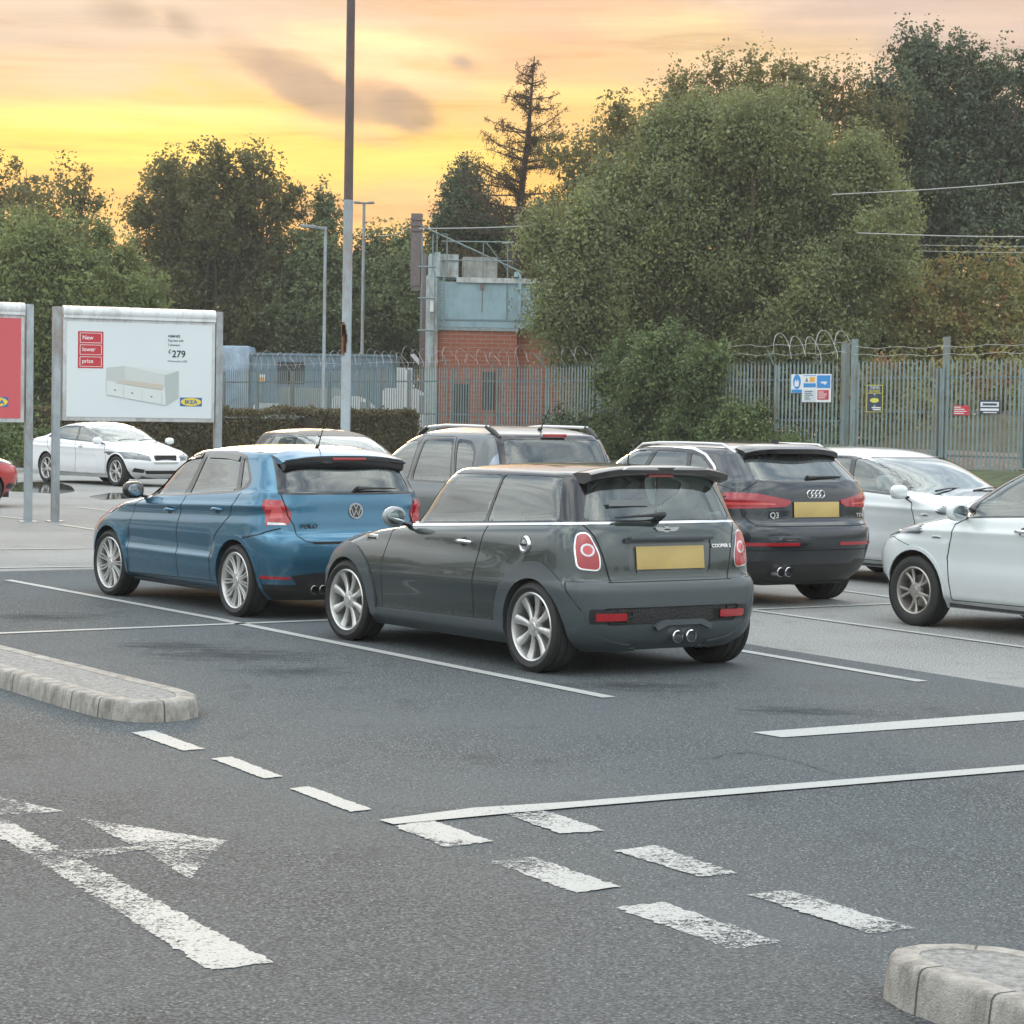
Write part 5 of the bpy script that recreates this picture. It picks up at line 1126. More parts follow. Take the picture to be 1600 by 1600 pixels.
# ---------------------------------------------------------------- people carrier with roof rails
def car_mpv():
    rows = [(.20, -.50, 2.95, .70, .35, 2.8, .5, 2.4), (.35, -.60, 3.10, .81, .40, 2.8, .6, 2.4), (.60, -.62, 3.14, .84, .40, 2.9, .6, 2.5), (.80, -.60, 3.05, .84, .40, 2.9, .6, 2.5), (.95, -.58, 2.85, .83, .40, 2.9, .6, 2.5), (1.02, -.565, 2.55, .815, .40, 2.9, .6, 2.4),
            (1.08, -.55, 2.2, .79, .40, 3.0, .5, 2.4), (1.12, -.54, 2.08, .775, .40, 3.0, .5, 2.5), (1.25, -.50, 1.86, .745, .36, 3.1, .5, 2.6), (1.40, -.44, 1.58, .705, .32, 3.2, .5, 2.7), (1.50, -.39, 1.35, .665, .30, 3.2, .5, 2.7), (1.545, -.35, 1.20, .63, .30, 3.2, .5, 2.7)]
    sk = Skin(rows, .075, wedge=(-.03, 0, 1.1), arch=.03, bulge=.035)
    car = empty('people_carrier'); tag(car, 'grey people carrier with roof rails, half hidden between the blue and dark grey cars', 'car')
    pm = paint('paint_mid_grey', (.13, .145, .150), metal=.3, coat=.6); blk = GLOSSBLK(); dk = mat('dark_trim', (.05, .05, .052), .35)
    for c_ in (0, 2.54): sk.cut('S0', circ(c_, .31, .355, 30), 'hole')
    w1 = [(1.66, 1.10), (1.50, 1.27), (1.28, 1.415), (1.0, 1.47), (.885, 1.47), (.95, 1.10)]; w2 = [(.78, 1.475), (.30, 1.475), (.20, 1.10), (.86, 1.10)]; w3 = [(.21, 1.475), (.0, 1.455), (-.10, 1.38), (-.13, 1.12), (.11, 1.10)]
    for i, w_ in enumerate((w1, w2, w3)): sk.cut('S', rnd(w_, .05), 'win%d' % (i+1))
    for w_ in ([(1.71, 1.08), (1.53, 1.29), (1.29, 1.44), (1.0, 1.497), (.855, 1.497), (.92, 1.08)], [(.81, 1.50), (.28, 1.50), (.17, 1.08), (.90, 1.08)], [(.235, 1.50), (-.02, 1.48), (-.13, 1.40), (-.16, 1.10), (.13, 1.08)]): sk.cut('S', rnd(w_, .05), 'frame')
    sk.cut('R', rnd([(-.54, 1.50), (.54, 1.50), (.58, 1.12), (-.58, 1.12)], .06), 'rwin')
    sk.cut('R', [(-.59, 1.56), (.59, 1.56), (.64, 1.08), (-.64, 1.08)], 'frame')
    for s_ in (1, -1): sk.cut('S0', rnd([(-.33, 1.10), (-.34, 1.33), (-.415, 1.46), (-.60, 1.46), (-.60, 1.10)], .04), 'lamp', s_, lambda C, N: np.abs(C[:, 1]) > .60)
    sk.cut('F', rnd([(-.56, 1.50), (.56, 1.50), (.69, 1.08), (-.69, 1.08)], .06), 'screen')
    gaps(sk, 'S', [(.84, 1.51), (.99, 1.06), (1.0, .3)]); gaps(sk, 'S', [(.26, 1.51), (.10, 1.05), (.3, .6)]); gaps(sk, 'S', [(1.0, 1.512), (.3, 1.515)], .006); gaps(sk, 'R', [(-.7, .7), (.7, .7)], .012)
    body_part(car, sk, pm); sk.part('window_frame', ['frame'], blk, car)
    for s_ in (1, -1):
        for k in (1, 2, 3): sk.part('window', ['win%d' % k], glass('green_glass', (.55, .66, .62)), car, off=-.004, sgn=s_)
        sk.part('tail_light', ['lamp'], mat('pale_lens', (.30, .34, .40), .15, metal=.4, coat=1), car, off=.008, sgn=s_)
    sk.part('windscreen', ['screen'], glass('clear_glass', (.8, .87, .84)), car, off=-.004); rw = sk.part('rear_window', ['rwin'], glass('rear_glass_dark', (.30, .34, .34), .8, .03), car, off=-.003)
    sb = MB(); sb.box(-.40, -.375, -.13, .13, 1.525, 1.555, bev=.006); sb.build('brake_light', REDLAMP(), car)
    rails(car, sk, .6, [(1.18, .52), (.98, .545), (.6, .56), (.1, .57), (-.12, .565), (-.30, .55)], .055, mat('satin_alu', (.70, .70, .70), .40, metal=.2), BLACK())
    aerial(car, -.15, 0, sk.surf_z(-.15, 0), L=.26, tilt=55)
    plate(car, sk.surf_x(0, .8)-.006, 0, .8, .52, .111)
    mirror(car, 1.75, .78, 1.08, pm); arches(car, sk, 2.54, .31, .355, .82); underbody(car, -.5, 3.0, 2.54); interior(car, 1.2, .1, hz=1.1, w=.66, roofz=1.5, wheel_x=1.6)
    W3 = make_wheel(.31, .21, .205, ('vee', 5, 0), ALLOY()); put_wheels(car, W3, [(0, .72, .31, 1, .1, 0), (0, -.72, .31, -1, .5, 0), (2.54, .72, .31, 1, .7, 0), (2.54, -.72, .31, -1, .2, 0)])
    return car
# ---------------------------------------------------------------- modern small hatch, used for the light silver car at the right and two more seen from the front
def car_hatch(name, label, pm, wb=2.49, zroof=1.385, cowl=2.05, wheels=('vee', 5, .3), alloy=None, saloon=False, w=.81, lower_nose=False, windows=None, tyre=.30, rimr=.20, dlo=None, mx=None):
    k = (zroof-1.04)/(1.385-1.04); z_ = lambda z: 1.04+(z-1.04)*k
    rr = [-.60, -.62, -.625, -.62, -.61, -.60, -.59, -.58, -.57, -.555, -.50, -.42, -.32, -.25]
    if saloon: rr = [-1.0, -1.06, -1.09, -1.09, -1.08, -1.06, -1.0, -.90, -.70, -.45, -.20, .05, .28, .42]
    o = wb-2.49
    rows = [(.18, rr[0], 2.98+o, w-.10, .35, 2.8, .5, 2.3), (.30, rr[1], 3.12+o, w-.02, .4, 2.8, .6, 2.3), (.45, rr[2], 3.18+o, w, .4, 2.9, .62, 2.8), (.60, rr[3], 3.19+o, w+.005, .4, 2.9, .62, 2.9), (.72, rr[4], 3.14+o, w+.005, .4, 2.9, .62, 2.9), (.80, rr[5], 3.03+o, w, .4, 2.9, .62, 2.8),
            (.87, rr[6], 2.84+o, w-.005, .4, 2.9, .60, 2.7), (.94, rr[7], 2.55+o, w-.015, .4, 2.9, .64, 2.3), (1.0, rr[8], 2.22+o, w-.035, .4, 2.9, .54, 2.3), (1.04, rr[9], cowl+o, w-.055, .4, 3.0, .48, 2.4),
            (z_(1.14), rr[10], cowl-.22+o, w-.095, .38, 3.1, .45, 2.6), (z_(1.25), rr[11], cowl-.46+o, w-.13, .36, 3.2, .45, 2.7), (z_(1.345), rr[12], cowl-.74+o, w-.165, .34, 3.2, .45, 2.7), (z_(1.385), rr[13], cowl-.93+o, w-.195, .34, 3.2, .45, 2.7)]
    sk = Skin(rows, .075, wedge=((-.035 if saloon else -.015), .3, 1.04), arch=.02, bulge=.04, disp=disp_y(lambda x, z: .012*gs(z, .84-.01*x, .03)-.016*gs(z, .60, .12)*(x > .4)*(x < 2.1)+.012*gs(z, .26, .04)*(x > .4)*(x < 2.1)), n=150)
    car = empty(name); tag(car, label, 'car'); blk = GLOSSBLK(); clear = glass('clear_glass', (.80, .87, .84))
    Ra = tyre+.045
    for c_ in (0, wb):
        sk.cut('S0', circ(c_, tyre, Ra, 34), 'hole'); sk.cut('S0', circ(c_, tyre, Ra+.03, 36), 'lip')
    if windows is None:
        windows = [[(cowl-.22+o, .965), (cowl-.42+o, z_(1.16)), (cowl-.66+o, z_(1.27)), (cowl-.95+o, z_(1.335)), (1.0+o*.5, z_(1.345)), (1.06+o*.5, .995)], [(.93+o*.5, z_(1.345)), (.35, z_(1.335)), (.10, 1.05), (.98+o*.5, 1.0)], [(.27, z_(1.325)), (.10, z_(1.28)), (-.12, 1.10), (.02, 1.06)]]
        if saloon: windows = windows[:1]+[[(.93+o*.5, z_(1.345)), (.55, z_(1.325)), (.32, z_(1.25)), (.05, 1.05), (.98+o*.5, 1.0)]]
    for i, w_ in enumerate(windows): sk.cut('S', rnd(w_, .025), 'win%d' % (i+1))
    dl = [(cowl-.12+o, .935), (cowl-.38+o, z_(1.19)), (cowl-.64+o, z_(1.30)), (cowl-.95+o, z_(1.365)), (1.0, z_(1.372)), (.35, z_(1.362)), (.08, z_(1.30)), (-.20, 1.09), (-.1, 1.045), (1.05, .98)]
    if saloon: dl = [(cowl-.12+o, .935), (cowl-.38+o, z_(1.19)), (cowl-.64+o, z_(1.30)), (cowl-.95+o, z_(1.365)), (1.0, z_(1.372)), (.55, z_(1.352)), (.25, z_(1.25)), (-.02, 1.04), (1.05, .98)]
    if dlo: dl = dlo
    sk.cut('S', rnd(dl, .03), 'frame')
    sk.cut('F', rnd([(-w+.27, z_(1.355)), (w-.27, z_(1.355)), (w-.11, 1.00), (w-.30, .955), (-w+.30, .955), (-w+.11, 1.00)], .05), 'screen')
    sk.cut('R', rnd([(-w+.29, z_(1.36)), (w-.29, z_(1.36)), (w-.18, 1.06), (-w+.18, 1.06)], .05), 'rwin')
    for s_ in (1, -1):
        m_ = lambda P: [(a*s_, b) for a, b in P]
        if saloon: sk.cut('F0', m_(rnd([(.38, .57), (.87, .62), (.90, .76), (.62, .755), (.38, .67)], .03)), 'head', s_)
        else: sk.cut('F0', m_(rnd([(.40, .70), (.60, .73), (.86, .80), (.86, .885), (.62, .83), (.42, .765)], .015)), 'head', s_, lambda C, N: C[:, 0] > 2.42+o)
        sk.cut('F', m_(rnd([(.50, .30), (.72, .33), (.72, .42), (.50, .38)], .02)), 'fog', s_)
        sk.cut('R', m_(rnd([(.52, .98), (w, .97), (w, .78), (.58, .80)], .03)), 'tail', s_)
    gr = [(-.30, .74), (.30, .74), (.36, .62), (.26, .52), (-.26, .52), (-.36, .62)]
    sk.cut('F', rnd([(a*1.12, .625+(b-.625)*1.18) for a, b in gr], .03), 'chrome'); 
    sk.cut('F', rnd([(-.50, .44), (.50, .44), (.42, .28), (-.42, .28)] if not saloon else [(-.50, .36), (.50, .36), (.44, .28), (-.44, .28)], .03), 'intake')
    gaps(sk, 'S', [(2.05+o, .26), (2.10+o, .60), (2.02+o, .88), (1.86+o, .95)]); gaps(sk, 'S', [(1.03+o*.5, .26), (1.06+o*.5, .7), (1.02+o*.5, .98)]); gaps(sk, 'S', [(.44, .28), (.38, .55), (.08, .80), (-.02, 1.03)])
    gaps(sk, 'S', [(2.06+o, .25), (.36, .26)], .007)
    for s_ in (1, -1): gaps(sk, 'T', [(2.0+o, s_*(w-.12)), (2.5+o, s_*(w-.16)), (2.85+o, s_*.50), (3.0+o, s_*.30)], .007)
    gaps(sk, 'S0', [(2.55+o, .68), (2.78+o, .74), (2.95+o, .72)], .006)
    sk.cut('S', [(2.04+o, .26), (2.09+o, .60), (2.01+o, .87), (1.86+o, .94), (1.03+o*.5, .97), (1.07+o*.5, .7), (1.04+o*.5, .27)], 'door1'); sk.cut('S', [(1.02+o*.5, .27), (1.05+o*.5, .7), (1.01+o*.5, .97), (-.01, 1.02), (.09, .81), (.39, .56), (.45, .29)], 'door2')
    body_part(car, sk, pm); sk.part('window_frame', ['frame'], blk, car); sk.part('wheel_arch_lip', ['lip'], pm, car, off=.008)
    g_ = sk.part('grille_surround', ['chrome'], CHROME(), car, off=.004); gm = MB(); xx = 3.17+o
    for i in range(6):
        z = .56+i*.026; hw_ = .33-abs(z-.62)*.35; gm.box(xx-.02+.0, xx+.016, -hw_*.85, hw_*.85, z-.004, z+.004)
    gm.cur = 1; gm.box(xx-.06, xx+.010, -.27, .27, .55, .70); gm.build('grille', [mat('grille_dark', (.06, .06, .06), .3, metal=.6), BLACK()], car)
    sk.part('air_intake', ['intake'], BLACK(), car, off=-.004)
    hm = mat('headlamp', (.13, .145, .155), .12, metal=.4, coat=1)
    for s_ in (1, -1):
        d = sk.part('door', ['door1'], pm, car, off=.001, sgn=s_); handle(d, sk, 1.24+o*.6, .855, s_, CHROME() if not saloon else pm)
        sk.part('window', ['win1'], clear, d, off=-.004, sgn=s_)
        d = sk.part('door', ['door2'], pm, car, off=.001, sgn=s_); handle(d, sk, .28, .885, s_, CHROME() if not saloon else pm); sk.part('window', ['win2'], clear, d, off=-.004, sgn=s_)
        if len(windows) > 2: sk.part('window', ['win3'], clear, car, off=-.004, sgn=s_)
        h_ = sk.part('headlight', ['head'], hm, car, off=.006, sgn=s_)
        q = MB(); q.lathe([(.0001, .01), (.03, .006), (.045, -.01)], 20, 'x', (2.99+o, s_*.58, .68))
        if saloon: q.build('projector_lens', mat('lens_dark', (.03, .035, .04), .05, coat=1), h_)
        sk.part('fog_light', ['fog'], BLACK(), car, off=-.004, sgn=s_); sk.part('tail_light', ['tail'], REDLAMP(), car, off=.008, sgn=s_)
        y, n = sk.surf_y(2.22+o, .765, s_); mb = MB(); mb.box(2.17+o, 2.27+o, y-.008, y+.008, .755, .777, bev=.004); mb.build('side_indicator', CHROME(), car)
    ws = sk.part('windscreen', ['screen'], glass('screen_glass', (.62, .72, .70)), car, off=-.004); sk.part('rear_window', ['rwin'], clear, car, off=-.003)
    q = MB()
    for y0 in (.05, -.5): q.tube([(cowl+.02+o, y0, 1.005), (cowl-.03+o, y0+.25, 1.03), (cowl-.10+o, y0+.52, 1.03)], [.012, .008, .006], 6)
    q.build('wiper', BLACK(), ws)
    if not saloon: plate(car, 3.20+o, 0, .46, .52, .111, front=True)
    mirror(car, mx or cowl-.13+o, w-.065, .99, pm); arches(car, sk, wb, tyre, Ra, w-.01); underbody(car, rr[2]+.02, 3.1+o, wb); interior(car, 1.15+o*.4, .12+o*.3, hz=.95, w=.62, roofz=zroof-.04, wheel_x=cowl-.38+o, tone=PALEIN())
    W3 = make_wheel(tyre, rimr, .20, wheels, alloy or ALLOY()); put_wheels(car, W3, [(0, w-.11, tyre, 1, .1, 0), (0, -w+.11, tyre, -1, .5, 0), (wb, w-.11, tyre, 1, .35, 0), (wb, -w+.11, tyre, -1, .2, 0)])
    return car, sk
def place(car, x, y, yaw): car.location = (x, y, 0); car.rotation_euler = (0, 0, yaw+math.pi/2)
def fwd_of(yaw): return Vector((-math.sin(yaw), math.cos(yaw), 0))
c = car_mini(); place(c, .822, 16.364, .597); c.scale = (1, 1.045, 1)
c = car_polo(); place(c, -1.643, 20.296, .603)
c = car_q3(); place(c, 2.38, 22.47, .585)
c = car_mpv(); place(c, .165, 22.31, .60)
silver = paint('paint_pale_silver', (.70, .74, .74), metal=.15, rough=.3)
brown_alloy = mat('bronze_alloy', (.42, .39, .36), .35, metal=.7)
c, _ = car_hatch('hatchback', 'pale silver hatchback cut off by the right edge, front wheel towards the dark grey hatchback', silver, wheels=('vee', 5, .2), alloy=brown_alloy, cowl=2.27, zroof=1.43, mx=1.90, windows=[[(1.87, .955), (1.80, 1.10), (1.60, 1.225), (1.37, 1.335), (1.0, 1.375), (1.06, .995)], [(.93, 1.375), (.35, 1.36), (.10, 1.06), (.98, 1.0)], [(.27, 1.345), (.10, 1.30), (-.12, 1.11), (.02, 1.06)]], dlo=[(2.0, .93), (1.86, 1.13), (1.62, 1.27), (1.36, 1.37), (1.0, 1.408), (.35, 1.40), (.08, 1.32), (-.20, 1.09), (-.1, 1.045), (1.05, .98)]); place(c, 5.46, 18.4, .60)
def place_front(car, x, y, yaw, wb):     # x, y = centre of the front axle
    F = fwd_of(yaw); place(car, x-F.x*wb, y-F.y*wb, yaw)
c, _ = car_hatch('hatchback', 'silver hatchback facing the camera, right behind the black SUV', paint('paint_silver', (.64, .68, .69), metal=.2, rough=.3), zroof=1.36); place_front(c, 5.05, 24.6, .60+math.pi, 2.49)
c, _ = car_hatch('hatchback', 'taupe grey car facing the camera, mostly hidden behind the blue hatchback roof', paint('paint_taupe', (.075, .07, .066), metal=.2, rough=.5, coat=.2)); place_front(c, -1.9, 35.0, .60+math.pi, 2.49)
white = paint('paint_white', (.78, .80, .82), metal=.0, rough=.3)
c, sk_ = car_hatch('saloon_car', 'white saloon parked under the white furniture billboard at the left', white, wb=2.909, zroof=1.33, cowl=2.0, saloon=True, w=.88, wheels=('vee', 5, .1), tyre=.335, rimr=.24)
YJ = math.pi+R(42); c.location = (0, 0, 0); F_ = fwd_of(YJ)
wf = Vector((-8.72, 52.2, 0)); Lj = Vector((-math.cos(YJ), -math.sin(YJ), 0)); pf = wf+Lj*.85; place(c, pf.x-F_.x*2.909, pf.y-F_.y*2.909, YJ)
c, _ = car_hatch('hatchback', 'red car at the left edge, only its nose in view', paint('paint_red', (.45, .03, .03), metal=.1)); place_front(c, -9.30, 40.9, R(-62), 2.49)
# ------------------------------------------------------------------ billboards
def billboard(A, B, zb, zt, label, postx, red=False):
    """A, B: ground points under the left and right edge of the board"""
    d = (B-A); Wd = d.length; ang = math.atan2(d.y, d.x); M_ = Matrix.Translation((A.x, A.y, 0)) @ Matrix.Rotation(ang, 4, 'Z')   # local x along board, -y to the camera
    root = empty('billboard'); tag(root, label, 'billboard', 'billboards in the car park')
    GP = mat('weathered_galv', (.33, .38, .40), .5, metal=.3, var=.22, vscale=2.5, dirt=(.20, .15, .12)); FR = mat('sign_frame', (.55, .57, .57), .4, var=.08, dirt=(.33, .32, .30))
    for xp in postx:
        mb = MB(); mb.box(xp-.055, xp+.055, -.06, .06, 0, zt-.03, M_, bev=.008); mb.cur = 0; mb.box(xp-.12, xp+.12, -.12, .12, 0, .015, M_); mb.build('post', GP, root)
    mb = MB(); mb.box(0, Wd, -.07, .07, zb, zt-.19, M_, bev=.01); mb.build('case', FR, root)
    col = (.58, .10, .115) if red else (.66, .72, .735)
    mb = MB(); mb.box(.055, Wd-.055, -.078, -.07, zb+.06, zt-.245, M_); po = mb.build('poster', mat('poster_red' if red else 'poster_white', col, .35, var=.02, vscale=1), root)
    mb = MB(); mb.tube([M_ @ Vector((0, -.03, zt-.10)), M_ @ Vector((Wd, -.03, zt-.10))], .088, 20); mb.box(.0, Wd, -.10, .06, zt-.195, zt-.13, M_); mb.build('lamp_housing', mat('housing_white', (.70, .73, .74), .35, var=.05, dirt=(.45, .45, .42)), root)
    return root, po, M_, Wd
WB = [ground_pt(95, 817), ground_pt(333, 810)]
A_ = at_depth(96, 640, 35.75); B_ = at_depth(333, 640, 36.75); A_.z = B_.z = 0
zb = at_depth(96, 657, 35.75).z; zt = at_depth(96, 476, 35.75).z
bb, po, BM, BW = billboard(A_, B_, zb, zt, 'white furniture billboard showing a day-bed at £279, between two weathered posts', (-.085, ( B_-A_).length+.075))
def bu(X): return .055+(X-385)/863*(BW-.11)
def bv(Y): return (zt-.245)-(Y-205)/617*((zt-.245)-(zb+.06))
def bpoly(name, P, mt, d, parent=po):
    mb = MB(); mb.prism([(bu(x), bv(y)) for x, y in P], -.078-d-.0015, -.078-d, 'xz', BM); return mb.build(name, mt, parent, autosm=None)
def btext(s, X, Y, hpx, mt, d=.004, sx=1.0, bold=0.0, align='LEFT', parent=po):
    size = hpx/617*((zt-.245)-(zb+.06))*1.38
    M_ = BM @ Matrix.Translation((bu(X), -.078-d, bv(Y))) @ Matrix.Rotation(R(90), 4, 'X'); return textmesh('lettering', s, size, mt, parent, M_, align=align, sx=sx, bold=bold*size, extr=.0008)
RB = mat('tag_red', (.50, .035, .05), .4); INK = mat('print_black', (.03, .03, .035), .5); WH = mat('print_white', (.80, .80, .78), .4)
for k, (wd, y) in enumerate((('New', 320), ('lower', 396), ('price', 472))):
    bpoly('price_tag', [(449, 267+k*79), (598, 267+k*79), (598, 345+k*80.5), (449, 345+k*80.5)], RB, .001)
    y0, y1 = 277+k*77, 342+k*77
    for q in ([(460, y0), (588, y0), (588, y0+3), (460, y0+3)], [(460, y1-3), (588, y1-3), (588, y1), (460, y1)], [(460, y0), (463, y0), (463, y1), (460, y1)], [(585, y0), (588, y0), (588, y1), (585, y1)]): bpoly('tag_border', q, WH, .0035)
    btext(wd, 474, y, 27, WH, .004, .98, .012)
btext('HEMNES', 981, 291, 16, INK, .002, 1.0, .022); btext('Day-bed with', 981, 319, 16, INK, .002, .88, .006); btext('3 drawers', 981, 348, 16, INK, .002, .92, .006)
btext('£', 983, 396, 28, INK, .002, 1.0, .012); btext('279', 1006, 421, 46, INK, .002, .98, .02); btext('Previous price: £329', 981, 453, 13, INK, .002, .88)
def logo(P0, P1, polyf, textf):
    pass
bpoly('logo_ground', [(1057, 685), (1190, 685), (1190, 743), (1057, 743)], mat('logo_blue', (.03, .14, .38), .4), .001)
bpoly('logo_oval', [(1123.5+62*math.cos(R(a)), 714-26*math.sin(R(a))) for a in range(0, 360, 12)], mat('logo_yellow', (.78, .60, .05), .4), .004)
btext('IKEA', 1124, 726, 26, mat('logo_blue', (.03, .14, .38), .4), .007, 1.18, .03, 'CENTER')
g1, g2, g3, g4 = mat('bed_a', (.56, .60, .58), .5), mat('bed_b', (.64, .68, .67), .5), mat('bed_c', (.43, .48, .47), .5), mat('bed_slat', (.55, .50, .42), .5)
bpoly('bed_picture', [(722, 487), (968, 530), (1045, 512), (1045, 516), (968, 545), (962, 610), (730, 580)], g1, .001); bpoly('bed_picture', [(618, 500), (722, 487), (730, 580), (680, 600), (618, 584)], mat('bed_d', (.50, .54, .52), .5), .0035)
bpoly('bed_picture', [(722, 487), (1045, 510), (970, 538)], g2, .0015)
bpoly('bed_picture', [(670, 600), (735, 578), (962, 606), (950, 638)], g4, .0045)
for k in range(12): bpoly('bed_picture', [(690+k*22, 590+k*3.2-5), (694+k*22, 590+k*3.2-5), (680+k*22, 601+k*3.2), (676+k*22, 601+k*3.2)], g3, .006)
bpoly('bed_picture', [(618, 584), (650, 586), (680, 602), (935, 641), (968, 636), (972, 740), (618, 676)], g2, .0065)
bpoly('bed_picture', [(968, 541), (1047, 511), (1047, 685), (972, 740)], g3, .0085)
for x, y in ((716, 0), (828, 19), (945, 40)): bpoly('bed_picture', [(x, 618+y), (x+2, 618+y), (x+2, 690+y*1.0), (x, 690+y*1.0)], g3, .009)
bpoly('bed_picture', [(618, 672), (972, 736), (972, 740), (618, 676)], g1, .009)
for x, y in ((668, 645), (770, 662), (885, 684)): bpoly('bed_picture', [(x-5, y-4), (x+5, y-3), (x+5, y+3), (x-5, y+3)], INK, .009)
# its left-hand neighbour
dirv = (B_-A_).normalized(); R2 = at_depth(36, 640, 35.45); R2.z = 0; L2 = R2-dirv*(B_-A_).length
bb2, po2, BM2, BW2 = billboard(L2, R2, at_depth(36, 660, 35.45).z, at_depth(36, 472, 35.45).z, 'red billboard cut off by the left edge, its right post beside the white one', (-.085, (R2-L2).length+.085), True)
zb2 = at_depth(36, 660, 35.45).z+.06
def lq(name, P, mt, d):
    mb = MB(); mb.prism([(BW2-.055+x*.00977, zb2+z*.00977) for x, z in P], -.078-d-.0015, -.078-d, 'xz', BM2); return mb.build(name, mt, po2, autosm=None)
lq('logo_ground', [(-55, 17), (-19, 17), (-19, 32), (-55, 32)], mat('logo_blue', (.03, .14, .38), .4), .001); lq('logo_oval', [(-37+17*math.cos(R(a)), 24.5+7*math.sin(R(a))) for a in range(0, 360, 12)], mat('logo_yellow', (.78, .60, .05), .4), .004)
M_ = BM2 @ Matrix.Translation((BW2-.055-37*.00977, -.085, zb2+21.2*.00977)) @ Matrix.Rotation(R(90), 4, 'X'); textmesh('lettering', 'IKEA', .095, mat('logo_blue', (.03, .14, .38), .4), po2, M_, align='CENTER', sx=1.18, bold=.003)
# ------------------------------------------------------------------ lamp posts
PB = mat('post_paint', (.27, .325, .35), .45, metal=.15, var=.15, vscale=2, dirt=(.24, .14, .10))
def lamp_post(x, D, ytop, r0, r1, head, label):
    p = at_depth(x, 646, D); zt = at_depth(x, ytop, D).z if ytop is not None else 12.5; root = empty('lamp_post', (p.x, p.y, 0)); tag(root, label, 'lamp post', 'lamp posts of the car park')
    mb = MB()
    if ytop is None:
        mb.tube([(0, 0, 0), (0, 0, 1.2), (0, 0, 1.25), (0, 0, 6.6)], [r0*1.35, r0*1.3, r0, r0*.95], 16); mb.build('column', PB, root); mb = MB(); mb.tube([(0, 0, 6.6), (0, 0, 6.64), (0, 0, zt)], [r0*.98, r0*.93, r1], 16); mb.build('upper_column', mat('backlit_brown', (.075, .05, .045), .5, var=.25, vscale=2), root)  # upper column coloured dark for its backlit silhouette, joint added at the change
    else: mb.tube([(0, 0, 0), (0, 0, 1.2), (0, 0, 1.25), (0, 0, zt)], [r0*1.35, r0*1.3, r0, r1], 16); mb.build('column', PB, root)
    mb = MB(); ah = []
    for a, L, t in head:
        c_, s_ = math.cos(a), math.sin(a); M_ = Matrix.Translation((0, 0, zt)) @ Matrix.Rotation(a, 4, 'Z') @ Matrix.Rotation(R(-t), 4, 'Y'); h = MB(); h.box(-.05, L*.45, -.04, .04, -.03, .05, M_, bev=.01); h.box(L*.35, L, -.16, .16, -.03, .06, M_, bev=.03); h.build('lamp_head', mat('lamp_head', (.22, .24, .25), .4), root)
    return root
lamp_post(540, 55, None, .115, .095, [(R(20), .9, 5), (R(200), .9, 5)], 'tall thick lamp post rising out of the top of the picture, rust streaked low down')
q = MB(); p = at_depth(541, 520, 55); pr = []
for k in range(6): q.box(p.x-.112+.02*k, p.x-.09+.02*k+.03, p.y-.125, p.y-.09, p.z-.3+random.Random(k).uniform(-.3, .3), p.z+.2+random.Random(k+9).uniform(-.3, .3))
ro = q.build('rust_patch', mat('rust', (.18, .08, .04), .8), bpy.data.objects['lamp_post']); ro.matrix_parent_inverse = Matrix.Translation(-Vector(bpy.data.objects['lamp_post'].location))
lamp_post(505, 71, 357, .055, .045, [(math.pi, .75, 4)], 'thin lamp post with a single head pointing left, behind the hedge'); lamp_post(564.5, 97, 318, .075, .06, [(0, .42, 4), (math.pi, .42, 4)], 'slim lamp post with a double T head right of the tall post')
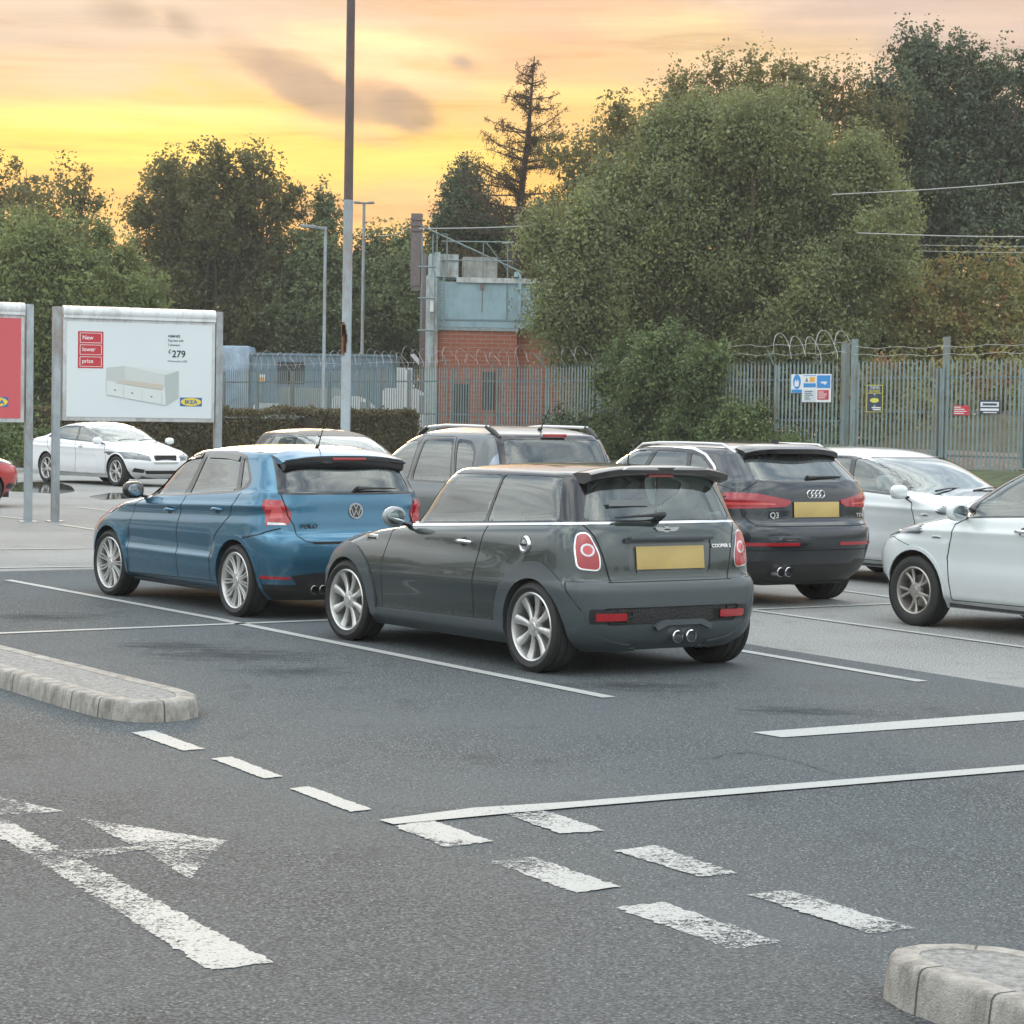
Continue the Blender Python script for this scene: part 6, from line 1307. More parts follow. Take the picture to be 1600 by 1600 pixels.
# ------------------------------------------------------------------ tank house beyond the fence
def bld():
    D = 84; s = CF/D; o = at_depth(684, 640, D); root = empty('tank_house'); tag(root, 'brick plant building with a pale blue riveted steel tank on top', 'building')
    X0 = o.x; z = lambda y, x=760: at_depth(x, y, D).z
    ang = math.atan2(-.56, .83)       # front face turned a little
    M_ = Matrix.Translation((X0, D, 0)) @ Matrix.Rotation(R(4), 4, 'Z')
    wb_ = (806-684)/s; br, t, b = newmat('red_brick'); tcn = nd(t, 'ShaderNodeTexCoord'); g = nd(t, 'ShaderNodeTexBrick'); mp_ = nd(t, 'ShaderNodeMapping'); mp_.inputs['Rotation'].default_value = (R(90), 0, 0)
    cmb = nd(t, 'ShaderNodeCombineXYZ'); sp_ = nd(t, 'ShaderNodeSeparateXYZ'); t.links.new(tcn.outputs['Object'], sp_.inputs[0]); t.links.new(mth(t, 'ADD', sp_.outputs[0], mth(t, 'MULTIPLY', sp_.outputs[1], .9)), cmb.inputs[0]); t.links.new(sp_.outputs[2], cmb.inputs[1]); t.links.new(cmb.outputs[0], g.inputs[0])
    g.inputs['Scale'].default_value = 1; g.inputs['Brick Width'].default_value = .45; g.inputs['Row Height'].default_value = .15; g.inputs['Mortar Size'].default_value = .014
    g.inputs['Color1'].default_value = (.40, .13, .075, 1); g.inputs['Color2'].default_value = (.32, .10, .06, 1); g.inputs['Mortar'].default_value = (.36, .26, .20, 1)
    t.links.new(mix(t, mth(t, 'MULTIPLY', noise(t, 1.2, 6), .5), g.outputs[0], (.25, .10, .07)), b.inputs['Base Color']); b.inputs['Roughness'].default_value = .9
    mb = MB(); mb.box(0, wb_, 0, 5, .3, z(517), M_); mb.build('wall', br, root, autosm=None)
    mb = MB(); mb.box(wb_+.03, wb_+2.2, .35, 4.5, .3, z(515), M_); mb.build('wall', br, root, autosm=None)
    fl = mat('flashing', (.28, .33, .34), .6, var=.2); mb = MB(); mb.box(-.05, wb_+.05, -.05, 5.05, z(517), z(512), M_); mb.box(wb_+.07, wb_+2.25, .28, 4.5, z(514.8), z(510.5), M_); mb.build('coping', fl, root, autosm=None)
    dr = MB(); dr.box(1.55, 2.0, -.03, .02, z(640), z(581), M_); dr.build('door', mat('dark_door', (.03, .04, .045), .6), root)
    dr = MB(); dr.box(.55, 1.1, -.03, .02, z(660), z(600), M_); dr.build('door', mat('dark_door', (.03, .04, .045), .6), root)
    blue = mat('tank_blue', (.30, .44, .49), .55, var=.14, vscale=1.6, dirt=(.22, .30, .33)); W_ = (862-682)/s
    tk = MB(); tk.box(-.05, W_, -.02, 4.8, z(512)+.01, z(441), M_); tank = tk.build('tank', blue, root, autosm=None)
    rim_ = mat('pale_rim', (.52, .56, .55), .5, var=.15, dirt=(.30, .28, .25)); q = MB(); q.box((710-684)/s, W_+.05, -.10, .0, z(441)-.02, z(434), M_); q.build('tank_rim', rim_, tank, autosm=None)
    rv = MB(); rv.box((788-684)/s, (791-684)/s, -.035, -.02, z(498), z(442), M_); rv.box(0, W_, -.035, -.021, z(500)-.03, z(500)+.03, M_)
    for k in range(34): rv.box(k*.12+.03, k*.12+.07, -.05, -.035, z(500)-.02, z(500)+.02, M_)
    for k in range(12): rv.box((788.5-684)/s, (790.3-684)/s, -.05, -.035, z(497)+k*.11, z(497)+k*.11+.05, M_)
    rv.build('rivet_seam', mat('seam', (.20, .29, .32), .6), tank, autosm=None)
    st = MB(); st.box((750-684)/s, (751.4-684)/s, -.03, -.02, z(488), z(452), M_); st.box((747-684)/s, (753-684)/s, -.06, -.02, z(452), z(444), M_); st.build('rust_stain', mat('stain_brown', (.20, .16, .14), .8), tank, autosm=None)
    pp_ = MB(); pp_.tube([M_ @ Vector(((809-684)/s, -.12, z(498))), M_ @ Vector(((809-684)/s, -.12, z(430))), M_ @ Vector(((804-684)/s, -.12, z(424)))], .05, 8); pp_.tube([M_ @ Vector(((803-684)/s, -.12, z(432))), M_ @ Vector(((803-684)/s, -.12, z(424)))], [.09, .06], 8); pp_.build('vent_pipe', blue, tank)
    # corner tower with ladder
    tw = MB(); tw.box((664-684)/s, (680-684)/s, -.25, .6, .3, z(432), M_); tw.box((668-684)/s, (713-684)/s, 0, 1.4, z(434), z(398), M_); tw.box((676-684)/s, (684-684)/s, -.3, .2, z(434), z(396), M_); tw.build('riser_box', mat('riser_paint', (.42, .50, .51), .5, var=.15, dirt=(.25, .22, .2)), root, autosm=None)
    tw = MB(); tw.box((722-684)/s, (775-684)/s, .5, 1.6, z(434), z(400), M_); tw.build('concrete_hood', mat('hood_grey', (.38, .38, .35), .8, var=.25, dirt=(.2, .19, .17)), root, autosm=None)
    ld = MB()
    for x in (657, 683): pass
    P_ = lambda x, y, d=-.45: M_ @ Vector(((x-684)/s, d, z(y, x)))
    ld.tube([P_(655.5, 518), P_(655.5, 367), P_(694, 367), P_(694, 390)], .028, 5); ld.tube([P_(672, 367), P_(672, 420), P_(676, 430), P_(676, 575)], .022, 5); ld.tube([P_(678.5, 367), P_(678.5, 400)], .02, 5); ld.tube([P_(694, 390), P_(694, 420), P_(690, 432), P_(690, 515)], .028, 5)
    for y in (418, 467, 517): ld.tube([P_(650, y), P_(677, y)], .035, 5)
    for k in range(16): ld.tube([P_(681, 440+k*5), P_(689.5, 440+k*5)], .012, 4)
    ld.tube([P_(681, 435), P_(681, 520)], .018, 4); ld.build('access_ladder', GALV, root)
    rl = MB()
    for y in (377, 406.5): rl.tube([P_(686, y, -.05), P_(798 if y == 377 else 797, y+1, -.05)], .022, 5)
    for x in (751.5, 789.5): rl.tube([P_(x, 378, -.05), P_(x, 434, -.05)], .022, 5)
    rl.tube([P_(655, 352, .3), P_(815, 425, .3)], .03, 5); rl.tube([P_(755, 375, .4), P_(790, 420, .4)], .02, 5); rl.tube([P_(781, 380, -.1), P_(798, 379, -.1)], .03, 5); rl.build('guard_rail', GALV, root)
    mb = MB(); mb.box((669-684)/s, (674.5-684)/s, -.40, -.26, z(489), z(472), M_); mb.build('meter_box', WH, root)
    # steel stanchion of the railway
    sm = MB(); p = at_depth(647, 640, D+4); sm.box(p.x-.20, p.x+.20, p.y-.2, p.y-.16, 6.4, at_depth(647, 334, D+4).z); sm.box(p.x-.20, p.x+.20, p.y+.16, p.y+.2, 6.4, at_depth(647, 334, D+4).z); sm.box(p.x-.16, p.x+.16, p.y-.16, p.y+.16, 6.2, at_depth(647, 336, D+4).z)
    p2 = at_depth(657.5, 640, D+4); sm.box(p2.x-.08, p2.x+.13, p2.y-.2, p2.y+.2, .3, at_depth(647, 395, D+4).z)
    for y in (343, 352, 360): zz_ = at_depth(647, y, D+4).z; sm.box(p.x-.24, p.x+.24, p.y-.25, p.y-.2, zz_-.03, zz_+.03)
    tag(sm.build('catenary_mast', mat('mast_brown', (.16, .13, .125), .8, var=.2), autosm=None), 'brown steel railway mast behind the left corner of the tank house', 'mast')
bld()
# overhead wires
WR = mat('overhead_wire', (.38, .38, .36), .5)
for k, (p, q, D0, D1, lab) in enumerate([((655, 357), (1000, 338), 87, 80, 'thin overhead wire running from the brown mast towards the big tree'), ((590, 368), (640, 355), 96, 88, 'overhead wire left of the brown mast'), ((1300, 304), (2200, 193), 66, 52, 'top overhead wire at the right crossing the dark trees'), ((1340, 364), (2200, 329), 66, 52, 'second overhead wire at the right, below the top one'), ((1440, 383), (2200, 338), 72, 58, 'third fainter overhead wire at the right'), ((1430, 392), (2200, 351), 72, 58, 'lowest faint overhead wire at the right')]):
    a, b = at_depth(*p, D0), at_depth(*q, D1); mb = MB(); mb.tube([a.lerp(b, i/10)-Vector((0, 0, (.12 if k < 2 else .3)*math.sin(math.pi*i/10))) for i in range(11)], [.018, .012, .014, .014, .008, .008][k], 5); tag(mb.build('overhead_wire', WR), lab, 'wire')
# ------------------------------------------------------------------ yard beyond the fence
def yard():
    D = 96; s = CF/D; p = at_depth(392, 640, D); z = lambda y, x=480: at_depth(x, y, D).z
    cn = empty('shipping_container'); tag(cn, 'long dark blue-grey container behind the fence and razor wire', 'container'); M_ = Matrix.Translation((p.x, D, 0)) @ Matrix.Rotation(R(-4), 4, 'Z'); cb = mat('container_blue', (.15, .22, .27), .6, var=.15, vscale=1); Wc = (614-392)/s
    mb = MB(); mb.box(0, Wc, 0, 2.4, .6, z(556), M_); mb.box(-.03, Wc+.03, -.06, 2.45, z(556), z(552.5), M_)
    for k in range(int(Wc/.3)): mb.box(k*.3+.05, k*.3+.17, -.03, 0, .7, z(575), M_)
    mb.build('body', cb, cn, autosm=None)
    mb = MB(); mb.box((434-392)/s, (476-392)/s, -.05, .02, z(600), z(566), M_); mb.build('opening', mat('opening_dark', (.04, .045, .05), .8), cn); mb = MB(); mb.box((404-392)/s, (414-392)/s, -.06, -.03, z(598), z(586), M_); mb.cur = 1; mb.box((405-392)/s, (413-392)/s, -.065, -.06, z(596), z(591), M_); mb.build('sign', [SW, SY], cn)
    # tarpaulined load at far left
    q = at_depth(345, 640, 96); vs = MB(); vs.box(q.x-.3, q.x+1.15, 96, 98.2, .6, at_depth(360, 540, 96).z, None, bev=.12); tag(vs.build('covered_trailer', mat('blue_tarp', (.30, .40, .50), .45, var=.3, vscale=2, bmp=.6, bscale=3)), 'trailer under a pale blue tarpaulin, right of the white billboard', 'trailer')
    # vans and plant parked against the fence
    def van(x, D, L, H, col, lab, cab=1, ang=0):
        p = at_depth(x, 640, D); root = empty('van', (p.x, p.y, .5), R(ang)); tag(root, lab, 'van'); bm_ = mat('van_'+lab.split()[0], col, .4, coat=.5)
        P = [(0, .35), (L, .35), (L, .95), (L-.25, 1.15), (L-.75, H*.92), (L-1.1, H), (.1, H), (0, H-.1)] if cab else [(0, .35), (L, .35), (L, H), (0, H)]
        b = MB(); b.prism(P, -1, 1, 'xz'); b.build('body', bm_, root, autosm=30)
        if cab:
            w_ = MB(); w_.prism([(L-.95, 1.2), (L-.35, 1.2), (L-.78, H*.88), (L-.95, H*.88)], -1.01, -.99, 'xz'); w_.build('window', mat('van_glass', (.26, .29, .30), .2), root)
        for xx in (.8, L-.8):
            w_ = MB(); w_.lathe([(.0001, -.1), (.2, -.1), (.33, -.08), (.33, .1)], 24, c=(xx, -.95, .33)); w_.build('wheel', RUBBER(), root)
        return root
    van(440, 92, 3.3, 2.1, (.30, .34, .34), 'grey van parked behind the fence left of the tall lamp post'); van(400, 95, 2.3, 1.5, (.70, .73, .75), 'white van low behind the fence at the right of the billboard')
    van(522, 90, 2.0, 1.8, (.62, .68, .70), 'pale van behind the fence right of the tall lamp post'); van(600, 88, 2.3, 2.1, (.74, .78, .80), 'light van behind the fence beside the brick building')
    van(55, 96, 2.5, 1.9, (.55, .57, .58), 'light van glimpsed through the gap between the billboards')
    # tilted white cover of a lorry
    q = at_depth(640, 640, 90); M2_ = Matrix.Translation((q.x, 90, 0)); mb = MB(); zz_ = lambda y: at_depth(650, y, 90).z
    mb.prism([(0, zz_(555)), (.15, zz_(553)), (.62, zz_(575)), (.75, zz_(592)), (.62, zz_(590)), (.5, zz_(578))], -.4, .6, 'xz', M2_); mb.box(-.5, .1, -.2, .5, .6, zz_(575), M2_); mb.cur = 1; mb.tube([M2_ @ Vector((.0, -.5, zz_(607))), M2_ @ Vector((.75, -.5, zz_(637)))], .05, 6)
    tag(mb.build('lorry_cover', [mat('cover_white', (.66, .69, .70), .4), mat('strut_dark', (.05, .05, .055), .5)], autosm=30), 'tilted white lorry cover left of the brick building', 'lorry')
yard()
# ------------------------------------------------------------------ foliage
def leafmat(name, col, hue=.25, trans=.25, alt=None, altamt=0):
    mt, t, b = newmat(name); g = nd(t, 'ShaderNodeNewGeometry'); tcn = nd(t, 'ShaderNodeTexCoord')
    n_ = noise(t, .55, 4, .6, vec=tcn.outputs['Object']); lo = tuple(x*(1-hue*1.3) for x in col); hi = (min(1, col[0]*(1+hue*2.0)), min(1, col[1]*(1+hue*1.6)), min(1, col[2]*(1+hue*.7)))
    o = ramp(t, mth(t, 'ADD', mth(t, 'MULTIPLY', n_, .72), mth(t, 'MULTIPLY', g.outputs['Random Per Island'], .28)), [(.28, lo), (.5, col), (.72, hi)])
    if alt: o = mix(t, mth(t, 'MULTIPLY', ramp(t, noise(t, 1.3, 3, vec=tcn.outputs['Object']), [(.54, (0, 0, 0)), (.66, (1, 1, 1))]), altamt), o, alt)
    t.links.new(o, b.inputs['Base Color']); b.inputs['Roughness'].default_value = .6; b.inputs['Specular IOR Level'].default_value = .3
    tr = nd(t, 'ShaderNodeBsdfTranslucent'); t.links.new(mix(t, .5, o, (col[0]*2.2, col[1]*1.6, col[2]*.8)), tr.inputs[0]); mx = nd(t, 'ShaderNodeMixShader'); mx.inputs[0].default_value = trans
    t.links.new(b.outputs[0], mx.inputs[1]); t.links.new(tr.outputs[0], mx.inputs[2]); t.links.new(mx.outputs[0], t.nodes['Material Output'].inputs[0]); return mt
BARK = mat('bark', (.085, .065, .05), .95, var=.35, vscale=6, bmp=.8, bscale=18)
def leaves_mesh(name, C, size, rs, mt, parent, N=None, aspect=.55, upb=.35):
    n = len(C); d = rs.normal(size=(n, 3)); d[:, 2] += upb*.4
    if N is not None: d = d*.8+N*.9
    d /= np.linalg.norm(d, axis=1, keepdims=True)+1e-9          # leaf normal
    a = rs.normal(size=(n, 3)); a -= (a*d).sum(1, keepdims=True)*d; a /= np.linalg.norm(a, axis=1, keepdims=True)+1e-9; b = np.cross(d, a)
    s = (np.asarray(size)*(.6+.8*rs.random(n))).reshape(n, 1)
    V = np.empty((n, 4, 3), np.float32); V[:, 0] = C-a*s*.5; V[:, 1] = C+b*s*aspect*.5+d*s*.08; V[:, 2] = C+a*s*.5; V[:, 3] = C-b*s*aspect*.5+d*s*.08
    me = bpy.data.meshes.new(name); me.vertices.add(n*4); me.vertices.foreach_set('co', V.ravel()); me.loops.add(n*4); me.loops.foreach_set('vertex_index', np.arange(n*4, dtype=np.int32)); me.polygons.add(n)
    me.polygons.foreach_set('loop_start', np.arange(0, n*4, 4, dtype=np.int32)); me.polygons.foreach_set('loop_total', np.full(n, 4, np.int32)); me.materials.append(mt); me.update(); me.validate()
    o = bpy.data.objects.new(name, me); return link(o, parent)
def crown_pts(lobes, dens, clump, csig, rs, sprig=0.0, sparse=0.0, leafn=26):
    """lobes: (x, y, z, r, rz); leaves gather in clumps spread through the outer shell of each lobe"""
    P = []; NN = []
    for (x, y, z, r, rz) in lobes:
        nc = max(6, int(dens*r*(r+rz)/2*(1-sparse))); u = rs.normal(size=(nc, 3)); u /= np.linalg.norm(u, axis=1, keepdims=True)
        hole = (np.sin(u[:, 0]*7+x*3)*np.sin(u[:, 2]*8+z*2) < -.30) & (rs.random(nc) < .85)
        back = ((u[:, 1] > .35) & (rs.random(nc) < .6)) | hole; u = u[~back]; nc = len(u)
        rad = .55+.5*rs.random(nc)**.55; rad *= 1+.10*np.sin(u[:, 0]*5+x)*np.cos(u[:, 2]*6+z)
        c_ = np.stack([x+u[:, 0]*rad*r, y+u[:, 1]*rad*r*.8, z+u[:, 2]*rad*rz], 1)
        k = leafn; sg = csig*(.6+.8*rs.random(nc))
        off = np.clip(rs.normal(size=(nc, k, 3)), -1.7, 1.7)*sg[:, None, None]
        if sprig:
            top = (u[:, 2] > .25)[:, None]; off[:, :, 2] = np.where(top, np.abs(off[:, :, 2])*(1+sprig*2.5*(rs.random(nc)[:, None]**2)), off[:, :, 2]); off[:, :, :2] *= np.where(top, .62, 1)[:, :, None]
        P.append((c_[:, None, :]+off).reshape(-1, 3)); NN.append(np.repeat(u, k, 0))
    return np.concatenate(P), np.concatenate(NN)
def tree(name, label, D, L, mt, seed, cat='tree', size=.12, dens=26, csig=.26, sprig=0., sparse=0., trunk=True, leafn=26, group=None, jit=1.2, core=True, cored=1.0, aspect=.55, tr_r=.22, limbs=True, sat=0):
    rs = np.random.RandomState(seed); s = CF/D; lobes = []
    for q in L:
        x, y, r = q[:3]; dd = q[3] if len(q) > 3 and q[3] > 20 else D+(q[3] if len(q) > 3 else rs.uniform(-jit, jit)); p = at_depth(x, y, dd); R_ = r/(CF/dd); lobes.append((p.x, p.y, p.z, R_, R_*(q[4] if len(q) > 4 else 1)))
    base_l = list(lobes)
    for (x, y, z, r, rz) in base_l:
        for k in range(sat):
            a = rs.uniform(0, 2*math.pi); e = rs.uniform(-.5, 1.2); q = rs.uniform(.30, .50); lobes.append((x+r*.95*math.cos(e)*math.cos(a), y-abs(r*.7*math.cos(e)*math.sin(a)), z+rz*.95*math.sin(e), r*q, rz*q*1.15))
    cx = float(np.mean([l[0] for l in lobes])); cy = float(np.mean([l[1] for l in lobes])); root = empty(name, (cx, cy, 0)); tag(root, label, cat, group)
    size = size*1.32; P, N = crown_pts(lobes, dens*2.4, 0, csig, rs, sprig, sparse, leafn); P -= np.array([cx, cy, 0]); ok = P[:, 2] > .02; P = P[ok]; N = N[ok]
    if core:
        Q = []
        for (x, y, z, r, rz) in lobes:
            n = int(330*r*r*(1-sparse)**2*cored); u = rs.normal(size=(n, 3)); u /= np.linalg.norm(u, axis=1, keepdims=True); rr = (rs.random(n)**.4)[:, None]*.72; Q.append(np.array([x-cx, y+.1*r-cy, z])+u*rr*np.array([r, r*.8, rz]))
        Q = np.concatenate(Q); Q = Q[Q[:, 2] > .02]; P = np.concatenate([P, Q]); N = np.concatenate([N, rs.normal(size=Q.shape)*.5]); sz = np.concatenate([np.full(len(P)-len(Q), size), np.full(len(Q), .30)])
    else: sz = np.full(len(P), size)
    leaves_mesh('crown', P, sz, rs, mt, root, N, aspect)
    if trunk:
        rg = random.Random(seed); mb = MB(); top = max(l[2] for l in lobes); zc = min(l[2] for l in lobes); base = Vector((0, 0, 0)); fork = Vector((rg.uniform(-.3, .3), 0, min(top*.3, zc*.7+.3)))
        mb.tube([base, fork*.5+Vector((.05, 0, 0)), fork], [tr_r*1.3, tr_r, tr_r*.85], 10)
        if limbs:
            for l in base_l:
                e = Vector((l[0]-cx, l[1]-cy, l[2]+l[4]*.35)); m1 = fork.lerp(e, .45)+Vector((rg.uniform(-.4, .4), rg.uniform(-.3, .3), -.3)); mb.tube([fork, m1, e], [tr_r*.45, tr_r*.25, .03], 6)
                for k in range(3):
                    e2 = e+Vector((rg.uniform(-1, 1)*l[3]*.8, rg.uniform(-.6, .4)*l[3], rg.uniform(-.2, 1)*l[4]*.7)); mb.tube([m1.lerp(e, .5), m1.lerp(e2, .75)+Vector((0, 0, .1)), e2], [.035, .022, .010], 4)
        mb.build('trunk', BARK, root)
    return root
G_WIL = leafmat('leaf_willow', (.185, .225, .110), .34, .35); G_DK = leafmat('leaf_dark', (.085, .115, .068), .28, .18); G_OAK = leafmat('leaf_oak', (.125, .135, .065), .30, .45); G_LT = leafmat('leaf_light', (.175, .225, .095), .28, .35)
G_HED = leafmat('leaf_hedge', (.125, .110, .060), .3, .2, (.08, .10, .04), .75); G_BR = leafmat('leaf_bramble', (.21, .225, .095), .38, .35, (.36, .14, .08), .8); G_IVY = leafmat('leaf_ivy', (.100, .145, .058), .35, .2); G_RUS = leafmat('leaf_russet', (.15, .12, .075), .3, .3)
G_MID = leafmat('leaf_mid', (.125, .165, .080), .3, .25); G_LARCH = leafmat('leaf_larch', (.070, .055, .030), .3, .35)
tree('willow_tree', 'big bushy olive-green tree filling the middle right behind the fence', 77, [(925, 400, 88), (893, 480, 72), (1005, 335, 88), (1110, 275, 92), (1235, 265, 88), (1325, 315, 76), (1378, 405, 64), (1100, 400, 118), (1240, 400, 118), (1000, 480, 105), (1130, 520, 105), (1260, 520, 105), (1345, 525, 72), (1395, 340, 42), (905, 540, 60), (1050, 230, 50), (1180, 205, 55), (1150, 610, 60), (1230, 620, 60), (1310, 620, 60), (1380, 620, 55), (940, 610, 60), (1040, 620, 60)], G_WIL, 11, size=.095, dens=44, leafn=34, jit=2.0, sprig=.3, tr_r=.35, sat=4)
tree('poplar_row', 'tall ragged tree with sprigs against the sunset, behind the big bushy one', 88, [(915, 270, 60), (975, 215, 58), (1045, 195, 52), (1110, 165, 55), (1180, 150, 55), (1245, 150, 52), (1310, 170, 50), (900, 350, 60), (1350, 215, 55), (985, 290, 60), (1160, 250, 70), (1260, 260, 70)], leafmat('leaf_poplar', (.150, .155, .075), .3, .4), 12, size=.105, dens=30, csig=.18, sprig=1.0, sparse=.25, cored=.8, jit=1.5, sat=3)
bpy.data.objects['poplar_row'].name = 'poplar_tree'
tree('pine_tree', 'dark ivy-clad pine at the upper right, tallest tree in view', 92, [(1440, 95, 52), (1395, 170, 55), (1470, 170, 72), (1548, 120, 40), (1515, 175, 55), (1600, 215, 70), (1440, 265, 85), (1540, 290, 100), (1620, 330, 95), (1470, 360, 80), (1560, 400, 70), (1368, 165, 28), (1610, 120, 30), (1380, 260, 60), (1420, 430, 60)], G_DK, 13, size=.12, dens=30, csig=.24, sprig=.5, leafn=28, tr_r=.4, sat=2)
tree('conifer_bush', 'small dark rounded conifer left of the bare larch', 95, [(728, 285, 34, 0, 1.25), (718, 325, 44), (700, 360, 40), (750, 350, 45)], G_DK, 14, size=.10, dens=45, csig=.15)
tree('laurel_tree', 'mid-green bushy tree behind the tank on the brick building', 97, [(700, 395, 52), (752, 385, 52), (812, 385, 62), (862, 355, 50), (690, 440, 50), (760, 440, 70), (840, 450, 70), (640, 430, 45), (780, 520, 80), (880, 440, 60)], G_MID, 15, size=.12, dens=30)
tree('cypress_tree', 'pointed dark tree behind the thin lamp post', 104, [(505, 325, 20, 0, 1.6), (505, 365, 36, 0, 1.3), (495, 410, 58), (530, 430, 55), (455, 440, 60), (480, 490, 80), (540, 520, 80)], G_MID, 16, size=.12, dens=34, csig=.2, sprig=.3)
tree('ash_tree', 'green tree between the tall lamp post and the brown mast', 104, [(590, 395, 36, 0, .8), (632, 385, 30), (610, 430, 55), (570, 470, 60), (640, 480, 52), (600, 530, 70), (650, 540, 50)], G_MID, 17, size=.12, dens=30, csig=.22, sprig=.5)
tree('elder_bush', 'brownish pale bush low between the lamp posts', 103, [(470, 520, 38), (505, 535, 35), (440, 540, 36)], G_RUS, 18, cat='bush', size=.11, dens=34, trunk=False)
tree('oak_tree', 'large round-headed tree against the sunset behind the white billboard', 104, [(325, 275, 46), (268, 295, 46), (398, 290, 50), (232, 335, 38), (440, 325, 34), (330, 345, 62), (275, 385, 66), (395, 385, 66), (330, 430, 80), (420, 450, 70), (240, 440, 66), (300, 520, 90), (400, 530, 80)], G_OAK, 19, size=.13, dens=25, csig=.22, sprig=.4, sparse=.12, sat=2)
tree('birch_tree', 'loose dark tree against the sunset at the upper left', 94, [(115, 305, 38), (45, 300, 40), (-15, 300, 45), (148, 315, 22), (60, 350, 55), (110, 365, 50), (-10, 370, 60), (70, 430, 70)], G_OAK, 20, size=.12, dens=20, csig=.22, sprig=.8, sparse=.35)
tree('acacia_tree', 'lighter feathery green tree at the left edge behind the red billboard', 82, [(50, 420, 62), (130, 410, 58), (190, 440, 50), (230, 490, 45), (30, 500, 85), (130, 510, 85), (210, 560, 60), (-40, 430, 70), (60, 600, 70), (150, 610, 60), (-30, 590, 70), (10, 390, 45)], G_LT, 21, size=.13, dens=30, csig=.26, sprig=.25, aspect=.4, sat=3)
tree('bramble_bank', 'bramble thicket with reddish patches on the bank above the gates', 79, [(1420, 470, 45), (1490, 455, 45), (1560, 440, 45), (1620, 440, 50), (1400, 530, 50), (1470, 530, 60), (1550, 520, 65), (1620, 510, 60), (1440, 580, 45), (1520, 575, 50), (1600, 580, 50), (1385, 590, 40), (1480, 620, 40), (1560, 625, 40), (1620, 610, 45), (1470, 600, 34, 67), (1530, 590, 34, 67), (1590, 585, 36, 66), (1410, 600, 34, 70), (1350, 610, 34, 71), (1440, 640, 24, 65), (1500, 635, 22, 63), (1600, 630, 24, 62)], G_BR, 22, cat='bush', size=.10, dens=40, csig=.22, trunk=False, sprig=.4)
def ivy_on(L): return [(x, y, r*.92, (FA+FL_*fence_at(x)).y-.55, .9) for x, y, r in L]      # it hangs on the car-park side of the fence
tree('ivy_thicket', 'dense ivy spilling over the palisade fence behind the roof of the black SUV', 69, ivy_on([(955, 600, 38), (1030, 590, 55), (1100, 610, 48), (1150, 650, 34), (1190, 680, 28), (1000, 655, 52), (1075, 665, 55), (935, 668, 34), (890, 675, 24), (1140, 700, 40), (1225, 700, 22), (1040, 545, 50), (980, 550, 40), (1110, 560, 36), (1060, 700, 56), (960, 700, 46), (1150, 705, 46), (880, 690, 30), (1210, 712, 28), (1010, 610, 60), (1120, 680, 44), (1180, 650, 26), (1235, 690, 18), (1090, 590, 40), (1250, 705, 18)]), G_IVY, 23, cat='ivy', size=.085, dens=60, csig=.16, trunk=False, jit=.3)
tree('undergrowth', 'low scrub at the left edge behind the white saloon', 63, [(-20, 680, 38), (30, 678, 30), (75, 688, 24), (10, 700, 30)], G_IVY, 24, cat='bush', size=.08, dens=60, csig=.16, trunk=False)
tree('buddleia', 'small dark shrub behind the roof of the people carrier', 70, [(875, 660, 22), (900, 665, 20), (855, 672, 16)], G_DK, 29, cat='bush', size=.08, dens=60, csig=.14, trunk=False)
# larch: straight stem, drooping sparse branches
def larch():
    D = 90; a, b = at_depth(797, 480, D), at_depth(835, 88, D); a.z = 0; root = empty('larch_tree', (a.x, a.y, 0)); tag(root, 'half-bare larch standing black against the sunset, left of the big trees', 'tree'); o = Vector((a.x, a.y, 0)); rs = np.random.RandomState(5); rg = random.Random(5)
    mb = MB(); e = b-o; mb.tube([Vector((0, 0, 0)), Vector((.1, 0, e.z*.5)), Vector((e.x*.75, 0, e.z*.8)), e], [.22, .17, .09, .02], 8); P = []
    for k in range(112):
        u = rg.uniform(.40, .985); st = Vector((e.x*u*u, 0, e.z*u)); L = (1-u)**.75*6.2*rg.uniform(.5, 1.0)+.2; an = rg.uniform(0, 2*math.pi); dr = Vector((math.cos(an), math.sin(an)*.8, 0)); rise = rg.uniform(.05, .5)
        pts = [st+dr*L*t+Vector((0, 0, L*(rise*t-.25*t*t+.25*t**3))) for t in (0, .25, .5, .75, 1)]; mb.tube(pts, [.035, .028, .02, .014, .006], 4)
        for q in range(int(L*9)):
            t = rg.uniform(.2, 1); i = min(3, int(t*4)); p = pts[i].lerp(pts[i+1], t*4-i); tl = p+Vector((rg.uniform(-.25, .25), rg.uniform(-.2, .2), rg.uniform(-.35, .25)))
            mb.tube([p, tl], [.010, .005], 3, cap=False)
            for w_ in range(10): P.append(tuple(p.lerp(tl, rg.random())+Vector((rg.gauss(0, .05), rg.gauss(0, .05), rg.gauss(0, .06)))))
    mb.build('trunk', BARK, root); leaves_mesh('crown', np.array(P), np.full(len(P), .10), rs, G_LARCH, root, aspect=.3)
larch()
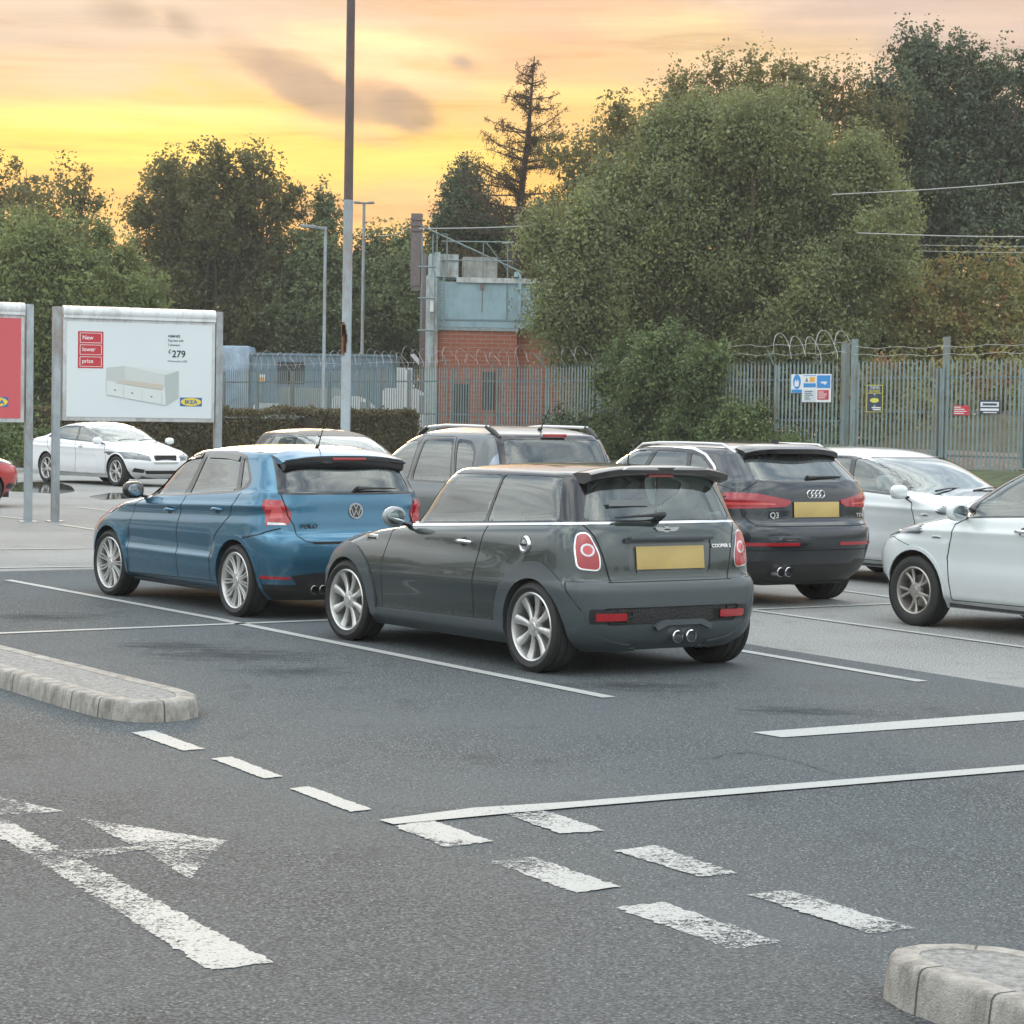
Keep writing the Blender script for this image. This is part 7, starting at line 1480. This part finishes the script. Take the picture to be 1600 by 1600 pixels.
# clipped hedge in two lengths
def hedge(x0, x1, D0, D1, y0, label, seed):
    rs = np.random.RandomState(seed); a = at_depth(x0, 640, D0); b = at_depth(x1, 640, D1); zt = at_depth(x0, y0, D0).z; zt2 = at_depth(x1, y0+1, D1).z; n = 26000; u = rs.random(n); side = rs.random(n); L = (b-a)
    wd = .55; P = np.zeros((n, 3)); h = .05+rs.random(n)*1.0
    H = zt+(zt2-zt)*u+.05*np.sin(u*23)+.03*np.sin(u*61)
    top = side > .62; front = ~top
    P[:, 2] = np.where(top, H-.10*rs.random(n)**2, h*H); off = np.where(top, rs.uniform(-wd, wd, n), -wd+.16*rs.random(n)**1.5)
    nx, ny = -L.y/L.length, L.x/L.length
    P[:, 0] = L.x*u+nx*off; P[:, 1] = L.y*u+ny*off; root = empty('hedge', (a.x, a.y, 0)); tag(root, label, 'hedge')
    P += rs.normal(size=P.shape)*.035
    leaves_mesh('foliage', P, np.full(n, .085), rs, G_HED, root)
    mb = MB(); M_ = Matrix.Rotation(math.atan2(L.y, L.x), 4, 'Z'); mb.box(.1, L.length-.1, -wd+.14, wd-.14, 0, min(zt, zt2)-.14, M_); mb.build('twig_mass', mat('twigs', (.05, .038, .026), .95), root)
hedge(20, 500, 67, 71, 640.5, 'clipped brownish hedge behind the white billboard posts', 31); hedge(478, 636, 70, 73, 645, 'short clipped brownish hedge right of the tall lamp post', 32)
# far wood closing the view, and an unseen tree ring added for reflections in the car panels
def woodland():
    rs = np.random.RandomState(77); P = []; N = []
    def blob_(x, y, z, r, n):
        u = rs.normal(size=(n, 3)); u /= np.linalg.norm(u, axis=1, keepdims=True); P.append(np.array([x, y, z])+u*r*(.7+.4*rs.random((n, 1)))*np.array([1.1, .8, 1])); N.append(u)
    for k in range(90):
        x = -45+k*1.05+rs.uniform(-.5, .5); blob_(x, 122+rs.uniform(-4, 4), rs.uniform(1.5, 7.5), rs.uniform(2.2, 3.4), 1100); blob_(x+.5, 118+rs.uniform(-2, 2), .6, 1.9, 420)
    for k in range(110):       # unseen foliage ring, added to give the car sides something dark to reflect
        a = R(28+k*(304/110.))+rs.uniform(-.01, .01); d = 85+rs.uniform(-5, 5); r = rs.uniform(2.5, 4.5)
        blob_(d*math.sin(a), d*math.cos(a), rs.uniform(1.5, 5.5), r, 420)
    P_ = np.concatenate(P); o = leaves_mesh('woodland', P_, np.concatenate([np.full(90*1520, .38), np.full(110*420, .75)]), rs, G_MID, None, np.concatenate(N)); tag(o, 'continuous dark far wood behind the yard, with an added unseen tree ring for reflections', 'woodland', kind='stuff')
woodland()

# thin evening air
hz_, t, b = newmat('haze_air'); t.nodes.remove(b); pv = nd(t, 'ShaderNodeVolumePrincipled'); pv.inputs['Density'].default_value = .0005; pv.inputs['Color'].default_value = (.95, .93, .88, 1); t.links.new(pv.outputs[0], t.nodes['Material Output'].inputs['Volume'])
q = MB(); q.box(-155, 155, -115, 205, -1, 24); tag(q.build('haze', hz_, autosm=None), 'thin evening haze over the whole car park', 'haze', kind='stuff')
